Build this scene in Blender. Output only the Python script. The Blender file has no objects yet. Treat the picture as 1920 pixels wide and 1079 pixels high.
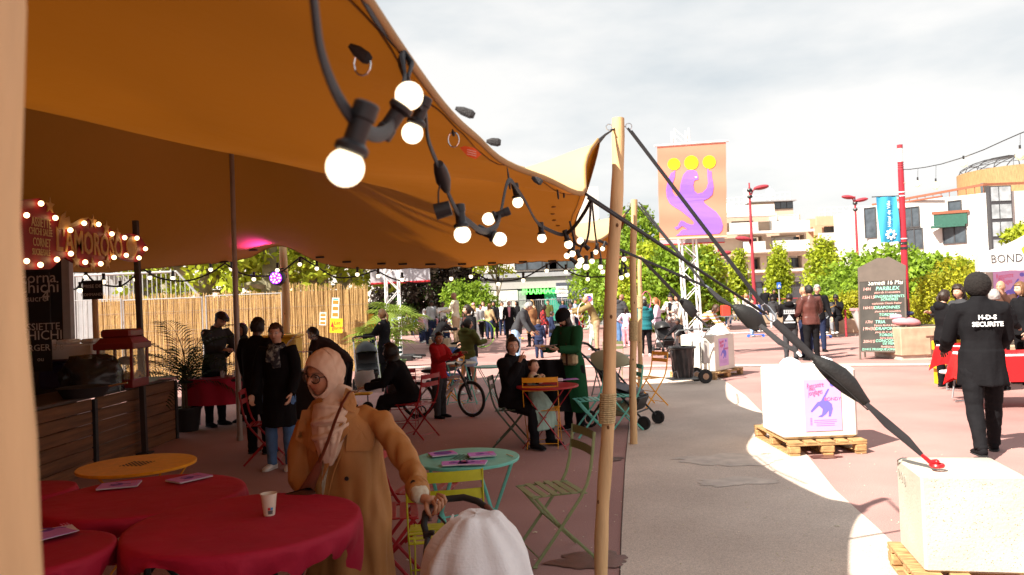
import bpy,math,random
import numpy as np
from mathutils import Vector,Matrix,Euler,noise
R=math.radians
random.seed(7);rng=np.random.default_rng(7)
scene=bpy.context.scene
# ------------------------------------------------------------------ camera
F_PX,CX,CY=1493.0,960.0,539.5
CAM_H=1.7;ROLL=0.04;PITCH=math.atan(26.5/F_PX)
cam=bpy.data.cameras.new('camera');camo=bpy.data.objects.new('camera',cam)
scene.collection.objects.link(camo)
cam.sensor_width=36.0;cam.lens=36.0*F_PX/1920.0
cam.clip_start=0.05;cam.clip_end=3000
camo.location=(0,0,CAM_H)
camo.matrix_world=Matrix.Translation((0,0,CAM_H))@Matrix.Rotation(math.pi/2+PITCH,4,'X')@Matrix.Rotation(-ROLL,4,'Z')
cam.dof.use_dof=True;cam.dof.focus_distance=7.0;cam.dof.aperture_fstop=5.6
scene.camera=camo
# ------------------------------------------------------------------ world, sun, exposure
SUN_EL=R(44);SUN_H=Vector((0.79,0.61,0))
w=bpy.data.worlds.new('World');scene.world=w;w.use_nodes=True
nt=w.node_tree;nt.nodes.clear()
out=nt.nodes.new('ShaderNodeOutputWorld');bg=nt.nodes.new('ShaderNodeBackground')
sky=nt.nodes.new('ShaderNodeTexSky');sky.sky_type='NISHITA';sky.sun_disc=False
sky.sun_elevation=SUN_EL;sky.sun_rotation=math.atan2(-SUN_H.x,-SUN_H.y)
sky.air_density=1.2;sky.dust_density=2.5
tc=nt.nodes.new('ShaderNodeTexCoord');mp=nt.nodes.new('ShaderNodeMapping')
mp.inputs['Scale'].default_value=(1.2,1.2,3.6)
nz=nt.nodes.new('ShaderNodeTexNoise');nz.inputs['Scale'].default_value=1.5;nz.inputs['Detail'].default_value=7
nz.inputs['Roughness'].default_value=0.52
rp=nt.nodes.new('ShaderNodeValToRGB')
rp.color_ramp.elements[0].position=0.40;rp.color_ramp.elements[0].color=(2.85,3.1,3.26,1)
rp.color_ramp.elements[1].position=0.58;rp.color_ramp.elements[1].color=(4.35,4.28,4.16,1)
mx=nt.nodes.new('ShaderNodeMixRGB');mx.inputs['Fac'].default_value=0.95
L=nt.links.new
L(tc.outputs['Generated'],mp.inputs['Vector']);L(mp.outputs['Vector'],nz.inputs['Vector'])
L(nz.outputs['Fac'],rp.inputs['Fac']);L(sky.outputs['Color'],mx.inputs['Color1']);L(rp.outputs['Color'],mx.inputs['Color2'])
L(mx.outputs['Color'],bg.inputs['Color']);bg.inputs['Strength'].default_value=0.078
L(bg.outputs['Background'],out.inputs['Surface'])
sl=bpy.data.lights.new('sun','SUN');sl.energy=4.3;sl.angle=R(0.6);sl.color=(1.0,0.93,0.82)
so=bpy.data.objects.new('sun',sl);scene.collection.objects.link(so)
ld=Vector((SUN_H.x*math.cos(SUN_EL),SUN_H.y*math.cos(SUN_EL),-math.sin(SUN_EL)))
so.rotation_euler=ld.to_track_quat('-Z','Y').to_euler();so.location=(-20,-20,30)
vs=scene.view_settings;vs.view_transform='Standard';vs.look='None';vs.exposure=1.6;vs.gamma=1
scene.render.engine='CYCLES'
# ------------------------------------------------------------------ pixel helpers
_cr,_sr,_cp,_sp=math.cos(ROLL),math.sin(ROLL),math.cos(PITCH),math.sin(PITCH)
def ray(px,py):
 dx,dy=px-CX,py-CY
 u=dx*_cr-dy*_sr;v=dx*_sr+dy*_cr
 return Vector((u,F_PX*_cp+v*_sp,F_PX*_sp-v*_cp))
def P(px,py,Y):
 d=ray(px,py);return Vector((0,0,CAM_H))+d*(Y/d.y)
def PZ(px,py,z):
 d=ray(px,py);return Vector((0,0,CAM_H))+d*((z-CAM_H)/d.z)
def G(px,py):return PZ(px,py,0)
def XZ(px,Y,z=0.0):
 py=566.0
 for _ in range(6):
  p=P(px,py,Y);py+=(p.z-z)/Y*F_PX
 p=P(px,py,Y);return Vector((p.x,Y,z))
def dirz(deg):return R(deg-90)
# ------------------------------------------------------------------ mesh builder
class MB:
 def __init__(s):s.v=[];s.f=[];s.m=[];s.mi=0
 def add(s,vs,fs,mi=None):
  o=len(s.v);s.v+=[tuple(x)for x in vs];s.f+=[tuple(i+o for i in f)for f in fs]
  s.m+=[s.mi if mi is None else mi]*len(fs);return s
 def box(s,c,d,rot=None,mi=None,taper=1.0):
  x,y,z=d[0]/2,d[1]/2,d[2]/2;vs=[]
  for k in(-1,1):
   t=taper if k>0 else 1
   vs+=[Vector((-x*t,-y*t,k*z)),Vector((x*t,-y*t,k*z)),Vector((x*t,y*t,k*z)),Vector((-x*t,y*t,k*z))]
  if rot is not None:
   m=rot if isinstance(rot,Matrix)else Euler(rot).to_matrix();vs=[m@q for q in vs]
  c=Vector(c);vs=[q+c for q in vs]
  return s.add(vs,[(3,2,1,0),(4,5,6,7),(0,1,5,4),(1,2,6,5),(2,3,7,6),(3,0,4,7)],mi)
 def rbox(s,c,d,r=0.01,rot=None,mi=None):
  x,y,z=d[0]/2,d[1]/2,d[2]/2;vs=[];
  prof=[(-z,r),(-z+r,0),(z-r,0),(z,r)]
  rings=[]
  for zz,ins in prof:
   xx,yy=x-ins,y-ins;k=r
   rings.append([(-xx+k,-yy,zz),(xx-k,-yy,zz),(xx,-yy+k,zz),(xx,yy-k,zz),(xx-k,yy,zz),(-xx+k,yy,zz),(-xx,yy-k,zz),(-xx,-yy+k,zz)])
  vs=[Vector(p)for rg in rings for p in rg]
  if rot is not None:
   m=rot if isinstance(rot,Matrix)else Euler(rot).to_matrix();vs=[m@q for q in vs]
  c=Vector(c);vs=[q+c for q in vs];fs=[]
  for i in range(3):
   for j in range(8):
    a=i*8+j;b=i*8+(j+1)%8;fs.append((a,b,b+8,a+8))
  fs.append(tuple(range(7,-1,-1)));fs.append(tuple(range(24,32)))
  return s.add(vs,fs,mi)
 def tube(s,pts,r,n=8,cap=True,mi=None,closed=False,flat=None,up=None):
  pts=[Vector(p)for p in pts];N=len(pts)
  rs=r if isinstance(r,list)else[r]*N
  vs=[];prev=None
  for i,p in enumerate(pts):
   if closed:t=pts[(i+1)%N]-pts[i-1]
   else:t=pts[min(i+1,N-1)]-pts[max(i-1,0)]
   if t.length<1e-9:t=Vector((0,0,1))
   t.normalize()
   if up is not None:a=Vector(up)-t*t.dot(Vector(up))
   elif prev is None:
    a=Vector((0,0,1))if abs(t.z)<0.9 else Vector((0,1,0));a=a-t*a.dot(t)
   else:a=prev-t*prev.dot(t)
   if a.length<1e-6:a=t.orthogonal()
   a.normalize();prev=a;b=t.cross(a)
   ri=rs[i];ra,rb=(ri if isinstance(ri,(tuple,list))else(ri,ri*(flat or 1)))
   for k in range(n):
    an=2*math.pi*(k+.5)/n
    vs.append(p+a*(ra*math.cos(an))+b*(rb*math.sin(an)))
  fs=[]
  for i in range(N if closed else N-1):
   for k in range(n):
    k2=(k+1)%n;j=(i+1)%N
    fs.append((i*n+k,i*n+k2,j*n+k2,j*n+k))
  if cap and not closed:
   fs.append(tuple(range(n-1,-1,-1)));fs.append(tuple((N-1)*n+k for k in range(n)))
  return s.add(vs,fs,mi)
 def lathe(s,prof,c=(0,0,0),n=20,rot=None,mi=None,cap=True,sc=(1,1)):
  m=(rot if isinstance(rot,Matrix)else Euler(rot).to_matrix())if rot is not None else Matrix.Identity(3);c=Vector(c);vs=[]
  for r,z in prof:
   for k in range(n):
    a=2*math.pi*k/n;vs.append(m@Vector((r*math.cos(a)*sc[0],r*math.sin(a)*sc[1],z))+c)
  fs=[(i*n+k,i*n+(k+1)%n,(i+1)*n+(k+1)%n,(i+1)*n+k)for i in range(len(prof)-1)for k in range(n)]
  if cap:
   fs.append(tuple(range(n-1,-1,-1)));fs.append(tuple((len(prof)-1)*n+k for k in range(n)))
  return s.add(vs,fs,mi)
 def ball(s,c,r,n=12,rot=None,mi=None):
  if not isinstance(r,(tuple,list)):r=(r,r,r)
  m=(rot if isinstance(rot,Matrix)else Euler(rot).to_matrix())if rot is not None else Matrix.Identity(3);c=Vector(c)
  h=max(4,n*2//3);vs=[]
  for i in range(h+1):
   th=math.pi*(i+(0.02 if i==0 else-0.02 if i==h else 0))/h
   for k in range(n):
    a=2*math.pi*k/n
    vs.append(m@Vector((r[0]*math.sin(th)*math.cos(a),r[1]*math.sin(th)*math.sin(a),r[2]*math.cos(th)))+c)
  fs=[(i*n+k,(i+1)*n+k,(i+1)*n+(k+1)%n,i*n+(k+1)%n)for i in range(h)for k in range(n)]
  fs.append(tuple(range(n)));fs.append(tuple(h*n+k for k in range(n-1,-1,-1)))
  return s.add(vs,fs,mi)
 def prism(s,poly,h,M4=None,mi=None,y0=0.0):
  n=len(poly);A=sum(poly[i][0]*poly[(i+1)%n][1]-poly[(i+1)%n][0]*poly[i][1]for i in range(n))
  if A<0:poly=poly[::-1]
  vs=[Vector((x,y0,z))for x,z in poly]+[Vector((x,y0+h,z))for x,z in poly]
  if M4 is not None:vs=[M4@q for q in vs]
  fs=[tuple(range(n)),tuple(range(2*n-1,n-1,-1))]+[(i,i+n,(i+1)%n+n,(i+1)%n)for i in range(n)]
  return s.add(vs,fs,mi)
 def quad(s,a,b,c,d,mi=None):return s.add([a,b,c,d],[(0,1,2,3)],mi)
 def grid(s,fn,nu,nv,mi=None,wrap=False):
  vs=[fn(i/(nu if wrap else nu-1),j/(nv-1))for j in range(nv)for i in range(nu)]
  fs=[]
  for j in range(nv-1):
   for i in range(nu if wrap else nu-1):
    i2=(i+1)%nu;fs.append((j*nu+i,j*nu+i2,(j+1)*nu+i2,(j+1)*nu+i))
  return s.add(vs,fs,mi)
 def build(s,name,mat,parent=None,smooth=False,loc=None):
  me=bpy.data.meshes.new(name);me.from_pydata(s.v,[],s.f)
  for m in(mat if isinstance(mat,(list,tuple))else[mat]):me.materials.append(m)
  if any(s.m):me.polygons.foreach_set('material_index',s.m)
  if smooth:
   me.polygons.foreach_set('use_smooth',[True]*len(s.f))
   if smooth!='all':
    try:me.set_sharp_from_angle(angle=R(38))
    except Exception:pass
  me.update()
  o=bpy.data.objects.new(name,me);scene.collection.objects.link(o)
  if parent is not None:o.parent=parent
  if loc is not None:o.location=loc
  return o
def tag(o,label=None,cat=None,group=None,kind=None):
 if label:o['label']=label
 if cat:o['category']=cat
 if group:o['group']=group
 if kind:o['kind']=kind
 return o
def thing(name,label,cat,loc=(0,0,0),rotz=0.0,group=None,rot=None,scale=None):
 o=bpy.data.objects.new(name,None);scene.collection.objects.link(o);o.empty_display_size=.1
 o.location=loc;o.rotation_euler=rot if rot is not None else(0,0,rotz)
 if scale:o.scale=(scale,)*3
 return tag(o,label,cat,group)
def kids(o):return[c for c in bpy.data.objects if c.parent==o]
def dup(root,loc,rotz=0.0,label=None,group=None,scale=None,rot=None,mat=None):
 def cp(o,par):
  c=o.copy();scene.collection.objects.link(c);c.parent=par
  if mat and o.type=='MESH' and o.data.materials and o.data.materials[0]in mat:
   key=(o.data.name,mat[o.data.materials[0]].name)
   if key not in _mc:
    me=o.data.copy();me.materials[0]=mat[o.data.materials[0]];_mc[key]=me
   c.data=_mc[key]
  for ch in KIDS.get(o.name,kids(o)):cp(ch,c)
  return c
 if root.name not in KIDS:
  for o in[root]+list(kids(root)):KIDS[o.name]=kids(o)
 r=cp(root,None);r.location=loc;r.rotation_euler=rot if rot is not None else(0,0,rotz)
 if scale:r.scale=(scale,)*3
 if label:r['label']=label
 if group:r['group']=group
 return r
KIDS={};_mc={}
# ------------------------------------------------------------------ materials
_mats={}
def mat(name,col,rough=0.7,var=0.12,vscale=6.0,bump=0.0,bscale=60.0,metal=0.0,spec=0.4,trans=0.0,tcol=None,emit=0.0,ecol=None,stretch=None,coat=0.0,detail=5,obj=True,alpha=None):
 if name in _mats:return _mats[name]
 m=bpy.data.materials.new(name);m.use_nodes=True;t=m.node_tree;N=t.nodes;b=N['Principled BSDF'];K=t.links.new
 b.inputs['Roughness'].default_value=rough;b.inputs['Metallic'].default_value=metal
 b.inputs['Specular IOR Level'].default_value=spec;b.inputs['Coat Weight'].default_value=coat
 co=N.new('ShaderNodeTexCoord');mpn=N.new('ShaderNodeMapping');K(co.outputs['Object'],mpn.inputs['Vector'])
 if stretch:mpn.inputs['Scale'].default_value=stretch
 n1=N.new('ShaderNodeTexNoise');n1.inputs['Scale'].default_value=vscale;n1.inputs['Detail'].default_value=detail
 K(mpn.outputs['Vector'],n1.inputs['Vector'])
 cr=N.new('ShaderNodeValToRGB');e=cr.color_ramp.elements
 e[0].position=.3;e[1].position=.7
 e[0].color=tuple(max(0,c*(1-var))for c in col)+(1,);e[1].color=tuple(min(1,c*(1+var))for c in col)+(1,)
 K(n1.outputs['Fac'],cr.inputs['Fac']);K(cr.outputs['Color'],b.inputs['Base Color'])
 if bump:
  n2=N.new('ShaderNodeTexNoise');n2.inputs['Scale'].default_value=bscale;n2.inputs['Detail'].default_value=4
  K(mpn.outputs['Vector'],n2.inputs['Vector']);bp=N.new('ShaderNodeBump');bp.inputs['Strength'].default_value=min(1,bump)
  bp.inputs['Distance'].default_value=0.01;K(n2.outputs['Fac'],bp.inputs['Height']);K(bp.outputs['Normal'],b.inputs['Normal'])
 if emit:
  b.inputs['Emission Color'].default_value=tuple(ecol or col)+(1,);b.inputs['Emission Strength'].default_value=emit
 if alpha is not None:
  b.inputs['Transmission Weight'].default_value=1.0;b.inputs['IOR'].default_value=1.02
 if trans:
  tr=N.new('ShaderNodeBsdfTranslucent');ms=N.new('ShaderNodeMixShader');ms.inputs['Fac'].default_value=trans
  if tcol:tr.inputs['Color'].default_value=tuple(tcol)+(1,)
  else:K(cr.outputs['Color'],tr.inputs['Color'])
  o=N['Material Output'];K(b.outputs['BSDF'],ms.inputs[1]);K(tr.outputs['BSDF'],ms.inputs[2]);K(ms.outputs['Shader'],o.inputs['Surface'])
 _mats[name]=m;return m
def glass(name,tint=(.9,.95,.95),mixf=0.25):
 if name in _mats:return _mats[name]
 m=bpy.data.materials.new(name);m.use_nodes=True;t=m.node_tree;N=t.nodes;K=t.links.new
 b=N['Principled BSDF'];b.inputs['Base Color'].default_value=tuple(tint)+(1,);b.inputs['Roughness'].default_value=.08
 tr=N.new('ShaderNodeBsdfTransparent');tr.inputs['Color'].default_value=tuple(tint)+(1,);ms=N.new('ShaderNodeMixShader');ms.inputs[0].default_value=mixf
 K(tr.outputs[0],ms.inputs[1]);K(b.outputs[0],ms.inputs[2]);K(ms.outputs[0],N['Material Output'].inputs['Surface'])
 _mats[name]=m;return m
TEXTS=[]
def text(parent,s,size,loc,rot,m,name='lettering',align='CENTER',ext=0.001,sx=1.0,shear=0.0,bold=0.0):
 c=bpy.data.curves.new(name,'FONT');c.body=s;c.size=size;c.align_x=align;c.align_y='CENTER';c.extrude=ext;c.shear=shear;c.offset=bold
 c.resolution_u=2;c.materials.append(m);o=bpy.data.objects.new(name,c);scene.collection.objects.link(o)
 o.parent=parent;o.location=loc;o.rotation_euler=rot;o.scale=(sx,1,1);TEXTS.append(o);return o
def sag(a,b,drop,n=14):
 a,b=Vector(a),Vector(b)
 return[a.lerp(b,i/n)-Vector((0,0,drop*4*(i/n)*(1-i/n)))for i in range(n+1)]
WOODP=mat('pole_wood',(.62,.40,.2),.6,.22,3.0,.25,30,stretch=(6,6,.7))
METAL=mat('grey_metal',(.42,.43,.45),.35,.1,metal=.8)
WHITEM=mat('white_metal',(.78,.78,.78),.4,.05)
BLACK=mat('black_plastic',(.018,.017,.018),.45,.2)
RUBBER=mat('rubber',(.02,.02,.021),.8,.2)
STRAP=mat('black_webbing',(.022,.02,.022),.62,.2,bump=.3,bscale=300)
CHROME=mat('chrome',(.7,.7,.72),.2,.05,metal=1)
#  GROUND
def ground_mat(name,c1,c2,c3,sc=0.6,bump=.25,stain=None):
 m=bpy.data.materials.new(name);m.use_nodes=True;t=m.node_tree;N=t.nodes;K=t.links.new;b=N['Principled BSDF']
 b.inputs['Roughness'].default_value=.88;b.inputs['Specular IOR Level'].default_value=.25
 co=N.new('ShaderNodeTexCoord')
 def nz(s,d=5,r=.6):
  n=N.new('ShaderNodeTexNoise');n.inputs['Scale'].default_value=s;n.inputs['Detail'].default_value=d;n.inputs['Roughness'].default_value=r
  K(co.outputs['Object'],n.inputs['Vector']);return n
 a=nz(sc);r1=N.new('ShaderNodeValToRGB');r1.color_ramp.elements[0].color=c1+(1,);r1.color_ramp.elements[1].color=c2+(1,)
 r1.color_ramp.elements[0].position=.32;r1.color_ramp.elements[1].position=.68
 K(a.outputs['Fac'],r1.inputs['Fac'])
 g=nz(120,3,.9);r2=N.new('ShaderNodeValToRGB');r2.color_ramp.elements[0].position=.35;r2.color_ramp.elements[1].position=.75
 r2.color_ramp.elements[0].color=(.55,.55,.55,1);r2.color_ramp.elements[1].color=(1.35,1.33,1.3,1);K(g.outputs['Fac'],r2.inputs['Fac'])
 mm=N.new('ShaderNodeMixRGB');mm.blend_type='MULTIPLY';mm.inputs[0].default_value=.95;K(r1.outputs[0],mm.inputs[1]);K(r2.outputs[0],mm.inputs[2])
 v2=nz(.35,3,.5);q2=N.new('ShaderNodeValToRGB');q2.color_ramp.elements[0].color=(.86,.85,.86,1);q2.color_ramp.elements[1].color=(1.1,1.1,1.1,1);q2.color_ramp.elements[0].position=.35;q2.color_ramp.elements[1].position=.65;K(v2.outputs['Fac'],q2.inputs[0]);m3=N.new('ShaderNodeMixRGB');m3.blend_type='MULTIPLY';m3.inputs[0].default_value=1;K(mm.outputs[0],m3.inputs[1]);K(q2.outputs[0],m3.inputs[2]);mm=m3
 s=nz(2.3,6,.72);r3=N.new('ShaderNodeValToRGB');r3.color_ramp.elements[0].position=.66;r3.color_ramp.elements[1].position=.74
 r3.color_ramp.elements[0].color=(0,0,0,1);r3.color_ramp.elements[1].color=(.5,.5,.5,1);K(s.outputs['Fac'],r3.inputs['Fac'])
 m2=N.new('ShaderNodeMixRGB');K(r3.outputs[0],m2.inputs[0]);K(mm.outputs[0],m2.inputs[1]);m2.inputs[2].default_value=c3+(1,)
 K(m2.outputs[0],b.inputs['Base Color'])
 bp=N.new('ShaderNodeBump');bp.inputs['Strength'].default_value=bump;bp.inputs['Distance'].default_value=.01;K(g.outputs['Fac'],bp.inputs['Height']);K(bp.outputs[0],b.inputs['Normal'])
 return m
RED_ASPH=ground_mat('red_asphalt',(.37,.205,.188),(.46,.268,.245),(.22,.12,.11))
CONC=ground_mat('path_concrete',(.60,.49,.415),(.71,.59,.505),(.44,.36,.30),1.1)
PALE=ground_mat('pale_kerb_stone',(.5,.42,.38),(.58,.5,.45),(.4,.33,.3),1.5)
ASPH=ground_mat('grey_asphalt',(.10,.10,.10),(.14,.14,.14),(.07,.07,.07))
mb=MB();mb.grid(lambda u,v:(-900+1800*u,-300+1500*v,0),10,10)
tag(mb.build('ground',RED_ASPH),kind='structure')
def sheet(name,pix,m,z):
 pts=[PZ(x,y,z)for x,y in pix];c=MB();c.add(pts,[tuple(range(len(pts)-1,-1,-1))])
 o=c.build(name,m);tag(o,kind='structure')
 if o.data.polygons[0].normal.z<0:o.data.flip_normals()
 return o
sheet('path',[(1156,1500),(1160,1150),(1165,1000),(1172,870),(1180,790),(1188,720),(1192,694),(1330,694),(1398,742),(1440,785),(1515,855),(1566,919),(1640,985),(1720,1060),(1800,1150),(2250,1500)],CONC,.004)
a=[G(1156,1500),G(1160,1150),G(1165,1000),G(1172,870),G(1180,790),G(1188,720)]
mb=MB();mb.tube([p+Vector((0,0,.004))for p in a],.004,6,flat=1);tag(mb.build('path_joint',mat('joint',(.09,.06,.05),.9)),kind='structure')
def strip(name,p0,p1,w,z,m):
 a,b=G(*p0),G(*p1);d=(b-a).normalized();n=Vector((-d.y,d.x,0))*w/2;a=a-d*6;b=b+d*8
 c=MB();c.add([a-n+Vector((0,0,z)),b-n+Vector((0,0,z)),b+n+Vector((0,0,z)),a+n+Vector((0,0,z))],[(0,1,2,3)])
 return tag(c.build(name,m),kind='structure')
strip('kerb',(880,689),(1820,684),.55,.012,PALE)
strip('paving_strip',(1060,612),(1500,600),.8,.012,PALE)
c=MB();c.add([(-120,50,.006),(160,50,.006),(160,57,.006),(-120,57,.006)],[(0,1,2,3)]);tag(c.build('road',ASPH),kind='structure')
def stain(name,px,py,rx,ry,m,label,seed=0,group=None):
 r=random.Random(seed);c0=G(px,py);pts=[]
 for k in range(40):
  a=2*math.pi*k/40;q=1+.5*noise.noise(Vector((math.cos(a)*1.4,math.sin(a)*1.4,seed)))+.3*noise.noise(Vector((math.cos(a)*4,math.sin(a)*4,seed)))
  pts.append(Vector((rx*q*math.cos(a),ry*q*math.sin(a),.0035)))
 c=MB();c.add(pts,[tuple(range(40))]);o=c.build(name,m,loc=(c0.x,c0.y,.004));return tag(o,kind='stuff',label=label,group=group)
WET=mat('wet_asphalt',(.13,.055,.05),.3,.3,9,.2,120)
WETC=mat('damp_concrete',(.48,.40,.34),.6,.2,6,.3,150)
stain('puddle',1110,1052,.26,.17,WET,'dark wet patch on the red asphalt beside the front wooden pole',1)
stain('puddle',1148,862,.12,.12,WET,'small damp patch on red asphalt right of the front pole',2)
stain('puddle',1365,862,.55,.3,WETC,'broad damp oval on the grey path',3)
stain('puddle',1375,905,.32,.18,WETC,'smaller damp patch on the grey path below the broad one',4)
stain('puddle',1545,858,.18,.08,WET,'dark leak stain under the front edge of the poster block pallet',5)
lit=mat('litter',(.7,.62,.45),.8,.3,30)
for i,(px,py,lb)in enumerate([(766,1052,'yellowish food crumb on the asphalt below the red chair'),(1006,838,'crushed foil scrap under the orange chair'),(1003,1000,'pale paper scrap on the asphalt near the olive chair foot'),(830,789,'dark leaf scrap behind the turquoise table'),(1570,988,'brown leaf on the grey path by the front block')]):
 c=MB();c.grid(lambda u,v:((u-.5)*.035,(v-.5)*.02,.008+.01*noise.noise(Vector((u*3+i,v*3,0)))),5,4)
 g=G(px,py);tag(c.build('litter_scrap',lit,loc=(g.x,g.y,0)),lb,'litter')
gr=MB()
for k in range(420):
 px=rng.uniform(760,1900);py=rng.uniform(800,1075);g=G(px,py);s=rng.uniform(.001,.0035)
 gr.box((g.x,g.y,s+.004),(s*2,s*3,s),(0,0,rng.uniform(0,3)))
tag(gr.build('grit',lit),kind='stuff',label='fine pale grit and crumbs scattered on the ground')
#  TREES
def leafmat(name,c,v=.45):
 if name in _mats:return _mats[name]
 m=bpy.data.materials.new(name);m.use_nodes=True;t=m.node_tree;N=t.nodes;K=t.links.new;b=N['Principled BSDF']
 b.inputs['Roughness'].default_value=.55;b.inputs['Specular IOR Level'].default_value=.25
 at=N.new('ShaderNodeAttribute');at.attribute_name='tone'
 cr=N.new('ShaderNodeValToRGB');e=cr.color_ramp.elements;e[0].color=(c[0]*(1-v),c[1]*(1-v),c[2]*(1-v),1);e[1].color=(min(1,c[0]*(1+v*1.2)),min(1,c[1]*(1+v)),c[2],1)
 K(at.outputs['Fac'],cr.inputs[0]);K(cr.outputs[0],b.inputs['Base Color'])
 tr=N.new('ShaderNodeBsdfTranslucent');K(cr.outputs[0],tr.inputs[0]);ms=N.new('ShaderNodeMixShader');ms.inputs[0].default_value=.38
 K(b.outputs[0],ms.inputs[1]);K(tr.outputs[0],ms.inputs[2]);K(ms.outputs[0],N['Material Output'].inputs[0]);_mats[name]=m;return m
BARK=mat('bark',(.19,.15,.10),.85,.35,4,.5,14,stretch=(3,3,.8))
BARKP=mat('plane_tree_bark',(.28,.25,.15),.8,.45,3.2,.4,12)
LEAF_B=leafmat('bright_leaves',(.33,.40,.035));LEAF_M=leafmat('green_leaves',(.20,.32,.035));LEAF_D=leafmat('purple_leaves',(.028,.02,.018))
LEAF_Y=leafmat('yellow_green_leaves',(.36,.37,.03));LEAF_K=leafmat('dark_green_leaves',(.06,.12,.025))
def leaves(n,blobs,ls,seed=0,clump=.5):
 r=np.random.default_rng(seed);vol=np.array([b[3]*b[4]*b[5]for b in blobs])**.75;vol=vol/vol.sum()
 nc=max(12,n//14);which=r.choice(len(blobs),nc,p=vol);B=np.array(blobs)[which]
 d=r.normal(size=(nc,3));d/=np.linalg.norm(d,axis=1)[:,None];rad=r.uniform(.35,1.0,nc)**.55
 rad*=1+.16*np.sin(d[:,0]*5+seed)*np.cos(d[:,2]*6+d[:,1]*4)
 cc=B[:,:3]+d*B[:,3:]*rad[:,None];ctone=r.uniform(0,1,nc)
 idx=r.integers(0,nc,n);pos=cc[idx]+r.normal(size=(n,3))*clump*ls*2.6
 a=r.normal(size=(n,3));a/=np.linalg.norm(a,axis=1)[:,None];b=np.cross(a,r.normal(size=(n,3)));b/=np.linalg.norm(b,axis=1)[:,None]+1e-9
 s=ls*r.uniform(.6,1.35,n)[:,None]
 q=np.stack([pos-a*s,pos+b*s*.55,pos+a*s,pos-b*s*.55],1).reshape(-1,3)
 tone=np.clip(.55*ctone[idx]+.45*r.uniform(0,1,n),0,1)
 return q,tone
def leafmesh(name,q,tone,m,parent,loc=None):
 n=len(q)//4;me=bpy.data.meshes.new(name);me.vertices.add(len(q));me.vertices.foreach_set('co',q.astype('f').ravel())
 me.loops.add(len(q));me.loops.foreach_set('vertex_index',np.arange(len(q),dtype='i'));me.polygons.add(n)
 me.polygons.foreach_set('loop_start',np.arange(0,len(q),4,dtype='i'));me.polygons.foreach_set('loop_total',np.full(n,4,'i'))
 at=me.attributes.new('tone','FLOAT','FACE');at.data.foreach_set('value',tone.astype('f'))
 me.materials.append(m);me.update();me.validate();o=bpy.data.objects.new(name,me);scene.collection.objects.link(o);o.parent=parent
 if loc is not None:o.location=loc
 return o
def tree(name,label,loc,h,tr,blobs,leaf,n,ls,bark=BARK,group=None,seed=0,cat='tree',forks=5,lean=0,th=None,sc=1):
 t=thing(name,label,cat,loc,group=group);r=random.Random(seed);mb=MB()
 th=th or h*.55;path=[(lean*th*k/6+r.uniform(-.04,.04)*h*.3*(k>0),r.uniform(-.03,.03)*h*.3*(k>0),th*k/6)for k in range(7)]
 mb.tube(path,[tr*(1.25 if k==0 else 1-k*.09)for k in range(7)],10)
 for k in range(forks):
  bl=blobs[k%len(blobs)];e=Vector((bl[0]+r.uniform(-.5,.5)*bl[3],bl[1]+r.uniform(-.5,.5)*bl[4],bl[2]+r.uniform(-.3,.4)*bl[5]))
  s=Vector(path[r.choice((3,4,5,6))]);mid=s.lerp(e,.5)+Vector((r.uniform(-.2,.2),r.uniform(-.2,.2),.1))*h*.1
  mb.tube([s,mid,e],[tr*.5,tr*.3,tr*.08],6)
 mb.build('trunk',bark,t,smooth=True)
 q,tone=leaves(n,blobs,ls,seed);leafmesh('crown',q,tone,leaf,t);t.scale=(sc,)*3;return t
def bush(name,label,loc,blobs,leaf,n,ls,seed=0,group=None,cat='bush',sc=1):
 t=thing(name,label,cat,loc,group=group);mb=MB();r=random.Random(seed)
 for bl in blobs:
  for k in range(3):mb.tube([(bl[0]*.3+r.uniform(-.1,.1),bl[1]*.3,0),(bl[0]*.7,bl[1]*.7,bl[2]*.5),(bl[0]+r.uniform(-.4,.4)*bl[3],bl[1],bl[2]+bl[5]*.3)],[.05,.035,.01],5)
 mb.build('stem',BARK,t);q,tone=leaves(n,blobs,ls,seed);q[:,2]=np.maximum(q[:,2],.02);leafmesh('foliage',q,tone,leaf,t);t.scale=(sc,)*3;return t
for i,(px,Y,rr,ln,lb)in enumerate([(385,26,.34,.02,'plane tree with thick mottled trunk left of the metal tent mast'),(508,25,.4,.05,'plane tree with broad forked trunk behind the purple spotlight'),(455,31,.22,-.03,'slim plane tree just right of the metal tent mast'),(600,28,.26,.06,'leaning plane tree behind the right end of the reed fence'),(318,30,.26,0,'plane tree behind the grey stair railing'),(655,30,.2,-.08,'thin plane tree next to the white banner back'),(560,33,.24,.03,'plane tree trunk right of the purple spotlight')]):
 g=XZ(px,Y);bl=[(random.Random(i*9+k).uniform(-2.6,2.6),random.Random(i*5+k).uniform(-2,2),random.Random(i+k*3).uniform(3.6,6.6),1.9,1.7,1.3)for k in range(7)]+[(-1.4,-.6,2.6,1.1,.9,.8),(1.5,-.4,2.9,1.2,.9,.7)]
 tree('plane_tree',lb,g,8,rr,bl,LEAF_B,5200,.13,BARKP,'plane trees behind the reed fence',30+i,lean=ln,forks=8,th=5)
tree('purple_plum_tree','dark purple leaved tree behind the children beside the truss mast',XZ(812,50),5,.2,[(0,0,2.1,1.7,1.3,1.6),(-1.2,0,1.6,1.2,1,1.4),(1.1,0,1.8,.9,1,1.2),(.4,0,3.4,1.6,1.2,1.1)],LEAF_D,11000,.09,seed=3,sc=1.6)
bush('clipped_hedge','dark green hedge behind the truss mast left of the purple tree',XZ(722,50),[(-1,0,.7,1.2,.8,.85),(.6,0,.7,1.1,.8,.8),(1.9,.3,1.3,.9,.8,1.3)],LEAF_K,8000,.07,4,sc=1.55)
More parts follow.
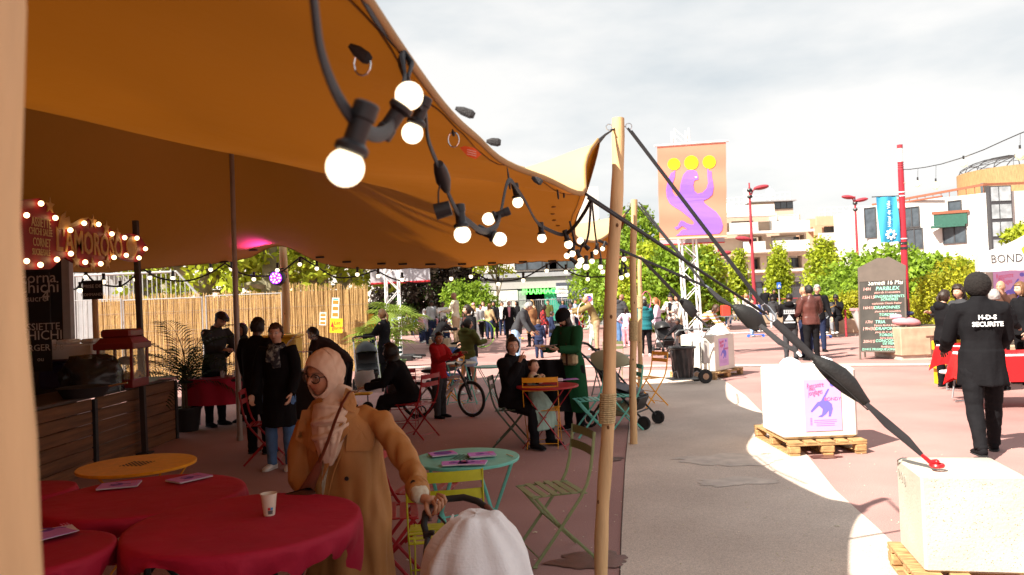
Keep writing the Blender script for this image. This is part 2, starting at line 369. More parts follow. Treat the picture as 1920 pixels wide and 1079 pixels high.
bush('rounded_bush','bushy mid green shrub between the purple tree and the slim street tree',XZ(884,47),[(0,0,.9,1.05,.9,.95),(-.5,0,1.25,.6,.6,.7),(.55,0,.7,.7,.7,.7)],LEAF_M,9000,.055,5,sc=1.6)
tree('slim_street_tree','slim young tree with light green crown in front of the chemist',XZ(936,48),4.6,.06,[(-.3,0,2.7,.75,.7,.6),(-.6,0,3.3,.6,.6,.6),(.2,0,3.2,.6,.6,.7),(-.2,0,3.9,.8,.6,.6),(.3,0,2.25,.3,.3,.2)],LEAF_B,3000,.075,seed=6,forks=8,sc=1.6)
for i,(px,Y,hh,lb)in enumerate([(1192,40,6.2,'dense bright green tree directly behind the second wooden pole'),(1240,38,4.5,'bright green tree behind the teal coat, left of the big banner mast'),(1275,37,4.0,'bushy green tree just left of the banner mast'),(1322,37,3.9,'green tree just right of the banner mast'),(1150,44,5.6,'green tree seen between the first two wooden poles')]):
 g=XZ(px,Y);w=2.0 if i!=3 else .85;bl=[(0,0,hh*.6,w,w,hh*.38),(-w*.5,0,hh*.35,w*.7,w*.7,hh*.3),(w*.55,0,hh*.38,w*.7,w*.7,hh*.3),(.2,0,hh*.85,w*.6,w*.6,hh*.16)]
 tree('broadleaf_tree',lb,g,hh,.13,bl,[LEAF_M,LEAF_B][i%2],7500,.12,group='bright green trees around the banner mast',seed=50+i)
for i,(px,Y,hh,w,lb)in enumerate([(1388,58,4.8,.72,'small cone shaped street tree left of the red lamp post'),(1463,57,5.0,.88,'cone shaped street tree in the middle of the cream block'),(1548,55,5.3,1.4,'broad bright street tree right of the cone shaped ones')]):
 g=XZ(px,Y);bl=[(0,0,hh*.45,w,w,hh*.26),(0,0,hh*.68,w*.72,w*.7,hh*.22),(.1,0,hh*.88,w*.4,w*.4,hh*.13),(-w*.3,0,hh*.35,w*.6,w*.6,hh*.15)]
 tree('street_tree',lb,g,hh,.1,bl,LEAF_B,5200,.13,group='clipped street trees before the cream block',seed=70+i,forks=4)
for i,(px,Y,hh,w,lf,lb)in enumerate([(1622,34,3.2,2.0,LEAF_M,'deep green shrub left of the chalkboard sign'),(1685,36,3.5,1.9,LEAF_M,'tall green tree behind the red flag pole'),(1738,34,3.1,1.6,LEAF_M,'green tree between the red pole and the white block'),(1790,38,3.0,1.9,LEAF_B,'light twiggy tree below the white apartment block'),(1655,40,3.3,1.5,LEAF_B,'light green tree under the blue flag')]):
 g=XZ(px,Y);bl=[(0,0,hh*.5,w,w,hh*.4),(-w*.6,0,hh*.4,w*.6,w*.6,hh*.32),(w*.6,0,hh*.42,w*.6,w*.6,hh*.34),(0.1,0,hh*.82,w*.5,w*.5,hh*.2)]
 tree('garden_tree',lb,g,hh,.11,bl,lf,7000,.11,group='garden trees behind the planters',seed=90+i)
bush('golden_bush','yellow green feathery bush behind the two women in black',XZ(1788,20.2),[(0,0,.95,.75,.6,.95),(-.45,0,.7,.5,.5,.7),(.4,0,1.3,.5,.4,.45)],LEAF_Y,13000,.035,8,sc=1.2)
bush('planter_shrub','low green shrub in the concrete planter behind the saxophone player',XZ(1590,30),[(0,0,1.0,.8,.5,.6),(1.2,0,.9,.9,.5,.55),(-.8,0,.95,.6,.4,.5)],LEAF_M,6000,.05,9,sc=1.15)
bush('planter_shrub','light grassy shrub in the planter left of the chalkboard',XZ(1608,29.2),[(0,0,.75,.7,.35,.35),(-.8,0,.7,.5,.35,.3)],LEAF_Y,4500,.04,10,sc=1.4)
bush('planter_shrub','low bush behind the red handrail near the banner mast',XZ(1262,52),[(0,0,.7,1.5,.5,.6),(2.0,0,.6,1,.5,.5)],LEAF_M,4500,.07,11,sc=1.5)
tree('corner_tree','light green tree at the right edge above the white party tent',XZ(1915,34),5.4,.1,[(.4,0,3.6,.8,.7,.5),(1.0,0,3.9,.6,.6,.4)],LEAF_B,3000,.1,seed=12)
for i,(x,y,lb)in enumerate([(-14,0,'unseen very tall plane tree added to shade the tent, nearest the camera side'),(-12,6.5,'unseen shorter plane tree added to shade the tent, beside the kiosk wall'),(-14,4.5,'unseen very tall plane tree added to shade the tent, beside the kiosk wall'),(-12,2.5,'unseen shorter plane tree added to shade the tent, nearest the camera side')]):  # out-of-view trees added to keep the sun off the far left canopy
 dz=4.6 if i%2==0 else 0
 bl=[(0,0,8.6+dz,3.0,3.0,2.4),(-1.3,1.5,7.6+dz,2.2,2.4,2.0),(1.0,-1.4,7.8+dz,2.0,2.2,2.0),(.2,1.6,10.0+dz,2.2,2.2,1.6),(0,2.4,8.4+dz,2.2,2,2)]
 tree('plane_tree',lb,Vector((x,y,0)),11+dz,.3,bl,LEAF_M,17000,.3,BARKP,'unseen plane trees added to shade the tent',140+i,forks=8,th=6.5+dz)
#  BUILDINGS
CREAM=mat('cream_render',(.50,.39,.30),.85,.05,2);OFFW=mat('off_white_render',(.62,.60,.56),.85,.04,2);PEACH=mat('peach_render',(.62,.38,.24),.85,.06,2)
GREYW=mat('grey_cladding',(.33,.33,.34),.7,.06,3);DARKW=mat('shopfront_dark',(.05,.05,.055),.4,.2);SHUT=mat('white_shutter',(.8,.79,.77),.6,.03,stretch=(1,1,30),bump=.2)
WGL=mat('window_glass',(.06,.075,.09),.12,.4,1.5,spec=.9);FRM=mat('window_frame_dark',(.05,.05,.055),.5);WOODC=mat('timber_cladding',(.30,.175,.075),.7,.35,5,.3,20,stretch=(8,8,.4));RUST=mat('rust_railing',(.25,.085,.045),.6)
def window(b,x,z,w,h,y,kind='g',depth=.12,name='window',mul=1,frame=FRM):
 mbw=MB();mbw.box((x,y+.02,z),(w,.04,h));gl=mbw.build(name,{'g':WGL,'s':SHUT,'d':DARKW}[kind],b)
 f=MB();t=.06
 for sx in(-1,1):f.box((x+sx*(w/2-t/2),y-.02,z),(t,.05,h))
 for sz in(-1,1):f.box((x,y-.022,z+sz*(h/2-t/2)),(w-2*t,.05,t))
 if kind=='g':
  for k in range(1,mul+1):f.box((x-w/2+w*k/(mul+1),y-.023,z),(t,.045,h-2*t))
 f.build('window_frame',frame if kind=='g' else OFFW,gl);return gl
def facade(b,x0,x1,z0,z1,y,dep,m,holes=(),name='wall'):
 mbf=MB();xs=sorted({x0,x1,*[h[0]for h in holes],*[h[1]for h in holes]});zs=sorted({z0,z1,*[h[2]for h in holes],*[h[3]for h in holes]})
 for i in range(len(xs)-1):
  for j in range(len(zs)-1):
   cx,cz=(xs[i]+xs[i+1])/2,(zs[j]+zs[j+1])/2
   if any(h[0]<cx<h[1]and h[2]<cz<h[3]for h in holes):continue
   mbf.box((cx,y+.15,cz),(xs[i+1]-xs[i],.3,zs[j+1]-zs[j]))
 mbf.box(((x0+x1)/2,y+dep/2+1.6,(z0+z1)/2),(x1-x0-.02,dep-2.6,z1-z0-.02))
 for h in holes:
  for q in(h[0]-.01,h[1]+.01):mbf.box((q,y+.8,(h[2]+h[3])/2),(.05,1.0,h[3]-h[2]))
  for q in(h[2]-.03,h[3]+.03):mbf.box(((h[0]+h[1])/2,y+.8,q),(h[1]-h[0],1.0,.05))
 return mbf.build(name,m,b)
yb=82.0
def bx(px,py=450):return P(px,py,yb).x
def bz(px,py):return P(px,py,yb).z
b=thing('apartment_block','cream stepped apartment block with white balconies right of the big banner','building',(0,0,0))
X0,X1,X2=bx(1330),bx(1448),bx(1512)
g0=0;zg=bz(1420,516);z1=bz(1420,460+30);z2=bz(1440,452);z3=bz(1440,418);z4=bz(1440,378)
sh=MB();sh.box(((X0+X2)/2,yb+5,zg/2),(X2-X0,9.4,zg));sh.build('ground_floor_wall',GREYW,b)
for k in range(6):
 xx=X0+1.2+k*(X2-X0-2)/6;window(b,xx+.8,1.5,(X2-X0)/7.2,2.4,yb+.25,'d' if k%2 else 'g',name='shop_window')
H1=[(bx(1390),bx(1428),z1-1.6,z1+.6),(bx(1446),bx(1496),z1-1.6,z1+.6)]
facade(b,X0,X2,zg,z1+1,yb,9,CREAM,[(bx(1350),bx(1370),zg+.6,z1+.4),(bx(1412),bx(1424),zg+.6,z1+.4),(bx(1436),bx(1462),zg+.6,z1+.4),(bx(1478),bx(1502),zg+.6,z1+.4)])
for px,kd in((1360,'s'),(1418,'g'),(1449,'g'),(1490,'g')):window(b,bx(px),(zg+z1)/2+.4,1.3,z1-zg-.3,yb+1.05,kd)
facade(b,X0,X2,z1+1,z2+.9,yb,9,CREAM,[(bx(1391),bx(1429),z1+1.2,z2+.5),(bx(1446),bx(1508),z1+1.2,z2+.5)])
for px,ww,kd in((1402,1.2,'s'),(1450,.8,'s'),(1477,2.0,'s'),(1418,.7,'g'),(1500,.6,'g')):window(b,bx(px),(z1+z2)/2+1,ww,z2-z1-1.2,yb+1.05,kd)
facade(b,X0,X2-.4,z2+.9,z3+.8,yb+.3,9,CREAM,[(bx(1374),bx(1416),z2+1.1,z3+.3)])
window(b,bx(1396),(z2+z3)/2+.7,2.1,1.7,yb+1.35,'g',mul=2);window(b,bx(1453),(z2+z3)/2+.9,.8,1.6,yb+.27,'s');window(b,bx(1482),(z2+z3)/2+.9,2.2,1.6,yb+.27,'s')
facade(b,bx(1415),X2-1.0,z3+.8,z4,yb+.6,8,CREAM);facade(b,X0+.6,bx(1415),z3+.8,z4-.7,yb+1.6,7,CREAM)
window(b,bx(1476),(z3+z4)/2+.7,1.9,.75,yb+.58,'g',mul=2);window(b,bx(1378),z3+1.9,1.1,1.2,yb+1.55,'s')
for zz,xa,xb,yo in((zg+.35,X0,X2,0),(z1+.95,X0-.1,X2+.3,-.5),(z2+.85,X0-.1,X2+.4,-.5),(z3+.75,X0,bx(1452),-.3)):
 s=MB();s.box(((xa+xb)/2,yb+yo-.3,zz),(xb-xa,.9,.25));s.build('balcony_slab',OFFW,b)
for xa,xb,zz in((bx(1389),bx(1430),z1+1.5),(bx(1444),bx(1512),z1+1.5),(bx(1365),bx(1418),z2+1.45),(bx(1444),bx(1514),z2+1.45),(bx(1362),bx(1450),z3+1.35)):
 s=MB();s.box(((xa+xb)/2,yb-.8,zz),(xb-xa,.08,.95));s.build('balcony_parapet',OFFW,b)
r=MB();zt=z4+.05
r.box(((bx(1415)+X2)/2-.5,yb+4,zt),(X2-bx(1415)-.6,8,.12))
r.build('roof',GREYW,b)
r=MB();xa,xb=bx(1365),X2-1.1
for zz in(.55,1.05):r.tube([(xa,yb+1,z4+zz-.5),(xb,yb+1,z4+zz)],.035,5)
for k in range(14):xx=xa+(xb-xa)*k/13;r.tube([(xx,yb+1,z4-.4+.5*k/13),(xx,yb+1,z4+.55+.5*k/13)],.03,5)
r.build('roof_railing',WHITEM,b)
r=MB();r.box((bx(1420),yb+3,z4+.9),(.5,.5,1.7));r.tube([(bx(1466),yb+3,z4),(bx(1466),yb+3,z4+1.9)],.05,6);r.ball((bx(1466),yb+3,z4+1.2),(.5,.15,.5),10);r.box((bx(1440),yb+3,z4+.45),(1.5,.8,.5));r.build('roof_vent',WHITEM,b)
yb=95.0
b=thing('terrace_building','low peach coloured building with long white terrace behind the blue flag','building')
X0,X1=bx(1500),bx(1722);zz0,zz1,zz2=bz(1600,452),bz(1600,420),bz(1600,403)
facade(b,X0,X1,0,zz0,yb,9,CREAM,[(bx(1520),bx(1545),zz0-3.0,zz0-.7),(bx(1550),bx(1620),zz0-3.0,zz0-.7)])
facade(b,bx(1537),X1,zz0,zz1,yb+1.5,8,PEACH);facade(b,bx(1535),X1+.3,zz1,zz2,yb+.4,8,PEACH)
for px,ww,kd in((1571,2.0,'g'),(1618,1.5,'s'),(1665,1.4,'s')):window(b,bx(px),(zz0+zz1)/2+.2,ww,1.5,yb+1.45,kd)
for px,kd in((1530,'g'),(1560,'g'),(1575,'s'),(1605,'s'),(1613,'g')):window(b,bx(px),zz0-1.9,1.1,2.0,yb+1.05,kd)
for zz,h in((zz0+.5,1.1),(zz0-2.6,.9),(zz0-3.6,.6)):
 s=MB();s.box(((X0+X1)/2+1,yb-.6,zz),(X1-X0-2,.15,h));s.build('balcony_parapet',OFFW,b)
r=MB()
for k in range(16):xx=bx(1545)+k*(X1-bx(1545))/15;r.tube([(xx,yb+1.2,zz2),(xx,yb+1.2,zz2+1.1)],.03,5)
r.tube([(bx(1545),yb+1.2,zz2+1.1),(X1,yb+1.2,zz2+1.1)],.035,5);r.tube([(bx(1545),yb+1.2,zz2+.6),(X1,yb+1.2,zz2+.6)],.03,5);r.build('roof_railing',WHITEM,b)
yb=68.0
b=thing('white_apartment_block','white apartment block with timber clad penthouse and glass dome at right edge','building')
XL,XM,XR=bx(1708),bx(1868),bx(2080);zl=bz(1715,396);zr=bz(1868,360)
w=MB()
pl=[(XL,yb+8),(XM,yb),(XR,yb),(XR,yb+14),(XL,yb+16)]
n=len(pl);w.add([(x,y,0)for x,y in pl]+[(x,y,zr)for x,y in pl],[(i,(i+1)%n,(i+1)%n+n,i+n)for i in range(n)]+[tuple(range(n,2*n))])
w.build('wall',OFFW,b)
def wing(u,z,w_,h_,kd,mul=1):
 a=Vector((XL,yb+8,0));c=Vector((XM,yb,0));d=(c-a).normalized();p=a.lerp(c,u);an=math.atan2(d.y,d.x)
 e=MB();e.box((0,.0,0),(w_,.12,h_));gl=e.build('window',{'g':WGL,'s':SHUT,'d':DARKW}[kd],b);gl.location=(p.x,p.y,z);gl.rotation_euler=(0,0,an)
 f=MB();t=.09
 for s in(-1,1):f.box((s*(w_/2),-.08,0),(t,.1,h_+t));f.box((0,-.082,s*h_/2),(w_-t,.1,t))
 for k in range(1,mul+1):f.box((-w_/2+w_*k/(mul+1),-.083,0),(t,.09,h_-t))
 f.build('window_frame',FRM,gl)
for px,py,w_,h_,kd,mul in((1712,415,.9,3.0,'g',0),(1741,411,.5,1.7,'g',0),(1763,406,1.7,1.9,'g',2),(1822,395,.9,1.9,'g',0),(1765,446,1.8,1.9,'g',2),(1820,437,1.6,1.8,'g',1)):
 u=(px-1708)/160;wing(u,P(px,py,yb+8*(1-u)).z,w_*1.15,h_*.95,kd,mul)
w=MB();zb=bz(1876,415);w.box((bx(1876),yb-.06,zb),(1.9,.5,6.0));bay=w.build('bay_window',FRM,b)
w=MB()
for sx,ww in((-.5,.6),(.38,.95)):
 for k in range(4):w.box((bx(1876)+sx,yb-.33,zb+2.3-k*1.5),(ww,.06,1.2))
w.build('bay_glass',mat('pale_glass',(.35,.38,.4),.1,.3,2,spec=.9),bay)
w=MB();u=.62;p=Vector((XL,yb+8,0)).lerp(Vector((XM,yb,0)),u);zq=P(1795,425,p.y).z
w.box((p.x,p.y-.6,zq),(2.6,1.1,.18),(0,0,-.4));w.box((p.x,p.y-1.1,zq+.6),(2.6,.06,1.0),(0,0,-.4));w.build('balcony',mat('green_railing',(.03,.11,.08),.6),b)
w=MB();w.box((p.x,p.y-1.15,zq+1.2),(2.9,.1,.25),(0,0,-.4));w.build('balcony_rail',RUST,b)
w=MB();a=Vector((XL,yb+8,0));c=Vector((XM,yb,0))
for q0,q1,z0_,z1_ in((0,1,zl,zr),):
 w.tube([(XL+.6,yb+8.2,zr+.15),(XM-.4,yb+.8,zr+.75),(XR,yb+.8,zr+.75)],.14,4);w.tube([(XL+.6,yb+8.2,zr-.1),(XM-3,yb+2.6,zr+.1)],.1,4)
 for k in range(15):q=k/14;w.tube([(XL+.6+(XM-XL-1)*q,yb+8.2-7.4*q,zr-.2),(XL+.6+(XM-XL-1)*q,yb+8.2-7.4*q,zr+.2+.55*q)],.03,4)
w.build('roof_railing',RUST,b)
pc=Vector((P(1908,320,yb+9).x,yb+9,0));zp0,zp1=zr-.2,P(1860,312,yb+5).z
w=MB();w.lathe([(5.2,zp0),(5.2,zp1),(4.9,zp1+.05)],pc,40);w.build('penthouse_wall',WOODC,b)
w=MB()
for k in range(20):
 an=math.pi*k/10;w.tube([pc+Vector((5.1*math.cos(an)*math.cos(q),5.1*math.sin(an)*math.cos(q),zp1+1.5*math.sin(q)))for q in(0,.3,.6,.9,1.2,1.5)],.045,4)
for q in(.3,.7):w.tube([pc+Vector((5.1*math.cos(k*math.pi/12)*math.cos(q),5.1*math.sin(k*math.pi/12)*math.cos(q),zp1+1.5*math.sin(q)))for k in range(24)],.035,4,closed=True)
w.build('dome_frame',FRM,b)
w=MB();w.box(pc+Vector((-4.6,-2.6,zp0+1.0)),(1.6,.3,1.5),(0,0,.5));w.build('window',WGL,b)
yb=56.0
b=thing('chemist_building','white and grey building with chemist shop and green lit sign','building')
X0,X1=bx(835),bx(1128);zs=bz(1000,541);zb1=bz(1000,517);zt=zb1+6
w=MB();w.box(((X0+X1)/2,yb+5,(zs+zb1)/2),(X1-X0,10,zb1-zs));w.build('grey_band',mat('pale_grey_panel',(.42,.40,.38),.7,.04),b)
w=MB();w.box(((X0+X1)/2,yb+5.15,(zb1+zt)/2+.2),(X1-X0-.2,10,zt-zb1-.2));w.build('wall',mat('beige_white_render',(.66,.60,.54),.8,.04),b)
w=MB();w.box(((X0+X1)/2,yb+5,zb1+.05),(X1-X0+.2,10.4,.3));w.build('ledge',GREYW,b)
for px,ww,mul in((975,.9,0),(1014,2.2,1),(1077,3.8,2),(1108,1.6,1)):
 window(b,bx(px),zb1+1.45,ww if px!=1108 else .1,2.1,yb+.02,'g',mul=mul)
 c=MB();c.box((bx(px),yb-.01,zb1+1.4),(ww*.6,.02,1.8));
w=MB();w.box(((X0+X1)/2,yb+5.4,zs/2),(X1-X0-.1,10,zs));w.build('shop_front',DARKW,b)
w=MB();w.box((bx(900),yb+.2,1.3),(5.0,.3,2.4));w.build('glass_block_wall',mat('glass_block',(.7,.68,.6),.3,.3,12),b)
w=MB();w.box((bx(1030),yb+.2,1.35),(3.6,.2,2.2));w.build('green_shutter',mat('green_glass',(.05,.32,.22),.3),b)
w=MB();w.box((bx(990),yb+.2,1.35),(2.0,.2,2.2));w.build('shop_glass',mat('shop_glass',(.3,.33,.3),.15,.4,3),b)
GREENL=mat('green_sign_light',(.1,.9,.1),.5,0,emit=1.1,ecol=(.12,1,.1));SIGNW=mat('sign_white',(.85,.85,.85),.5,0)
text(b,'PHARMACIE',.5,(bx(1015,546),yb-.1,bz(1015,547)),(R(90),0,0),GREENL,ext=.03,bold=.012)
w=MB();w.box((bx(1095),yb-.02,bz(1095,546)),(4.2,.12,1.3));w.build('fascia_sign',mat('slate_sign',(.07,.075,.1),.5),b)
text(b,'BIENVENUE',.26,(bx(1095,545),yb-.12,bz(1095,546)),(R(90),0,0),SIGNW,ext=.01)
text(b,'pharmacie',.16,(bx(1095,545),yb-.12,bz(1095,546)-.3),(R(90),0,0),SIGNW,ext=.01)
c=MB()
for dx,dz,ww,hh in((0,0,.7,.22),(0,0,.22,.7)):c.box((bx(1129),yb-.3-(.01 if ww>.5 else 0),bz(1129,542)+dz),(ww,.12,hh))
c.build('chemist_cross',GREENL,b)
for i,(px0,px1,Y,h,lb)in enumerate([(180,560,70,7.5,'pale apartment building behind the plane trees at left'),(560,800,64,8,'pale long building behind the truss mast and white banner'),(1120,1400,110,9,'pale distant house behind the bright grove')]):
 yb=Y;b=thing('distant_building',lb,'building');xa,xb=bx(px0),bx(px1);w=MB();w.box(((xa+xb)/2,Y+5,h/2),(xb-xa,10,h));w.build('wall',OFFW if i<2 else CREAM,b)
 for k in range(int((xb-xa)/3)):
  for zz in(1.6,4.4,7):
   if zz<h-1:window(b,xa+1.6+k*3,zz,1.2,1.5,Y-.02,'g' if(k+i)%3 else 's')
#  RAILINGS, SIGNS AND LAMPS
def railing(label,px0,px1,Y,h,m,pitch=.13,group=None,name='railing',mid=False,ang=0):
 a,e=XZ(px0,Y),XZ(px1,Y+ang);t=thing(name,label,'railing',a,group=group);d=e-a;d.z=0;n=int(d.length/pitch)
 w=MB();w.tube([(0,0,h),tuple(d+Vector((0,0,h)))],.03,6);w.tube([(0,0,.12),tuple(d+Vector((0,0,.12)))],.02,6)
 if mid:w.tube([(0,0,h*.6),tuple(d+Vector((0,0,h*.6)))],.02,6)
 w.build('top_rail',m,t)
 w=MB()
 for k in range(n+1):q=d*(k/n);w.tube([q+Vector((0,0,.12)),q+Vector((0,0,h))],.011,4)
 w.build('bars',m,t)
 for k in range(0,n+1,max(1,int(2/pitch))):q=d*(k/n);w=MB();w.tube([q,q+Vector((0,0,h+.03))],.03,6);w.build('post',m,t)
 return t
GALV=mat('galvanised_steel',(.5,.5,.5),.4,.1,metal=.5);REDM=mat('dark_red_paint',(.36,.035,.05),.45,.12);REDP=mat('crimson_paint',(.42,.02,.035),.4,.1)
railing('pale barred railing along the street before the chemist',905,1130,52,1.75,GALV)
railing('dark red handrail beside the banner mast',1222,1300,54,1.4,REDM,1.3,mid=True)
railing('dark red handrail behind the far children',1300,1405,55,1.45,REDM,1.3,mid=True)
railing('red barrier rail before the far shops',1440,1520,50,1.2,REDM,1.0,mid=True)
def rsign(label,px,py,Y,w_,h_,m,name='road_sign',round_=False,pole=True):
 p=P(px,py,Y);t=thing(name,label,'sign',(p.x,Y,0));c=MB();c.rbox((0,-.05,p.z),(w_,.03,h_),.01);pn=c.build('sign_panel',m,t)
 if pole:c=MB();c.tube([(0,0,0),(0,0,p.z+h_/2)],.035,8);c.build('post',GALV,t)
 return t,p.z
BLUES=mat('sign_blue',(.03,.12,.5),.4,0);REDS=mat('sign_red',(.6,.02,.03),.4,0)
t,z=rsign('square white no parking sign behind the man in the beige jacket',1104,562,36,.36,.5,SIGNW)
c=MB();c.lathe([(.12,0),(.12,.01)],(0,-.07,z+.05),24,(R(90),0,0));c.build('blue_disc',BLUES,t)
c=MB();c.tube([(.12*math.cos(a*math.pi/12),-.09,z+.05+.12*math.sin(a*math.pi/12))for a in range(24)],.015,6,closed=True);c.tube([(-.08,-.09,z+.13),(.08,-.09,z-.03)],.012,6);c.build('red_ring',REDS,t)
t,z=rsign('white direction signs stacked on a post right of the chemist lettering',1053,540,44,.62,.17,SIGNW)
c=MB();c.rbox((0,-.05,z-.22),(.72,.03,.17),.01);c.build('sign_panel',SIGNW,t);c=MB();c.rbox((.03,-.05,z-.42),(.6,.03,.15),.01);c.build('sign_panel',SIGNW,t)
GREYT=mat('sign_grey_text',(.3,.35,.33),.5,0)
c=MB();[c.box((-.03+.03*k,-.08,z-.22*k),(.4,.004,.05))for k in range(2)];c.build('direction_lines',GREYT,t)
t,z=rsign('blue pedestrian crossing sign below the street trees',1460,536,45,.24,.36,BLUES)
c=MB();c.prism([(-.09,-.1),(.09,-.1),(0,.09)],.01,Matrix.Translation((0,-.09,z)));c.build('white_triangle',SIGNW,t)
c=MB();c.tube([(0,-.1,z-.02),(-.025,-.1,z-.08)],.009,5);c.tube([(0,-.1,z-.02),(.025,-.1,z-.08)],.009,5);c.tube([(0,-.1,z-.02),(0,-.1,z+.02)],.01,5);c.ball((0,-.1,z+.038),.012,8);c.build('walking_figure',DARKW,t)
def lamp(label,px,pyb,pytop,Y,heads,extra=()):
 p=P(px,pytop,Y);t=thing('street_lamp',label,'street lamp',(p.x,Y,0),group='dark red street lamps');h=p.z;s=Y/F_PX
 c=MB();c.tube([(0,0,0),(0,0,h*.5),(0,0,h)],[.11,.085,.06],10);c.tube([(0,0,h),(0,0,h+.25)],.04,8);c.build('post',REDM,t)
 for zz in(h-8*s,h-20*s):c=MB();c.lathe([(.12,zz),(.15,zz+.08),(.12,zz+.16)],(0,0,0),10);c.build('collar',BLACK,t)
 for dx,dz,zb in heads:
  c=MB();c.tube([(0,0,zb),(dx*.3,0,zb+dz*.75),(dx*.75,0,zb+dz)],.045,7);c.build('lamp_arm',REDM,t)
  c=MB();c.ball((dx,0,zb+dz),(.42,.24,.13),14,(0,R(-8 if dx>0 else 8),0));c.build('lamp_head',REDM,t)
 return t
lamp('tall dark red street lamp with one raised arm before the cream block',1405,560,352,42,[(1.5*.35*1.2,.55,P(1405,372,42).z),(-.45,.5,P(1412,465,42).z)])
lamp('dark red street lamp with two heads left of the blue flag',1603,560,376,50,[(.42,.35,P(1603,386,50).z),(-.42,.55,P(1603,386,50).z)])
lamp('low dark red lamp post just right of the banner',1347,560,470,40,[(.25,.1,P(1347,480,40).z)])
Y=19.6;p0=XZ(1703,Y);ptop=P(1687,272,Y);h=ptop.z
t=thing('flag_pole','thick crimson pole with frosted lantern top beside the chalkboard','pole',p0);ln=Vector((0,0,h))
tilt=Vector((ptop.x-p0.x,0,0))
def tp(z,dx=0,dy=0):return Vector((tilt.x*z/h+dx,dy,z))
c=MB();c.tube([tp(0),tp(h*.5),tp(h-.62)],[.08,.075,.068],16);c.build('shaft',REDP,t,smooth=True)
c=MB();c.tube([tp(h-.42),tp(h-.08)],.055,14);c.build('lantern',mat('frosted_lantern',(.8,.78,.7),.3),t)
c=MB();c.tube([tp(h-.08),tp(h)],.066,14);c.build('cap',REDM,t);c=MB();c.tube([tp(h-.62),tp(h-.42)],.058,14);[c.tube([tp(h-.62+k*.055),tp(h-.59+k*.055)],.068,14)for k in range(4)];c.build('lantern_base',REDM,t)
for zz in(P(1690,361,Y).z,P(1690,368,Y).z,P(1695,448,Y).z,P(1695,457,Y).z):c=MB();c.tube([tp(zz-.012),tp(zz+.012)],.088,14);c.build('clamp',WHITEM,t)
c=MB();c.tube([tp(2.6),tp(2.66)],.09,12);c.tube([tp(2.72),tp(2.78)],.09,12);c.build('strap_band',BLACK,t)
BLUEF=mat('blue_flag_cloth',(.06,.42,.68),.7,.06,3,trans=.25)
f0,f1=P(1643,370,Y-.05),P(1681,368,Y-.05);fb=P(1648,455,Y-.05)
t=thing('blue_flag','sky blue vertical flag reading Hôtel de Ville on the crimson pole','flag',(f0.x,Y-.05,0));wd=f1.x-f0.x;zt_,zb_=f0.z,fb.z
c=MB();c.grid(lambda u,v:(u*wd+.05*v,.025*math.sin(u*9+v*4),zt_+(zb_-zt_)*v),14,16);c.grid(lambda u,v:(u*wd+.05*v,.006+.025*math.sin(u*9+v*4),zt_+(zb_-zt_)*v),14,16);c.build('cloth',BLUEF,t,smooth='all')
c=MB();c.tube([(-.1,.02,zt_+.01),(wd+.12,.02,zt_+.01)],.012,6);c.build('flag_rod',BLACK,t)
text(t,'Hôtel de Ville',.115,(wd*.55,-.04,(zt_*.62+zb_*.38)),(R(90),R(-90),0),SIGNW,ext=.002)
c=MB();cx_,cz_=wd*.6,zb_+.18;c.tube([(cx_+.072*math.cos(a*math.pi/8),-.04,cz_+.072*math.sin(a*math.pi/8))for a in range(16)],.021,6,closed=True)
for k in range(8):c.ball((cx_+.11*math.cos(k*math.pi/4),-.04,cz_+.11*math.sin(k*math.pi/4)),(.029,.006,.029),8)
c.build('flower_emblem',SIGNW,t)
BULBG=mat('warm_clear_bulb',(.9,.75,.5),.08,.02,emit=.55,ecol=(1,.8,.5),coat=.5);BULB=mat('warm_bulb',(.95,.9,.8),.3,0,emit=1.0,ecol=(1,.83,.6));FIL=mat('filament',(1,.7,.3),.5,0,emit=6,ecol=(1,.7,.3))
t=thing('globe_light_string','thin cable of clear globe bulbs running right from the crimson pole','string lights',(0,0,0))
cab=[P(x,y,19.6-(x-1690)/230*5.2)for x,y in((1690,318),(1705,318),(1735,314),(1765,308),(1808,295),(1845,281),(1880,265),(1912,251),(1960,232))]
c=MB();c.tube(cab,.010,5);c.build('cable',BLACK,t)
for px,y0,y1,Y_,r_ in((1692,322,344,19.6,.065),(1721,317,346,18.9,.07),(1755,310,350,18.1,.083),(1807,296,308,17,.078),(1913,252,292,14.5,.09)):
 a,e=P(px,y0,Y_),P(px,y1,Y_);c=MB();c.tube([a,e+Vector((0,0,.1))],.004,5);c.tube([e+Vector((0,0,.02+r_)),e+Vector((0,0,.1+r_))],.018,8);c.build('bulb_holder',BLACK,t)
 c=MB();c.lathe([(.012,r_*1.7),(.02,r_*1.2),(r_*.8,r_*.5),(r_,0),(r_*.8,-r_*.6),(.01,-r_)],e,14);bb=c.build('globe_bulb',glass('globe_glass',(1,.93,.8),.3),t,smooth='all')
 c=MB();c.tube([e+Vector((0,0,r_*.8)),e+Vector((0,0,-r_*.3))],r_*.3,6);c.build('filament',FIL,bb)
def PX(px,py,X):
 d=ray(px,py);return Vector((0,0,CAM_H))+d*(X/d.x)
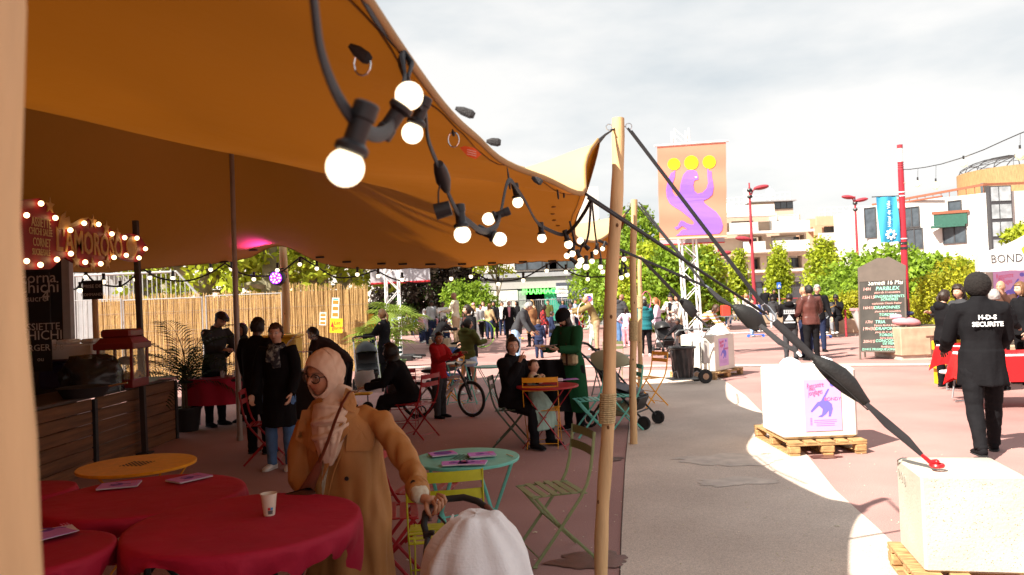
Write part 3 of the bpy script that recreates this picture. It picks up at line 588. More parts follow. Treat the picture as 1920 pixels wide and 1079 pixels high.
#  STRETCH TENT
TENT=bpy.data.materials.new('tent_fabric');TENT.use_nodes=True
_t=TENT.node_tree;_N=_t.nodes;_K=_t.links.new;_b=_N['Principled BSDF']
_b.inputs['Roughness'].default_value=.8;_b.inputs['Specular IOR Level'].default_value=.15
_co=_N.new('ShaderNodeTexCoord');_n=_N.new('ShaderNodeTexNoise');_n.inputs['Scale'].default_value=.9;_n.inputs['Detail'].default_value=4;_K(_co.outputs['Object'],_n.inputs['Vector'])
_r=_N.new('ShaderNodeValToRGB');_r.color_ramp.elements[0].color=(.35,.15,.04,1);_r.color_ramp.elements[1].color=(.40,.175,.05,1);_K(_n.outputs['Fac'],_r.inputs[0]);_K(_r.outputs[0],_b.inputs['Base Color'])
_n2=_N.new('ShaderNodeTexNoise');_n2.inputs['Scale'].default_value=2.2;_n2.inputs['Detail'].default_value=5;_K(_co.outputs['Object'],_n2.inputs['Vector'])
_bp=_N.new('ShaderNodeBump');_bp.inputs['Strength'].default_value=.25;_bp.inputs['Distance'].default_value=.06;_K(_n2.outputs['Fac'],_bp.inputs['Height']);_K(_bp.outputs[0],_b.inputs['Normal'])
_tr=_N.new('ShaderNodeBsdfTranslucent');_tr.inputs['Color'].default_value=(.66,.20,.008,1);_ms=_N.new('ShaderNodeMixShader');_ms.inputs[0].default_value=.105
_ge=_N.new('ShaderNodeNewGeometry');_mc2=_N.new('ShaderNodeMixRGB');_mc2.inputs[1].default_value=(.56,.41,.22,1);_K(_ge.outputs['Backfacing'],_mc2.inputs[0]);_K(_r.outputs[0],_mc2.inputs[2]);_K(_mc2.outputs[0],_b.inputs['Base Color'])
_K(_b.outputs[0],_ms.inputs[1]);_K(_tr.outputs[0],_ms.inputs[2]);_K(_ms.outputs[0],_N['Material Output'].inputs[0])
right=[Vector((-.35,-5,2.45)),Vector((-.5,-2.6,2.5)),Vector((-.55,-.6,2.55)),Vector((-.42,.55,2.35)),P(640,-60,1.15),P(690,0,1.34),P(760,100,1.62),P(842,212,2.15),P(895,262,2.65),P(942,302,3.05),P(1020,333,3.5),P(1095,362,4.0),P(1097,315,4.22),P(1106,285,4.38),P(1124,264,4.52),P(1102,350,5.0),P(1078,420,6.2),P(1085,448,7.2),P(1120,452,7.9),P(1150,430,8.7),P(1172,402,9.1),P(1160,445,9.9),P(1150,470,11),P(1160,480,12),P(1186,483,14.2)]
back=[P(x,y,Y)for x,y,Y in((1186,483,14.2),(1120,486,14.1),(1060,489,14),(960,494,14),(880,500,14),(800,503,14),(704,504,14),(640,501,14),(605,493,14),(575,481,14),(552,469,14),(527,461,14),(503,465,14),(478,478,14),(440,489,13.8),(380,495,13.4),(325,499,13),(270,504,12.5),(160,511,12),(60,508,11.8))]+[Vector((-9.6,11.5,2.4))]
left=[Vector((-9.6,y,2.35+.3*abs(math.sin(y*.5))))for y in(-5,-2,1,4,7,9.5,11.5)]
near=[Vector((x,-5,2.5+.2*math.sin(x)))for x in(-9.6,-7,-5,-3,-1.5,-.35)]
inner=[P(-60,150,3.4),P(48,165,3.4),P(200,190,3.4),P(330,215,3.45),P(430,246,3.5),P(520,272,3.6),P(600,300,3.7),P(700,318,3.8),P(850,332,3.9),P(-40,120,7.6),P(60,138,7.6),P(200,166,8.2),P(330,200,9.2),P(540,272,8.8),P(433,244,10.6),P(640,322,6.8),Vector((-2.6,1.6,3.2)),Vector((-1.5,1.0,2.95)),Vector((-4.5,1.5,3.4)),Vector((-3,-2,3.1)),Vector((-6.5,0,3.0)),Vector((-7.6,5,2.9)),Vector((-7.8,9.5,3.1)),Vector((-3.2,12.4,3.05)),Vector((-.6,11.5,2.65)),Vector((-.4,8.5,2.7)),Vector((-5.6,11.4,2.7)),Vector((-1.6,9.8,3.1))]
def resample(pts,n,per=None):
 d=[0.0]
 for a,b in zip(pts,pts[1:]):d.append(d[-1]+(b-a).length)
 out_=[]
 for k in range(n):
  s=d[-1]*(per[k]if per is not None else k/(n-1));i=max(0,min(len(pts)-2,int(np.searchsorted(d,s))-1));t=(s-d[i])/max(1e-9,d[i+1]-d[i])
  p0,p1,p2,p3=pts[max(i-1,0)],pts[i],pts[i+1],pts[min(i+2,len(pts)-1)]
  l1,l0,l2=(p2-p1).length,(p1-p0).length or 1,(p3-p2).length or 1
  m1=(p2-p0)/(l0+l1)*l1 if i>0 else(p2-p1);m2=(p3-p1)/(l1+l2)*l1 if i<len(pts)-2 else(p2-p1)
  h=t;out_.append(p1*(2*h**3-3*h**2+1)+m1*(h**3-2*h**2+h)+p2*(-2*h**3+3*h**2)+m2*(h**3-h**2))
 return out_
ctrl=right+back[1:]+left[1:-1]+near[:-1]+inner
C=np.array([[p.x,p.y]for p in ctrl]);Zc=np.array([p.z for p in ctrl])
def U(r2):return np.where(r2>1e-12,r2*np.log(np.maximum(r2,1e-12))*.5,0)
n_=len(C);Kmat=U(((C[:,None]-C[None])**2).sum(-1))+np.eye(n_)*1e-4;Pm=np.hstack([np.ones((n_,1)),C]);A=np.block([[Kmat,Pm],[Pm.T,np.zeros((3,3))]])
Wt=np.linalg.solve(A,np.concatenate([Zc,np.zeros(3)]))
def tent_z(x,y):
 q=np.stack([np.ravel(x),np.ravel(y)],1);k=U(((q[:,None]-C[None])**2).sum(-1));return(k@Wt[:n_]+Wt[n_]+q@Wt[n_+1:]).reshape(np.shape(x))
NU,NV=130,190
wts=np.linspace(0,1,NV)
Rr=resample(right,NV);Ll=resample(left,NV);Nn=resample(near,NU);Bb=resample(back[::-1],NU)
GX=np.zeros((NV,NU));GY=np.zeros((NV,NU))
for j in range(NV):
 v=j/(NV-1)
 for i in range(NU):
  u=1-(1-i/(NU-1))**1.5
  l,r_=Ll[j],Rr[j];ii=u*(NU-1);i0=min(int(ii),NU-2);f=ii-i0
  bt=Bb[i0].lerp(Bb[i0+1],f);nr=Nn[i0].lerp(Nn[i0+1],f)
  cx=(1-u)*l.x+u*r_.x+(1-v)*nr.x+v*bt.x-((1-u)*(1-v)*left[0].x+u*(1-v)*right[0].x+(1-u)*v*back[-1].x+u*v*right[-1].x)
  cy=(1-u)*l.y+u*r_.y+(1-v)*nr.y+v*bt.y-((1-u)*(1-v)*left[0].y+u*(1-v)*right[0].y+(1-u)*v*back[-1].y+u*v*right[-1].y)
  GX[j,i]=cx;GY[j,i]=cy
GZ=tent_z(GX,GY)
GZ[:,-1]=[p.z for p in Rr]
for j in range(NV):
 for i in range(NU):
  u,v=i/(NU-1),j/(NV-1);GZ[j,i]+=.035*math.exp(-(1-u)*22)*noise.noise(Vector((u*14,v*70,0)))*(i<NU-1)+.03*math.exp(-(1-v)*26)*noise.noise(Vector((u*60,v*8,4)))+.012*noise.noise(Vector((GX[j,i]*1.3,GY[j,i]*1.3,2)))
SHADEW=mat('shade_wall_cloth',(.04,.025,.015),.85,.1)
tent=thing('stretch_tent','large tan stretch tent covering the tables and the counter','tent',(0,0,0))
mb=MB();mb.v=[(float(GX[j,i]),float(GY[j,i]),float(GZ[j,i]))for j in range(NV)for i in range(NU)]
mb.f=[(j*NU+i,j*NU+i+1,(j+1)*NU+i+1,(j+1)*NU+i)for j in range(NV-1)for i in range(NU-1)];mb.m=[0]*len(mb.f)
mb.build('canopy',TENT,tent,smooth='all')
c=MB();c.grid(lambda u,v:(-9.62+.04*math.sin(u*60),-5+17*u,2.5*v),90,3);c.build('added_shade_wall',SHADEW,tent,smooth='all')  # out-of-view wall added to block sky light from the left
c=MB();c.grid(lambda u,v:(-9.6+8.8*u,-5.02+.04*math.sin(u*40),2.6*v),60,3);c.build('added_shade_wall',SHADEW,tent,smooth='all')  # second added wall, behind the camera, keeps the interior dark
hemM=mat('hem_fabric',(.34,.19,.07),.8,.1)
edge=[Vector(mb.v[j*NU+NU-1])for j in range(NV)];bedge=[Vector(mb.v[(NV-1)*NU+i])for i in range(NU)]
h=MB();h.tube(edge[10:],.014,6,flat=.5);h.tube(bedge,.012,6);h.build('hem',hemM,tent,smooth='all')
SEAM=mat('seam_thread',(.22,.10,.03),.8)
h=MB();e2=[Vector(mb.v[j*NU+NU-4])-Vector((0,0,.004))for j in range(NV)];h.tube(e2[10:],.0025,4);h.build('seam',SEAM,tent)
def tent_pt(px,py,Y0=1,Y1=15):
 d=ray(px,py);last=None
 for k in range(280):
  Y=Y0+(Y1-Y0)*k/279;p=Vector((0,0,CAM_H))+d*(Y/d.y);zz=float(tent_z(np.array([p.x]),np.array([p.y]))[0])
  if p.z>zz:return Vector((p.x,p.y,zz-.01))
 return p
def tab(px,py,Y,dx,dz,w_,L_,ring=False,dy=0):
 p=P(px,py,Y);c=MB();d=Vector((dx,dy,dz)).normalized()
 c.tube([p,p+d*L_*.35,p+d*L_*.8,p+d*L_],[(w_*.4,.002),(w_,.004),(w_*1.1,.005),(w_*.7,.003)],8);c.build('webbing_tab',STRAP,tent)
 if ring:c=MB();q=p+d*L_*.6-Vector((0,0,.018));c.tube([q+Vector((.016*math.cos(k*math.pi/6),0,.022*math.sin(k*math.pi/6)))for k in range(12)],.002,5,closed=True);c.build('ring',CHROME,tent)
for a_ in((854,203,2.12,1,-.45,.012,.055),(912,265,2.72,1,-.15,.014,.05),(951,315,3.1,.1,-1,.016,.085),(997,333,3.35,1,-.6,.014,.05),(1044,350,3.7,.1,-1,.012,.06),(1057,358,3.8,0,-1,.01,.035)):tab(*a_)
tab(655,85,1.5,.6,-.5,.012,.05,True);tab(848,243,2.3,.2,-1,.008,.02,True)
c=MB();q=P(757,95,1.6);c.tube([q,P(753,118,1.55),P(760,148,1.5)],[(.006,.004),(.018,.008),(.006,.004)],8);c.tube([q,P(772,122,1.56),P(764,148,1.5)],[(.005,.003),(.010,.005),(.005,.003)],8);c.build('webbing_tab',STRAP,tent,smooth=True)
c=MB();c.tube([P(678,-15,1.3),P(700,30,1.38),P(728,66,1.5),P(757,95,1.6)],(.0,.0),8)if False else c.tube([P(672,-20,1.28),P(700,28,1.38),P(728,66,1.5),P(757,97,1.6)],[(.012,.004)]*4,8);c.build('edge_strap',STRAP,tent,smooth=True)
c=MB();pa=[P(x,y,2.55)for x,y in((862,277),(872,274),(890,278),(903,290),(892,299),(876,293))];c.add(pa,[tuple(range(6))]);c.build('sewn_label',mat('orange_label',(.85,.11,.015),.6,0),tent)
c=MB()
for k in range(3):a,e=P(876,281+k*4,2.54),P(893,285+k*4,2.54);c.tube([a,e],.0012,4)
c.build('label_print',mat('label_white',(.9,.6,.5),.6,0),tent)
for px,py,n in((715,492,0),(755,493,0),(809,492,0),(866,489,0),(922,486,0),(805,489,0),(980,483,0),(1035,483,0),(650,490,0),(600,482,0),(475,480,0),(420,488,0)):
 q=P(px,py-3,13.6);zz=float(tent_z(np.array([q.x]),np.array([q.y]))[0]);c=MB();c.box((q.x,q.y,zz-.02),(.14,.05,.03));c.build('webbing_tab',STRAP,tent)
c=MB()
for px,py in((1038,385),(1036,399),(1039,411),(1046,421)):q=tent_pt(px,py,3,9);c.ball(q,(.018,.018,.006),8)
c.build('stitched_eyes',SEAM,tent)
# ------------------------------------------------------------------ masts and poles
def wpole(label,bpx,bpy,Yb,tpx,tpy,Yt,r0,r1,wrap=None,rings=True):
 a=G(bpx,bpy)if Yb is None else XZ(bpx,Yb);e=P(tpx,tpy,Yt or a.y);t=thing('wooden_tent_pole',label,'tent pole',a,group='wooden tent poles');d=e-a;n=26;c=MB();ph=random.random()*9
 pts=[d*(k/n)+Vector((.008*math.sin(k*.5+ph),.006*math.cos(k*.37+ph),0))for k in range(n+1)]
 c.tube(pts,[r0+(r1-r0)*k/n+.0022*math.sin(k*1.7+ph)for k in range(n+1)],18);pl=c.build('shaft',WOODP,t,smooth=True)
 c=MB()
 for k in(5,9,15,20):an=-1.9+.6*math.sin(k);q=pts[k]+Vector((math.cos(an),math.sin(an),0))*r0*.93;c.ball(q,(.008,.006,.012),8)
 c.build('knots',mat('dark_knot',(.14,.06,.02),.7),pl)
 if wrap:
  z0,z1=wrap;c=MB();m=14
  for k in range(m):zz=z0+(z1-z0)*k/(m-1);c.tube([d*(zz/d.z)+Vector(((r0+.004)*math.cos(q*.5236),(r0+.004)*math.sin(q*.5236),0))for q in range(12)],(z1-z0)/m*.55,5,closed=True)
  c.build('rope_wrap',mat('jute_rope',(.5,.38,.2),.9,.2,60),t)
 if rings:
  for s in(-1,1):
   c=MB();q=d+Vector((s*(r1+.022),0,-.05));c.tube([q+Vector((.018*math.cos(k*math.pi/6),0,.018*math.sin(k*math.pi/6)))for k in range(12)],.0035,6,closed=True);c.tube([d+Vector((s*r1*.5,0,-.05)),q-Vector((s*.018,0,0))],.005,6);c.build('eye_ring',CHROME,t)
 return t,a,e
p1,p1a,p1e=wpole('tall front wooden pole standing between the turquoise chairs and the path',1126,1115,None,1160,222,4.68,.040,.036,(.98,1.14))
p2,p2a,p2e=wpole('second wooden pole, standing just right of the tall front one at the path edge',1187,833,None,1188,375,None,.043,.036,(1.2,1.42))
p3,p3a,p3e=wpole('third and farthest wooden pole of the row, behind the second',1200,728,None,1200,480,None,.045,.038,(1.5,1.72))
wpole('very near blurred pale wooden pole at the left edge of the picture',-2,1700,.62,-92,-620,.60,.052,.050,rings=False)
wpole('wooden pole carrying the purple spotlight in front of the reed fence',543,690,14.3,531,462,14.2,.075,.065,(1.2,1.3),rings=False)
a=G(450,826);e=P(433,249,a.y-.03);t=thing('metal_tent_mast','slim grey metal mast under the tent left of the dark haired crowd','tent pole',a);d=e-a;MASTM=mat('mast_metal',(.33,.27,.23),.45,.12,metal=.4)
c=MB();c.tube([(0,0,0),d*.55],.036,18);c.build('lower_tube',MASTM,t,smooth=True);c=MB();c.tube([d*.55,d],.031,18);c.tube([d*.54,d*.56],.039,18);c.build('upper_tube',MASTM,t,smooth=True);c=MB();c.tube([(0,0,-.0),(0,0,.06)],.045,18);c.build('foot',MASTM,t)
# ------------------------------------------------------------------ guy straps with pouches
BL1=PZ(1757,877,.69)
def fat(c,pts,rs,n=10):c.tube(pts,rs,n)
t=thing('guy_strap','black ratchet strap with long padded pouch hooked to the front concrete block','strap')
S=P(1177,242,4.66);S2=P(1098,364,4.02);M_=P(1437,583,4.62)
c=MB();c.tube([S+Vector((.0,0,.004)),M_],.0075,6);c.tube([S+Vector((.02,0,-.012)),M_+Vector((.012,0,0))],.0075,6);c.build('pole_rope',STRAP,t)
c=MB();c.tube([S2,M_+Vector((-.02,0,-.01))],.0075,6);c.tube([S2+Vector((.01,0,-.02)),M_+Vector((0,0,-.02))],.0075,6);c.build('edge_rope',STRAP,t)
c=MB();a,e=P(1430,572,4.62),P(1452,602,4.61);u_=(e-a).normalized();nn=Vector((u_.z,0,-u_.x))*.022
c.tube([a-nn*.5,a+nn*.5,a+nn+u_*.03,e+nn-u_*.02,e+nn*.4,e-nn*.4,e-nn-u_*.02,a-nn+u_*.03],.006,6,closed=True);c.build('carabiner',CHROME,t)
W1,W2,W3,W4=P(1452,603,4.61),P(1530,675,4.57),P(1625,758,4.52),P(1728,853,4.47)
c=MB();c.tube([W1,P(1490,638,4.59),W2],[(.022,.012),(.026,.014),(.018,.010)],10,up=(.6,0,.8));c.build('webbing',STRAP,t,smooth=True);c=MB();c.tube([W3,P(1665,796,4.50),P(1700,825,4.485),W4],[(.014,.006),(.026,.006),(.024,.006),(.012,.008)],10,up=(.6,0,.8));c.build('webbing',STRAP,t,smooth=True)
c=MB();pp=[P(x,y,4.55)for x,y in((1524,668),(1536,679),(1552,690),(1572,706),(1592,724),(1612,744),(1627,757))]
c.tube(pp,[(.012,.01),(.034,.03),(.05,.045),(.062,.05),(.056,.045),(.036,.03),(.02,.014)],14,up=(.6,0,.8));c.tube([q+Vector((-.02,-.045,-.03))for q in pp],.004,5);c.build('pouch',mat('pouch_cloth',(.016,.015,.015),.6,.2,10,.4,60),t,smooth=True)
HOOKR=mat('red_shackle',(.55,.01,.015),.35,.1)
c=MB();c.tube([W4,P(1743,866,4.45),BL1+Vector((0,0,.03))],[(.01,.01),(.013,.013),(.018,.014)],8);c.tube([BL1+Vector((.03*math.cos(k*math.pi/6),.03*math.sin(k*math.pi/6),.012))for k in range(12)],.012,6,closed=True);c.ball(BL1+Vector((0,0,.03)),.016,8);c.build('red_shackle',HOOKR,t,smooth=True)
t=thing('guy_strap','black strap with drooping pouch running to the poster block in the middle','strap');Sb=P(1197,387,9.2);B2=P(1494,660,8.6)
c=MB();c.tube([Sb,P(1322,536,8.9)],.009,6);c.tube([Sb+Vector((.03,0,0)),P(1322,536,8.9)],.009,6);c.tube([P(1122,450,7.9),P(1322,536,8.9)],.009,6);c.tube([P(1122,452,7.9),P(1326,540,8.9)],.009,6);c.build('pole_rope',STRAP,t)
c=MB();c.tube([P(1322,536,8.9),P(1335,545,8.9)],.016,6);c.build('carabiner',CHROME,t)
c=MB();c.tube([P(1328,541,8.9),P(1350,562,8.85),P(1376,576,8.8)],[(.02,.02),(.035,.03),(.012,.01)],8);c.build('webbing',STRAP,t);c=MB();c.tube([P(1425,610,8.75),P(1462,642,8.65),B2],[(.028,.008),(.034,.008),(.02,.008)],8,up=(.6,0,.8));c.build('webbing',STRAP,t)
c=MB();c.tube([P(x,y,8.78)for x,y in((1374,574),(1386,580),(1400,590),(1415,603),(1424,616),(1418,620))],[(.02,.02),(.07,.06),(.1,.08),(.11,.06),(.09,.02),(.03,.01)],12,up=(.6,0,.8));c.build('pouch',_mats['pouch_cloth'],t,smooth=True)
c=MB();c.tube([B2,P(1502,668,8.6)],.015,8);c.build('white_hook',SIGNW,t)
t=thing('guy_strap','thin black strap with small pouch running to the bin side block','strap');Sc=P(1206,488,15);B3=P(1326,612,16.2)
c=MB();c.tube([Sc,P(1275,560,15.4)],[(.03,.01),(.04,.012)],8,up=(.6,0,.8));c.build('webbing',STRAP,t);c=MB();c.tube([P(1296,584,15.6),B3],(.03),6,flat=.3);c.build('webbing',STRAP,t)
c=MB();c.tube([P(1276,562,15.5),P(1288,572,15.5),P(1300,588,15.5),P(1298,596,15.5)],[(.05,.04),(.11,.08),(.10,.06),(.03,.02)],10,up=(.6,0,.8));c.build('pouch',_mats['pouch_cloth'],t,smooth=True)
t=thing('guy_rope','thin paired rope from the top of the second wooden pole to the carabiner','rope')
c=MB();c.tube([p2e+Vector((.06,0,-.03)),P(1320,530,8.95)],.007,5);c.build('long_cord',STRAP,t);c=MB();c.tube([P(1146,244,4.62),P(1150,243,4.66)],.006,5);c.tube([P(1120,268,4.5),P(1135,253,4.58),P(1153,241,4.66)],[.014,.007,.004],6);c.tube([P(1172,402,9.1),P(1181,392,9.15)],.012,5);c.build('cords',STRAP,t)
# ------------------------------------------------------------------ festoon lights
BGL=mat('opal_bulb_glass',(.95,.88,.74),.2,0,emit=1.05,ecol=(1,.80,.52),coat=.3)
def festoon(name,label,route,bulbs,cr=.006,flat=None,br=.0225,group='strings of round bulbs'):
 t=thing(name,label,'string lights',(0,0,0),group=group)
 if route:
  c=MB()
  for rt in(route if isinstance(route[0],list)else[route]):
   pts=resample([P(*q)for q in rt],len(rt)*5);c.tube(pts,[(cr,cr*.35)]*len(pts)if flat else cr,8)
  c.build('cable',STRAP,t,smooth=True)
 for(hx,hy,bx_,by_,Y_,r_)in bulbs:
  a,e=P(hx,hy,Y_),P(bx_,by_,Y_);d=(e-a).normalized();k=r_/.0225;m=d.to_track_quat('Z','Y').to_matrix();base=e-d*r_*.93
  c=MB();c.lathe([(.013*k,-.060*k),(.0155*k,-.058*k),(.0155*k,-.040*k),(.0135*k,-.038*k),(.0135*k,-.012*k),(.018*k,-.008*k),(.0205*k,-.006*k),(.0205*k,.001*k),(.018*k,.003*k),(.0125*k,.0035*k)],base,16,m);hd=c.build('bulb_holder',BLACK,t,smooth=True)
  c=MB();c.ball(e,r_,20 if Y_<6 else 10,m);c.build('bulb',BGL,hd,smooth='all')
 return t
near_route=[(560,-160,.72),(584,-30,.76),(600,90,.82),(628,170,.88),(660,222,.93),(690,248,1.0),(715,252,1.12),(735,235,1.25),(752,180,1.42),(760,145,1.5)]
route2=[(764,148,1.5),(780,185,1.6),(797,212,1.68),(802,260,1.78),(824,318,1.92),(840,362,2.0),(858,398,2.08),(880,418,2.2),(906,434,2.45),(930,425,2.65),(938,403,2.8),(953,340,3.0),(972,358,3.25),(985,378,3.4),(1008,418,3.9),(1030,432,4.1),(1058,440,4.25),(1078,424,4.15),(1098,395,4.08),(1108,376,4.05)]
festoon('festoon_string','nearest black cable with big round bulbs hooked along the tent edge',[near_route,route2],[(678,226,647,315,.93,.0225),(728,238,767,180,1.27,.0225),(789,208,773,250,1.66,.0225),(862,398,867,440,2.1,.0225),(910,436,937,449,2.55,.0225),(941,401,916,411,2.8,.0225),(967,357,971,380,3.3,.0225),(1014,425,1016,447,4.0,.0225),(1060,436,1066,459,4.25,.0225)],.011,flat=True)
t=bpy.data.objects['festoon_string']
c=MB();q=P(830,335,1.94);c.tube([P(822,308,1.9),P(826,320,1.92),P(831,338,1.94),P(838,358,1.97)],[.012,.017,.019,.009],14);c.build('cable_connector',BLACK,t,smooth=True)
c=MB();c.tube([P(829,330,1.93),P(822,360,1.93),P(822,388,1.93)],.0022,5);c.tube([P(816,398,1.93),P(845,390,1.93)],[.02,.018],16);c.build('connector_cap',BLACK,t)
festoon('festoon_string','bunched cluster of bulbs hanging below the first low corner of the tent',[[(1108,376,4.1),(1106,410,4.6),(1102,445,5.0),(1094,462,5.2),(1080,458,5.3),(1072,430,5.4),(1068,415,5.4)],[(1072,430,5.4),(1076,455,5.5),(1074,470,5.5),(1086,474,5.5),(1093,450,5.5)],[(1110,380,5.5),(1118,452,6.2),(1124,470,6.5),(1128,490,7)]],[(1097,461,1088,452,5.2,.0225),(1075,462,1073,476,5.4,.0225),(1070,468,1063,480,5.4,.02),(1084,476,1089,489,5.5,.0225),(1074,488,1085,498,5.5,.0225),(1099,487,1099,501,5.6,.0225),(1110,478,1110,490,6,.02),(1119,462,1117,473,6.2,.02),(1126,488,1126,501,6.5,.02),(1132,462,1130,467,7,.02),(1128,500,1130,510,7,.02)],.007)
festoon('festoon_string','short loop of bulbs between the second and third wooden poles',[[(1166,490,9.6),(1168,515,10),(1175,500,10),(1165,490,10),(1178,504,10.5),(1184,494,11),(1190,488,12)]],[(1169,477,1170,486,9.8,.03),(1163,512,1165,521,10,.03),(1173,508,1176,516,10.2,.03),(1156,488,1155,493,10,.03)],.01)
bk=[[(100,506,11.5),(118,530,11.7),(140,543,12),(152,532,12),(160,512,12)],[(160,512,12),(180,530,12),(224,537,12.2),(250,520,12.4),(268,505,12.5)],[(268,505,12.5),(300,522,12.8),(350,527,13),(395,512,13.3),(422,494,13.5)],[(422,494,13.5),(450,512,13.7),(478,518,13.8),(520,514,14),(556,488,14),(564,482,14)],[(564,482,14),(590,498,14),(630,520,14),(670,518,14),(704,507,14)],[(704,507,14),(740,524,14),(790,532,14),(840,524,14),(870,512,14),(890,512,14),(915,525,14),(950,527,14),(985,520,14),(1010,506,14),(1040,489,14)],[(1040,489,14),(1060,506,14),(1090,518,14),(1110,520,14),(1160,517,14)]]
festoon('festoon_string','long cable of small bulbs looping along the far edge of the tent',bk,[(x,y-9,x,y,12 if x<260 else 13.9,.036)for x,y in((98,525),(122,535),(126,546),(150,545),(161,520),(194,529),(225,543),(255,525),(281,521),(324,522),(395,506),(434,505),(476,524),(520,507),(562,496),(594,504),(670,515),(709,518),(754,525),(846,523),(883,519),(934,533),(981,526),(1025,508),(1061,510),(1102,524))],.014)
# ------------------------------------------------------------------ purple stage spotlight
PURP=mat('purple_led',(.5,.1,1),.4,0,emit=9,ecol=(.42,.07,1));p=P(521,522,14.0)
t=thing('stage_spotlight','round LED spotlight glowing purple on the wooden pole before the reeds','spotlight',p)
c=MB();c.lathe([(.11,.12),(.13,.08),(.135,-.02),(.11,-.05)],(0,0,0),24,(R(90),0,0));c.build('housing',BLACK,t,smooth=True)
c=MB();c.lathe([(.105,0),(.105,.006)],(0,-.125,0),24,(R(90),0,0));c.build('lens_plate',mat('purple_plate',(.12,.03,.3),.4,0,emit=.9,ecol=(.25,.03,.8)),t)
c=MB()
for k in range(12):rr,an=((.035,k*2.094)if k<3 else(.078,k*.698));c.ball((rr*math.cos(an),-.135,rr*math.sin(an)),.017,8)
c.build('led_lenses',PURP,t)
c=MB();c.tube([(-.15,.02,0),(-.16,.02,.1),(0,.03,.16),(.16,.02,.1),(.15,.02,0)],.008,6);c.tube([(0,.03,.16),(.1,.04,.17)],.012,6);c.build('yoke',BLACK,t)
pl_=bpy.data.lights.new('spot_glow','SPOT');pl_.energy=70;pl_.color=(.9,.05,.75);pl_.spot_size=R(55);pl_.spot_blend=1;pl_.shadow_soft_size=.08
po=bpy.data.objects.new('spot_glow',pl_);scene.collection.objects.link(po);po.parent=t;po.location=(0,-.35,.1);po.rotation_euler=Vector((-.25,-.62,.85)).to_track_quat('-Z','Y').to_euler()
#  FOOD COUNTER (left, under the tent)
CX_=-4.72
PLANK=mat('stained_planks',(.17,.07,.025),.6,.4,3,.35,25,stretch=(3,.5,8));FRB=mat('dark_steel',(.03,.03,.032),.5,.2);DKTOP=mat('dark_counter_top',(.07,.05,.04),.45,.3)
t=thing('plank_counter','long food counter faced with brown planks in black frames','counter',(0,0,0));CHT=.84
ya,yb_=6.3,11.05
for k,(y0,y1)in enumerate(((4.9,6.75),(6.75,8.9),(8.9,11.05))):
 c=MB()
 for j in range(6):c.rbox((CX_,(y0+y1)/2,.07+.135*j),(.03,y1-y0-.1,.128),.006)
 c.build('plank_panel',PLANK,t)
 c=MB();c.box((CX_+.01,y0,CHT/2-.02),(.05,.06,CHT-.04));c.box((CX_+.01,y1-.03,CHT/2-.02),(.05,.06,CHT-.04))if k==2 else None;c.build('frame_post',FRB,t)
c=MB();c.rbox((CX_-.32,(4.9+11.05)/2,CHT),(.74,6.2,.04),.008);c.build('counter_top',DKTOP,t)
c=MB();c.box((CX_-.35,11.03,CHT/2-.02),(.62,.03,CHT-.06));c.build('end_panel',PLANK,t)
t=thing('menu_wall','dark grey kiosk wall with white post behind the counter','wall',(0,0,0));q0,q1=P(20,520,10.5),P(122,520,10.5)
c=MB();c.box(((q0.x+q1.x)/2-1,10.5,1.35),(q1.x-q0.x+2,.08,2.7));c.build('panel',mat('kiosk_panel',(.035,.036,.04),.6,.2),t)
c=MB();c.box((q1.x+.06,10.45,1.35),(.1,.1,2.7));c.build('white_post',mat('dull_white_post',(.42,.42,.42),.6),t)
CHALK=mat('chalk',(.6,.58,.54),.9,.1);CHALKY=mat('chalk_gold',(.55,.42,.2),.9,.1);BOARD=mat('blackboard',(.018,.018,.019),.7,.3,4)
def board(label,pxa,pya,pxb,pyb_,Y,lines,name='chalk_menu',size=.1,col=CHALK,frame=False,post=False,cat='chalkboard'):
 a,e=P(pxa,pya,Y),P(pxb,pyb_,Y);t=thing(name,label,cat,((a.x+e.x)/2,Y,e.z));w_,h_=abs(e.x-a.x),a.z-e.z
 c=MB();c.box((0,0,h_/2),(w_,.02,h_));c.build('board',BOARD,t)
 for s,u,v,sz in lines:text(t,s,sz,((u-.5)*w_,-.013,v*h_),(R(90),0,0),col,ext=.001,align='CENTER',name='chalk_writing')
 if post:c=MB();c.tube([(0,.04,h_*.8),(.01,.04,-e.z)],.035,8);c.build('wooden_post',WOODP,t)
 return t
board('tall chalk menu reading corna Chichi hung above the counter',48,512,95,600,10.2,[('corna',.55,.88,.2),('Chichi',.5,.68,.22),('4',.85,.5,.2),('sucre',.45,.45,.12)])
board('lower chalk menu reading ASSIETTE CHICHI behind the counter',55,602,98,696,9.6,[('ASSIETTE',.52,.87,.12),('CHICHI',.52,.70,.16),('BURGER 3.8',.5,.46,.11),('ou',.5,.24,.08)])
board('small blackboard sign reading PRISE DE COMMANDE on a wooden post',155,527,193,561,10.0,[('PRISE DE',.5,.68,.06),('COMMANDE',.5,.25,.05)],'order_sign',post=True)
SX=-4.62
def sp(px,py,X=SX):q=PX(px,py,X);return(q.y,q.z)
MREED=mat('marquee_red',(.22,.008,.012),.5,.15);MGOLD=mat('marquee_gold',(.45,.25,.07),.5,.15)
t=thing('marquee_sign','dark red fairground sign reading L AMOROSO ringed with small lit bulbs','sign',(SX,0,0),rotz=R(90))
lob=[sp(x,y)for x,y in((30,380),(48,374),(75,372),(95,390),(112,412),(128,427),(145,415),(165,410),(185,416),(205,428),(222,440),(245,438),(262,442),(278,466),(266,482),(258,492),(240,490),(222,484),(205,488),(185,500),(160,503),(140,493),(122,483),(110,492),(95,505),(60,506),(30,506))]
c=MB();c.prism(lob,.03);c.build('sign_board',MREED,t)
rp_=lambda px,py:Vector((sp(px,py)[0],-.016,sp(px,py)[1]))
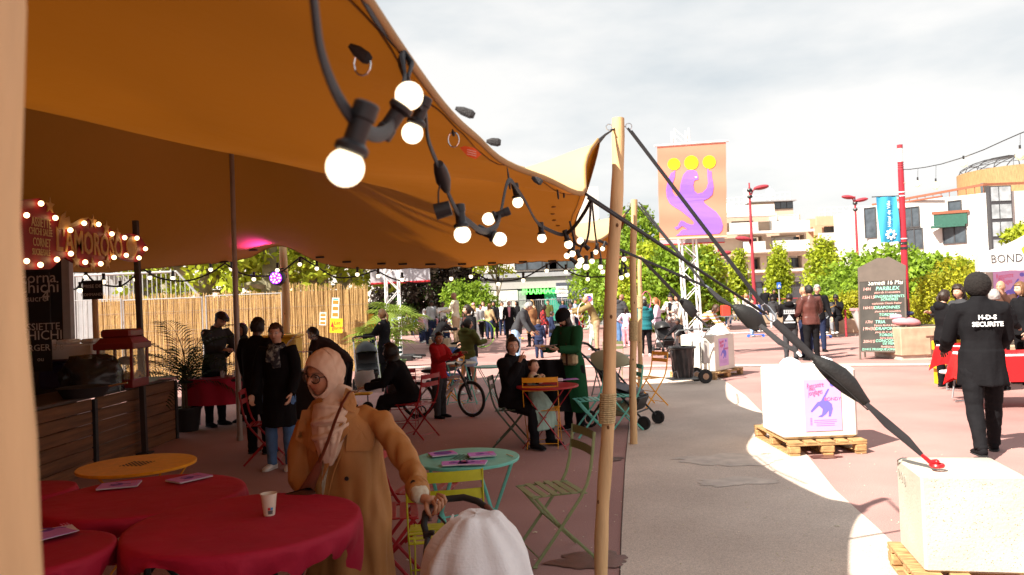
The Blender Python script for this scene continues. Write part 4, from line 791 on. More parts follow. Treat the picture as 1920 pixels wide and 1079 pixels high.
a,e=sp(104,458),sp(229,461);hL=sp(110,436)[1]-sp(110,474)[1]
text(t,"L'AMOROSO",.34,((a[0]+e[0])/2,-.004,(a[1]+e[1])/2),(R(90),0,0),MGOLD,ext=.006,sx=.72,bold=.006)
for s,px,py,sz in(('ASSIETTE',77,419,.13),('CHICHI SALÉE',76,436,.10),('CORNET',78,456,.12),('SUCRÉ/SALÉ',77,474,.09)):q=sp(px,py);text(t,s,sz,(q[0],-.004,q[1]),(R(90),0,0),CHALKY,ext=.002,sx=.62)
c=MB();c.prism([sp(x,y)for x,y in((108,430),(112,405),(122,396),(120,410),(128,406),(130,420),(150,410),(165,408),(150,420),(125,430))],.012,Matrix.Translation((0,-.014,0)));c.build('gold_flourish',MGOLD,t);c=MB()
for px,py in((173,416),(198,428),(219,440),(141,490),(172,498),(200,493),(92,386)):
 q=sp(px,py);st=[(q[0]+(.085 if k%2==0 else .035)*math.sin(k*math.pi/5),q[1]+(.085 if k%2==0 else .035)*math.cos(k*math.pi/5))for k in range(10)];c.prism(st,.012,Matrix.Translation((0,-.014,0)));c.build('gold_star',MGOLD,t);c=MB()
q=sp(246,463);c.lathe([(.13,0),(.13,.012)],(q[0],-.002,q[1]),20,(R(90),0,0));c.build('gold_trim',MGOLD,t)
for px,py in((76,382),(103,409),(131,432),(157,419),(184,421),(209,439),(233,446),(256,447),(272,467),(260,484),(236,479),(213,483),(188,495),(159,492),(132,476),(106,487),(75,497),(49,404),(49,490)):
 q=sp(px,py,SX+.04);c=MB();c.ball((q[0],-.045,q[1]),.027,10);c.build('sign_bulb',mat('marquee_bulb',(1,.8,.5),.3,0,emit=2.2,ecol=(1,.62,.28)),t,smooth='all')
a=XZ(272,9.9);t=thing('awning_post','dark square post between the marquee sign and the popcorn machine','post',a);e=P(254,414,9.9)-a
c=MB();c.tube([(0,0,0),e],.042,4);c.build('shaft',mat('dark_wood_post',(.05,.035,.03),.6),t);c=MB();c.box((0,0,.01),(.16,.16,.02));c.build('foot_plate',FRB,t)
q=P(240,704,9.75);t=thing('popcorn_machine','red popcorn machine with glass box at the end of the counter','popcorn machine',(q.x+.02,9.6,CHT+.02),scale=1.0);PR=mat('popcorn_red',(.2,.015,.012),.4,.1);w_=.42
c=MB();c.rbox((0,0,.05),(w_,w_,.1),.01);c.build('base',PR,t)
c=MB();[c.box((sx*(w_/2-.015),sy*(w_/2-.015),.28),(.03,.03,.36))for sx in(-1,1)for sy in(-1,1)];c.build('corner_posts',PR,t)
c=MB();c.box((0,-w_/2+.012,.28),(w_-.06,.004,.36));c.box((-w_/2+.012,0,.28),(.004,w_-.06,.36));c.box((w_/2-.012,0,.28),(.004,w_-.06,.36));c.build('glass_panes',glass('clear_pane',(.95,.93,.85),.15),t)
c=MB();c.rbox((0,0,.5),(w_+.06,w_+.06,.08),.01);c.box((0,0,.57),(w_+.02,w_+.02,.06),taper=.8);c.rbox((0,0,.65),(w_*.85,w_*.85,.1),.02);c.build('roof',PR,t)
c=MB();c.lathe([(.04,0),(.09,.01),(.1,.06),(.06,.09),(.012,.1),(.012,.2)],(.03,0,.27),16);c.build('kettle',METAL,t,smooth=True)
c=MB();[c.ball((rng.uniform(-.17,.17),rng.uniform(-.17,.17),.11+abs(rng.normal(0,.035))),rng.uniform(.012,.022),6)for _ in range(160)];c.build('popcorn',mat('popcorn',(.6,.42,.15),.9,.3,40),t)
t=thing('covered_machine','crumpled black bin bag draped over a machine behind the counter','covered machine',P(172,690,9.2)*1)
t.location=(P(172,690,9.2).x,9.2,CHT+.02)
c=MB();c.grid(lambda u,v:Vector((math.cos(u*6.283)*(.34-.12*v**2),math.sin(u*6.283)*(.3-.1*v**2),.42*v**.7))*(1+.12*noise.noise(Vector((math.cos(u*6.283)*3,math.sin(u*6.283)*3,v*4))))if v<.99 else Vector((0,0,.43)),40,16,wrap=True);c.build('bag',mat('black_bin_bag',(.02,.02,.022),.25,.3,bump=.6,bscale=25),t,smooth=True)
t=thing('white_crate','white polystyrene box with notched lid at the back of the counter','crate',(P(130,660,10).x,10.0,CHT+.35))
c=MB();c.rbox((0,0,.1),(.75,.35,.2),.02);c.build('box',WHITEM,t);c=MB();[c.rbox((-.3+.3*k,0,.23),(.16,.33,.06),.02)for k in range(3)];c.build('lid_tabs',WHITEM,t)
t=thing('blue_cool_box','small dark blue cool box on the shelf left of the covered machine','cool box',(P(110,680,9.9).x,9.9,CHT+.02));c=MB();c.rbox((0,0,.15),(.36,.28,.3),.02);c.build('body',mat('navy_plastic',(.02,.02,.08),.5),t);c=MB();c.rbox((0,0,.33),(.38,.3,.05),.02);c.build('lid',mat('navy_plastic',(.02,.02,.08),.5),t)
t=thing('frying_pan','shallow metal frying vat on the counter before the bin bag','pan',(P(175,705,8.8).x,8.6,CHT+.02));c=MB();c.lathe([(.2,0),(.26,.1),(.27,.11),(.25,.11),(.19,.02)],(0,0,0),24);c.build('vat',FRB,t,smooth=True);c=MB();c.tube([(.26,0,.1),(.46,.02,.13)],.012,6);c.build('handle',CHROME,t)
t=thing('napkin_stack','small stack of pink flyers on the counter end by the palm','flyers',(P(322,707,10.7).x,10.55,CHT+.02));c=MB();[c.box((0,0,.002+.003*k),(.2,.14,.002),(0,0,.1*k))for k in range(4)];c.build('sheets',mat('pink_paper',(.6,.35,.4),.8),t)
# ------------------------------------------------------------------ palm trees in pots
FROND=leafmat('palm_leaf',(.035,.07,.018),.3);FRONDB=leafmat('bright_palm_leaf',(.26,.36,.05),.3)
def palm(label,loc,h0,n,L_,m,lw,ll,group=None,fan=False,pot=(.2,.3),potm=None,seed=1,droop=1.0):
 t=thing('potted_palm',label,'palm',loc,group=group);r=random.Random(seed)
 c=MB();c.lathe([(pot[0]*.75,0),(pot[0],pot[1]),(pot[0]*1.08,pot[1]),(pot[0]*1.08,pot[1]+.03),(pot[0]*.9,pot[1]+.03),(pot[0]*.85,pot[1]-.02)],(0,0,0),24);c.build('pot',potm or mat('green_pot',(.08,.14,.05),.6),t,smooth=True)
 c=MB();[c.tube([(r.uniform(-.06,.06),r.uniform(-.06,.06),pot[1]-.05),(r.uniform(-.1,.1),r.uniform(-.1,.1),h0)],[.03,.015],6)for _ in range(5)];c.build('stem',BARK,t)
 for k in range(n):
  an=k*2.399+r.uniform(-.3,.3);el=r.uniform(.45,1.35);Lk=L_*r.uniform(.75,1.1);o=Vector((0,0,h0*r.uniform(.55,1)));pts=[];p=o.copy();e_=el
  for s in range(9):pts.append(p.copy());p=p+Vector((math.cos(an)*math.cos(e_),math.sin(an)*math.cos(e_),math.sin(e_)))*Lk/8;e_-=.16*droop*(1+s*.12)
  c=MB();c.tube(pts,[.008-.0008*s for s in range(9)],4)
  if fan:
   c0=pts[4];ax=(pts[5]-pts[4]).normalized();sd=ax.cross(Vector((0,0,1))).normalized();upn=sd.cross(ax)
   for q in range(17):
    b_=(q-8)/8*1.9;dr=ax*math.cos(b_)+sd*math.sin(b_)+upn*.25;tip=c0+dr*ll+Vector((0,0,-.28*ll));mid=c0+dr*ll*.6;wv=dr.cross(upn).normalized()*lw
    c.add([c0,mid-wv,tip,mid+wv],[(0,1,2,3)])
  else:
   for s in range(1,9):
    a_,b_=pts[s-1],pts[s]
    for q in(0,.33,.66):
     o_=a_.lerp(b_,q);ax=(b_-a_).normalized();sd=ax.cross(Vector((0,0,1))).normalized()
     for sg in(-1,1):
      l2=ll*(1.15-abs(s+q-4)/6.5);dr=(sd*sg*.8+ax*.65+Vector((0,0,.12))).normalized();tip=o_+dr*l2+Vector((0,0,-.22*l2));mid=o_+dr*l2*.5;wv=ax*lw
      c.add([o_,mid-wv,tip,mid+wv],[(0,1,2,3)])
  c.build('frond',m,t)
 return t
g=XZ(352,11.7);palm('dark feathery potted palm beside the counter end under the tent',g,.95,22,1.25,FROND,.011,.36,seed=4,pot=(.2,.32),potm=BLACK)
g=XZ(748,20.5);palm('bright fan palm in a green pot at the foot of the truss mast',g,1.3,13,1.0,FRONDB,.03,.62,'fan palms by the truss mast',True,seed=8)
g=XZ(711,18.7);palm('light green fan palm at the right end of the reed fence',g,.95,11,.95,FRONDB,.028,.55,'fan palms by the truss mast',True,seed=15,pot=(.24,.42))
# ------------------------------------------------------------------ reed fence, mesh fence, stair railing
REED=mat('reed_straw',(.52,.33,.13),.75,.4,30,stretch=(8,8,.4))
def reed(label,px0,px1,y0t,y1t,Y0,Y1,gap=False):
 a,e=XZ(px0,Y0),XZ(px1,Y1);t=thing('reed_fence',label,'reed fence',a);d=e-a;d.z=0;n=int(d.length/.012);c=MB();h0,h1=P(px0,y0t,Y0).z,P(px1,y1t,Y1).z
 for k in range(n):
  u=k/n;o=d*u;hh=h0+(h1-h0)*u+rng.normal(0,.035)+.03*math.sin(u*40);x=o.x+rng.normal(0,.004);yy=o.y+rng.uniform(-.02,.02);w_=rng.uniform(.004,.008);tl=rng.normal(0,.03)
  c.add([(x-w_,yy,0),(x+w_,yy,0),(x,yy+w_,0),(x-w_*.7+tl,yy,hh),(x+w_*.7+tl,yy,hh),(x+tl,yy+w_,hh)],[(0,1,4,3),(1,2,5,4),(2,0,3,5),(3,4,5)])
 c.build('reeds',REED,t)
 c=MB();c.grid(lambda u,v:tuple(d*u+Vector((0,.035,v*min(h0,h1)*.97))),12,2);c.build('backing_reeds',mat('reed_backing',(.42,.26,.10),.8,.5,60,stretch=(12,12,.15)),t)
 c=MB()
 for zz in(.3,.8,1.3,1.8):c.tube([(0,-.028,zz),tuple(d+Vector((0,-.028,zz)))],.003,4)
 c.build('binding_wire',METAL,t);return t
reed('left stretch of straw reed fence behind the palm and the flat cap man',184,541,556,548,21.0,21.2)
reed('taller right stretch of straw reed fence with yellow posters pinned on it',541,694,533,537,21.2,21.5)
def meshpanel(label,px0,px1,py0,py1,Y):
 a,e=XZ(px0,Y),XZ(px1,Y);t=thing('site_fence_panel',label,'fence panel',a,group='wire fence panels before the reeds');w_=e.x-a.x;h=P((px0+px1)/2,(py0+py1)/2,Y).z;c=MB()
 c.tube([(0,0,0),(0,0,h),(w_,0,h),(w_,0,0)],.021,8);c.build('tube_frame',GALV,t);c=MB()
 for k in range(1,int(w_/.16)):c.tube([(k*.16,0,.1),(k*.16,0,h)],.0025,3)
 for k in range(8):c.tube([(0,0,.15+k*h/8),(w_,0,.15+k*h/8)],.0025,3)
 c.build('wire_mesh',GALV,t)
meshpanel('wire site fence panel left of the flat cap man',236,384,561,560,20.4);meshpanel('wire site fence panel right of the flat cap man',391,533,553,552,20.3);meshpanel('wire site fence panel behind the order sign',140,232,563,562,20.0)
a,e=P(200,515,22.5),P(331,512,22.5);t=thing('stair_railing','grey barred stair railing descending behind the reed fence','railing',(a.x,22.5,0));w_=e.x-a.x;h=a.z;g2=P(374,556,22.5)
c=MB();c.tube([(-.9,0,h),(w_,0,h),(g2.x-a.x,0,g2.z)],.035,8);c.tube([(-.9,0,.9),(w_,0,.9)],.03,8);c.build('handrail',GALV,t);c=MB()
for k in range(26):xx=-.85+k*(g2.x-a.x+.85)/26;top=h if xx<w_ else h+(g2.z-h)*(xx-w_)/(g2.x-a.x-w_);c.tube([(xx,0,.3),(xx,0,top)],.014,4)
c.build('bars',GALV,t)
t=thing('grey_cabin','plain grey site cabin wall behind the stair railing','cabin',(XZ(165,25).x,25,0));c=MB();c.rbox((0,1,1.6),(3.0,2,3.2),.03);c.build('wall',mat('cabin_grey',(.3,.3,.31),.7,.1,2),t);c=MB();[c.box((-1.4+.35*k,-.012,1.6),(.04,.03,3.1))for k in range(9)];c.build('wall_ribs',GALV,t)
YEL=mat('poster_yellow',(.8,.48,.01),.6,.05);WHT=mat('poster_white',(.7,.68,.62),.6,.05);ORG=mat('poster_orange',(.75,.2,.02),.6,.05);TEALM=mat('poster_teal',(.05,.4,.4),.6)
def pposter(label,pts,Y,kind):
 a,e=P(pts[0],pts[1],Y),P(pts[2],pts[3],Y);t=thing('pinned_poster',label,'poster',((a.x+e.x)/2,Y,e.z),rot=(0,R(4),0));w_,h=e.x-a.x,a.z-e.z
 c=MB();c.box((0,0,h/2),(w_,.006,h));c.build('sheet',YEL if kind=='y' else WHT,t);c=MB()
 if kind=='y':
  text(t,'Les\nglaces',.13,(.03,-.006,h*.52),(R(90),R(-6),0),REDS,ext=.001)
  c.prism([(-w_*.42,h*.42),(-w_*.18,h*.4),(-w_*.25,h*.62),(-w_*.33,h*.78),(-w_*.36,h*.6)],.004,Matrix.Translation((0,-.008,0)));c.build('red_flame',REDS,t)
 else:
  for k in range(3):c.box((0,-.005,h*(.18+.3*k)),(w_*.75,.004,h*.17))
  c.build('orange_pictures',ORG,t);c=MB();c.box((0,-.005,h*.93),(w_*.7,.004,h*.06));c.build('teal_heading',TEALM,t)
pposter('tall white menu poster with orange pictures, upper one on the reed fence',(620,559,635,597),21.05,'w');pposter('smaller white menu poster left of the yellow one on the reed fence',(598,586,611,610),21.05,'w');pposter('square yellow handwritten poster on the reed fence',(617,598,642,624),21.03,'y')
def truss(label,px,pyt,Y,w_,base=True,lean=None,name='truss_mast',pytop=None):
 g=XZ(px,Y);t=thing(name,label,'truss mast',g);h=P(px,pyt,Y).z;c=MB();lx=(lean or 0)
 for sx in(-1,1):
  for sy in(-1,1):c.tube([(sx*w_/2,sy*w_/2,.02),(sx*w_/2+lx,sy*w_/2,h)],.026,8)
 c.build('chords',WHITEM,t);c=MB();n=int(h/w_)
 for k in range(n):
  z0,z1=k*h/n,(k+1)*h/n;s=1 if k%2 else-1;o0,o1=lx*z0/h,lx*z1/h
  for sy in(-1,1):c.tube([(s*w_/2+o0,sy*w_/2,z0),(-s*w_/2+o1,sy*w_/2,z1)],.012,5);c.tube([(sy*w_/2+o0,s*w_/2,z0),(sy*w_/2+o1,-s*w_/2,z1)],.012,5)
 c.build('lacing',WHITEM,t)
 if base:c=MB();[c.rbox((sx*.35,sy*.3,.09),(.5,.35,.16),.02)for sx in(-1,1)for sy in(-1,1)];c.build('ballast_base',BLACK,t);c=MB();[c.tube([(sx*.9,-.5,.1),(0,0,.16),(-sx*.9,.5,.1)],.04,6)for sx in(-1,1)];c.build('outrigger',BLACK,t)
 return t
truss('white lattice truss mast on black feet behind the bright fan palm',741,440,25.0,.4)
a,e=P(693,496,25.4),P(806,527,25.4);t=thing('white_banner','plain white banner with red lower edge hanging on the left truss mast','banner',(a.x,25.45,e.z));w_,h=e.x-a.x,2.4
c=MB();c.grid(lambda u,v:(u*w_,.03*math.sin(u*7),v*h),16,6);c.build('cloth',mat('banner_white',(.5,.5,.55),.8,.04,trans=.2),t,smooth='all');c=MB();c.tube([(0,-.01,-.02),(w_,-.01,-.0)],.035,6);c.build('red_edge',REDS,t);c=MB();c.tube([(-.05,0,h),(w_+.05,0,h)],.03,6);c.build('top_bar',WHITEM,t)
YB=21.0
truss('tall white lattice truss mast holding the pink juggler banner',1303,243,YB+.3,.38,lean=-.13)
TL,TR,BLq,BRq=P(1232,276,YB),P(1361,267,YB),P(1237,449,YB),P(1363,444,YB)
t=thing('juggler_banner','big pink banner with violet figure juggling three yellow discs','banner',(BLq.x,YB,0));o0=Vector((BLq.x,YB,0))
def bn(u,v,off=0):p=BLq.lerp(BRq,u).lerp(TL.lerp(TR,u),v);return p+Vector((0,off+.035*math.sin(v*17+u*2)*(1-abs(2*v-1)**4)*.5,0))-o0
PINK=mat('banner_pink',(.86,.30,.2),.75,.03,2,trans=.2);VIO=mat('banner_violet',(.34,.17,.78),.75,.02,trans=.15);YELB=mat('banner_yellow',(.9,.78,.02),.7,0,trans=.15)
c=MB();c.grid(lambda u,v:bn(u,v),24,60);c.build('cloth',PINK,t,smooth='all')
c=MB();c.tube([bn(-.04,1.0,-.01)+Vector((0,0,.03)),bn(1.04,1.0,-.01)+Vector((0,0,.03))],.03,8);c.build('top_batten',WHITEM,t)
c=MB();c.tube([bn(-.0,0),bn(1.0,0)],.025,8);c.build('bottom_batten',mat('cream_batten',(.75,.55,.35),.6),t)
def bq(x,y):
 px,py=1210+x/4.905,250+y/4.905;v=1-(py-(275.5-(px-1232)*.07))/(449.5-276+(px-1232)*.03);u=(px-1232-5*(1-v))/(129-3*(1-v));return u,v
def flatshape(pts,m,nm,off=-.012,par=None,thick=.003):
 from mathutils.geometry import tessellate_polygon
 tri=tessellate_polygon([[Vector((u,v,0))for u,v in pts]]);vs=[bn(u,v,off)for u,v in pts];c=MB();c.add(vs,[tuple(x)for x in tri]);n=len(vs);c.add([q+Vector((0,thick,0))for q in vs]+vs,[(i,(i+1)%n,(i+1)%n+n,i+n)for i in range(n)]);return c.build(nm,m,par or t)
body=[(415,336),(380,345),(352,378),(335,420),(322,470),(316,520),(306,562),(290,580),(272,572),(250,540),(240,495),(252,450),(268,405),(274,342),(262,345),(258,358),(236,365),(218,400),(200,460),(190,520),(198,590),(225,645),(270,680),(325,712),(370,750),(420,790),(446,820),(442,838),(425,842),(380,828),(350,808),(325,804),(305,835),(300,855),(268,865),(285,888),(308,875),(335,852),(355,860),(380,880),(400,888),(350,885),(330,895),(308,925),(280,942),(400,935),(550,930),(680,922),(705,890),(710,845),(690,780),(650,725),(590,680),(545,645),(533,620),(580,598),(615,565),(626,500),(618,440),(608,400),(608,348),(582,345),(580,325),(572,330),(572,400),(576,460),(560,510),(525,545),(480,556),(448,530),(438,480),(445,440),(460,430),(486,425),(484,390),(470,350),(445,338)]
flatshape([bq(*p)for p in body],VIO,'violet_figure')
for x,y,rx,ry in((263,283,58,55),(423,270,65,65),(587,264,60,60)):flatshape([bq(x+rx*math.cos(k*math.pi/16),y+ry*math.sin(k*math.pi/16))for k in range(32)],YELB,'yellow_disc')
flatshape([bq(*p)for p in((447,398),(455,402),(462,399),(475,402),(470,412),(458,408))],SIGNW,'white_eye',-.02)
a,e=P(1240,455,21.5),P(1362,452,21.5);c=MB();
t2=thing('lower_banner','back of a second pale banner with red edge showing below the juggler banner','banner',(a.x,21.7,P(1300,456,21.7).z));c.box(((e.x-a.x)/2,0,.12),(e.x-a.x,.02,.24));c.build('cloth',_mats['banner_white'],t2);c=MB();c.box(((e.x-a.x)/2,-.005,-.015),(e.x-a.x,.03,.03));c.build('red_edge',REDS,t2)
#  BISTRO CHAIRS AND TABLES
def paint(n,c):return mat(n,c,.42,.10,20,.1,200)
P_OLIVE=paint('olive_paint',(.20,.23,.10));P_LIME=paint('lime_paint',(.42,.42,.01));P_RED=paint('red_chair_paint',(.35,.012,.02));P_ORNG=paint('orange_paint',(.78,.33,.012));P_TURQ=paint('turquoise_paint',(.13,.48,.40));P_DKG=paint('dark_green_paint',(.05,.075,.05));P_TEALD=paint('dark_teal_paint',(.03,.13,.12))
def make_chair(label,m,loc,deg,group='folding slatted bistro chairs'):
 t=thing('folding_chair',label,'chair',loc,dirz(deg),group);W=.2
 c=MB()
 for k in range(6):yy=-.155+.066*k;c.rbox((0,yy,.455-.006*abs(k-2.5)),(W*2,.045,.006),.002)
 for sx in(-1,1):c.tube([(sx*(W-.03),-.17,.443),(sx*(W-.03),.19,.443)],.007,6)
 c.build('seat',m,t)
 c=MB()
 for z,y in((.80,-.235),(.70,-.215)):c.grid(lambda u,v:(-W-.005+u*(2*W+.01),y-.022*(1-(2*u-1)**2)+.0,z-.028+v*.056),9,2);c.grid(lambda u,v:(W+.005-u*(2*W+.01),y-.006-.022*(1-(2*u-1)**2),z-.028+v*.056),9,2)
 c.build('backrest',m,t)
 for sx in(-1,1):
  c=MB();c.tube([(sx*W,-.24,.83),(sx*W,-.225,.72),(sx*W,-.205,.6),(sx*W,-.175,.5),(sx*W,-.13,.42),(sx*W,.02,.23),(sx*W,.2,.012)],(.012,.005),6,up=(0,1,.2));c.tube([(sx*W,.185,.008),(sx*W,.215,.008)],.009,6);c.build('leg',m,t)
  c=MB();c.tube([(sx*(W-.025),.175,.44),(sx*(W-.025),.02,.25),(sx*(W-.025),-.22,.012)],(.012,.005),6,up=(0,1,.2));c.build('leg',m,t)
 c=MB();c.tube([(-W,.165,.055),(W,.165,.055)],.005,6);c.tube([(-W+.025,-.175,.065),(W-.025,-.175,.065)],.005,6);c.tube([(-W,.02,.24),(W,.02,.24)],.005,6);c.build('stretcher',m,t);return t
ch0=make_chair('olive green folding chair standing alone between the turquoise table and the front pole',P_OLIVE,G(1040,1042),196)
def chair(px,py,deg,m,label,Y=None):
 g=XZ(px,Y)if Y else G(px,py);return dup(ch0,g,dirz(deg),label,mat={P_OLIVE:m})
chair(842,0,96,P_LIME,'lime yellow folding chair between the turquoise table and the white stroller',4.42)
chair(728,0,8,P_RED,'red folding chair just right of the trench coat, turned sideways',4.9)
chair(800,0,-12,P_RED,'red folding chair half hidden behind the lime yellow chair',5.5)
chair(1020,838,84,P_ORNG,'orange folding chair seen from behind at the red bistro table')
chair(962,0,-6,P_DKG,'dark green folding chair the mother with the baby sits on',9.4)
chair(1110,816,186,P_TURQ,'turquoise folding chair directly left of the front wooden pole')
chair(1168,806,188,P_TURQ,'turquoise folding chair between the front and second wooden poles')
chair(1218,762,205,P_ORNG,'yellow orange folding chair in the sun right of the third pole')
chair(783,822,152,P_RED,'red folding chair under the seated hooded person')
chair(757,800,95,P_RED,'red folding chair with its back to the camera beside the seated hooded person')
chair(738,720,100,P_TEALD,'dark teal folding chair behind the woman with the white stroller handle')
chair(1150,716,88,P_OLIVE,'olive folding chair behind the front pole at the small grey table')
chair(500,868,10,P_RED,'dark red folding chair behind the front red tables, before the blue jeans')
chair(842,760,200,P_ORNG,'yellow folding chair behind the bicycle by the boy in red')
def perf(c,z,n=5,s=.035,r=.011):
 for i in range(-n,n+1):
  for j in range(-n,n+1):
   if abs(i)+abs(j)<=n:c.box((i*s*.6,j*s*.6,z),(r,r,.0012),(0,0,.78))
def table(px,Y,D,m,label,rot=0,z=.715,holes=True,name='bistro_table',cat='table',legm=None,group='folding bistro tables'):
 g=XZ(px,Y);t=thing(name,label,cat,g,rot,group);r=D/2;c=MB();c.lathe([(r-.012,z-.022),(r,z-.018),(r+.002,z-.004),(r-.002,z),(.01,z+.001)],(0,0,0),56);c.build('tabletop',m,t,smooth=True)
 if holes:c=MB();perf(c,z+.0022);c.build('vent_pattern',mat('pattern_dark',(.03,.05,.04),.7),t)
 a=r*.72
 for sx in(-1,1):
  c=MB();c.tube([(sx*.2,-a,z-.02),(sx*.2,a,.01)],(.013,.006),6,up=(1,0,0));c.build('leg',legm or m,t)
  c=MB();c.tube([(sx*.17,a,z-.02),(sx*.17,-a,.01)],(.013,.006),6,up=(1,0,0));c.build('leg',legm or m,t)
 c=MB()
 for y,zz in((a*.93,.04),(-a*.93,.05),(0,z/2),(a*.55,.17)):c.tube([(-.2,y,zz),(.2,y,zz)],.006,6)
 c.build('stretcher',legm or m,t);return t
table(882,5.12,.68,P_TURQ,'turquoise round bistro table with violet booklets in front of the lime chair',.5)
table(1031,9.25,.72,P_RED,'glossy red round bistro table beside the mother with the baby',1.2)
table(264,5.35,.74,P_ORNG,'orange round bistro table, bare, at the foot of the plank counter',2.2)
table(868,13.4,.5,mat('pale_top',(.55,.55,.45),.5),'small pale topped table behind the bicycle',.6,holes=False,legm=P_TURQ)
table(1140,13.6,.8,mat('grey_top',(.25,.3,.27),.5),'flat grey green table behind the front wooden pole',.2,holes=False)
table(922,12.4,.5,P_TURQ,'small turquoise table with crossed legs right of the bicycle wheel',1.57,holes=False)
RCL=mat('red_tablecloth',(.40,.005,.034),.75,.16,2.5,.9,9);BLK=mat('black_table_leg',(.02,.02,.02),.5)
def clothtable(px,Y,D,label,clabel,seed,z=.735):
 g=XZ(px,Y);t=thing('folding_table',label,'table',g,seed*.7,'round folding tables under red cloths');r=D/2
 c=MB();c.lathe([(r-.02,z-.03),(r-.004,z-.03),(r-.004,z-.003),(r-.01,z-.003)],(0,0,0),40);c.build('tabletop',BLK,t)
 for sx in(-1,1):c=MB();c.tube([(sx*.22,-r*.6,z-.03),(sx*.2,r*.55,.02)],.016,8);c.build('leg',BLK,t);c=MB();c.tube([(sx*.17,r*.6,z-.03),(sx*.15,-r*.55,.02)],.016,8);c.build('leg',BLK,t)
 c=MB();c.tube([(-.22,-.35*r,.2),(.22,-.35*r,.2)],.01,6);c.tube([(-.2,r*.55,.02),(.2,r*.55,.02)],.014,6);c.tube([(-.18,-r*.55,.02),(.18,-r*.55,.02)],.014,6);c.tube([(0,0,z-.03),(0,0,.3)],.02,6);c.build('leg_brace',BLK,t)
 N=128;sd=seed*13.7
 def f(u,v):
  a=2*math.pi*u;ca,sa=math.cos(a),math.sin(a)
  w1=noise.noise(Vector((ca*1.6+sd,sa*1.6,0)));w2=noise.noise(Vector((ca*5+sd,sa*5,3)))
  hang=.11+.09*w1+.06*w2+(.20*max(0,math.sin(a*2+sd))**4);zt=z+.005+.003*noise.noise(Vector((ca*3*v+sd,sa*3*v,1)))
  if v<=.62:rr=r*(v/.62);return(rr*ca,rr*sa,zt)
  k=(v-.62)/.38;fold=.045*noise.noise(Vector((ca*6+sd,sa*6,k*.8)))+.016*math.sin(a*19+6*w1)*(.5+w2);tuck=-.03*k*k+.004
  rr=r+.012*min(1,k*6)+fold*k+tuck*(1+w2);return(rr*ca,rr*sa,zt-.006*min(1,k*6)-hang*k)
 c=MB();c.grid(f,N,44,wrap=True);o=c.build('tablecloth',RCL,smooth='all',loc=(g.x,g.y,0));tag(o,clabel,'tablecloth','red round tablecloths');return g
T2=clothtable(470,3.70,1.04,'round folding table under the frontmost red cloth with the paper cup','crimson cloth gathered round the front table with the paper cup',1)
T1=clothtable(280,4.32,1.02,'round folding table under the red cloth with two violet booklets','dark red cloth on the middle table carrying two violet booklets',2.3)
T3=clothtable(70,3.35,.62,'round folding table at the lower left with a fanned stack of flyers','dark red cloth on the lower left table under the fanned flyers',3.1)
T4=clothtable(55,4.55,.5,'small red clothed table peeping out behind the near pole','red cloth edge on the small table behind the near left pole',4.4)
VBK=mat('violet_paper',(.52,.2,.62),.6,.06);VIN=mat('violet_ink',(.12,.03,.3),.6,0);PIN=mat('pink_ink',(.62,.12,.3),.6,0);PAPW=mat('paper_white',(.7,.62,.66),.7)
FIG=[(597,330),(583,335),(515,450),(480,460),(410,545),(420,560),(495,495),(530,530),(520,580),(480,605),(520,608),(560,580),(590,545),(583,605),(605,605),(628,530),(620,480),(580,445),(545,440),(600,340)]
FIG=[((x-355)/357,(745-y)/510)for x,y in FIG]
def booklet(px,py,z,deg,label,n=3,w_=.15,h=.21,fan=0,group='violet festival booklets',kind=0):
 p=PZ(px,py,z+.006);t=thing('booklet',label,'booklet',(p.x,p.y,z+.008),R(deg),group)
 c=MB();[c.box((fan*k*.02,-fan*k*.008,.0012+.0026*k),(w_,h,.002),(0,0,.06*(k%2)+fan*k*.07))for k in range(n)];c.build('pages',PAPW,t);zz=.0026*n
 c=MB();c.box((fan*(n-1)*.02,-fan*(n-1)*.008,zz+.001),(w_,h,.0015),(0,0,fan*(n-1)*.07));c.build('cover',VBK,t);m4=Matrix.Translation((-w_/2+.01,-h/2,zz+.004))@Matrix.Rotation(R(-90),4,'X')
 c=MB()
 if kind==0:c.prism([(u*(w_-.02),v*h)for u,v in FIG],.001,Matrix.Translation((-w_/2+.01,-h/2,zz+.002))@Matrix(((1,0,0,0),(0,0,1,0),(0,1,0,0),(0,0,0,1))))
 else:c.lathe([(.05,0),(.05,.001)],(0,0,zz+.002),20,sc=(1,1.2))
 c.build('cover_figure',VIN,t)
 c=MB();[c.box((-w_*.22,h*(.4-.06*k),zz+.0025),(w_*.4,.006,.0006),(0,0,.1))for k in range(3)];c.build('cover_lettering',PIN,t);return t
booklet(224,912,.74,-75,'violet booklet lying left on the middle red table');booklet(355,899,.74,-35,'violet booklet lying right on the middle red table')
booklet(92,1000,.74,-50,'fanned stack of violet flyers on the lower left red table',5,fan=1)
booklet(830,853,.716,-70,'violet booklet at the upper left of the turquoise table',kind=1,h=.17,w_=.12);booklet(903,855,.716,-80,'violet booklet pile near the middle of the turquoise table',4,h=.17,w_=.12)
booklet(853,871,.716,-84,'violet booklet at the lower left of the turquoise table',h=.16,w_=.11);booklet(886,870,.716,-96,'violet booklet overlapping the one at the table front',h=.17,w_=.11)
booklet(1068,712,.716,-80,'violet paper on the right side of the red bistro table',1,h=.2);booklet(995,716,.716,-85,'white sheet on the left side of the red bistro table',1,h=.25)
p=PZ(956,855,.718);tag(MB().rbox((0,0,.003),(.006,.09,.004),.001).build('wooden_stirrer',WOODP,loc=p),'thin wooden stirrer on the right of the turquoise table','stirrer').rotation_euler=(0,0,.5)
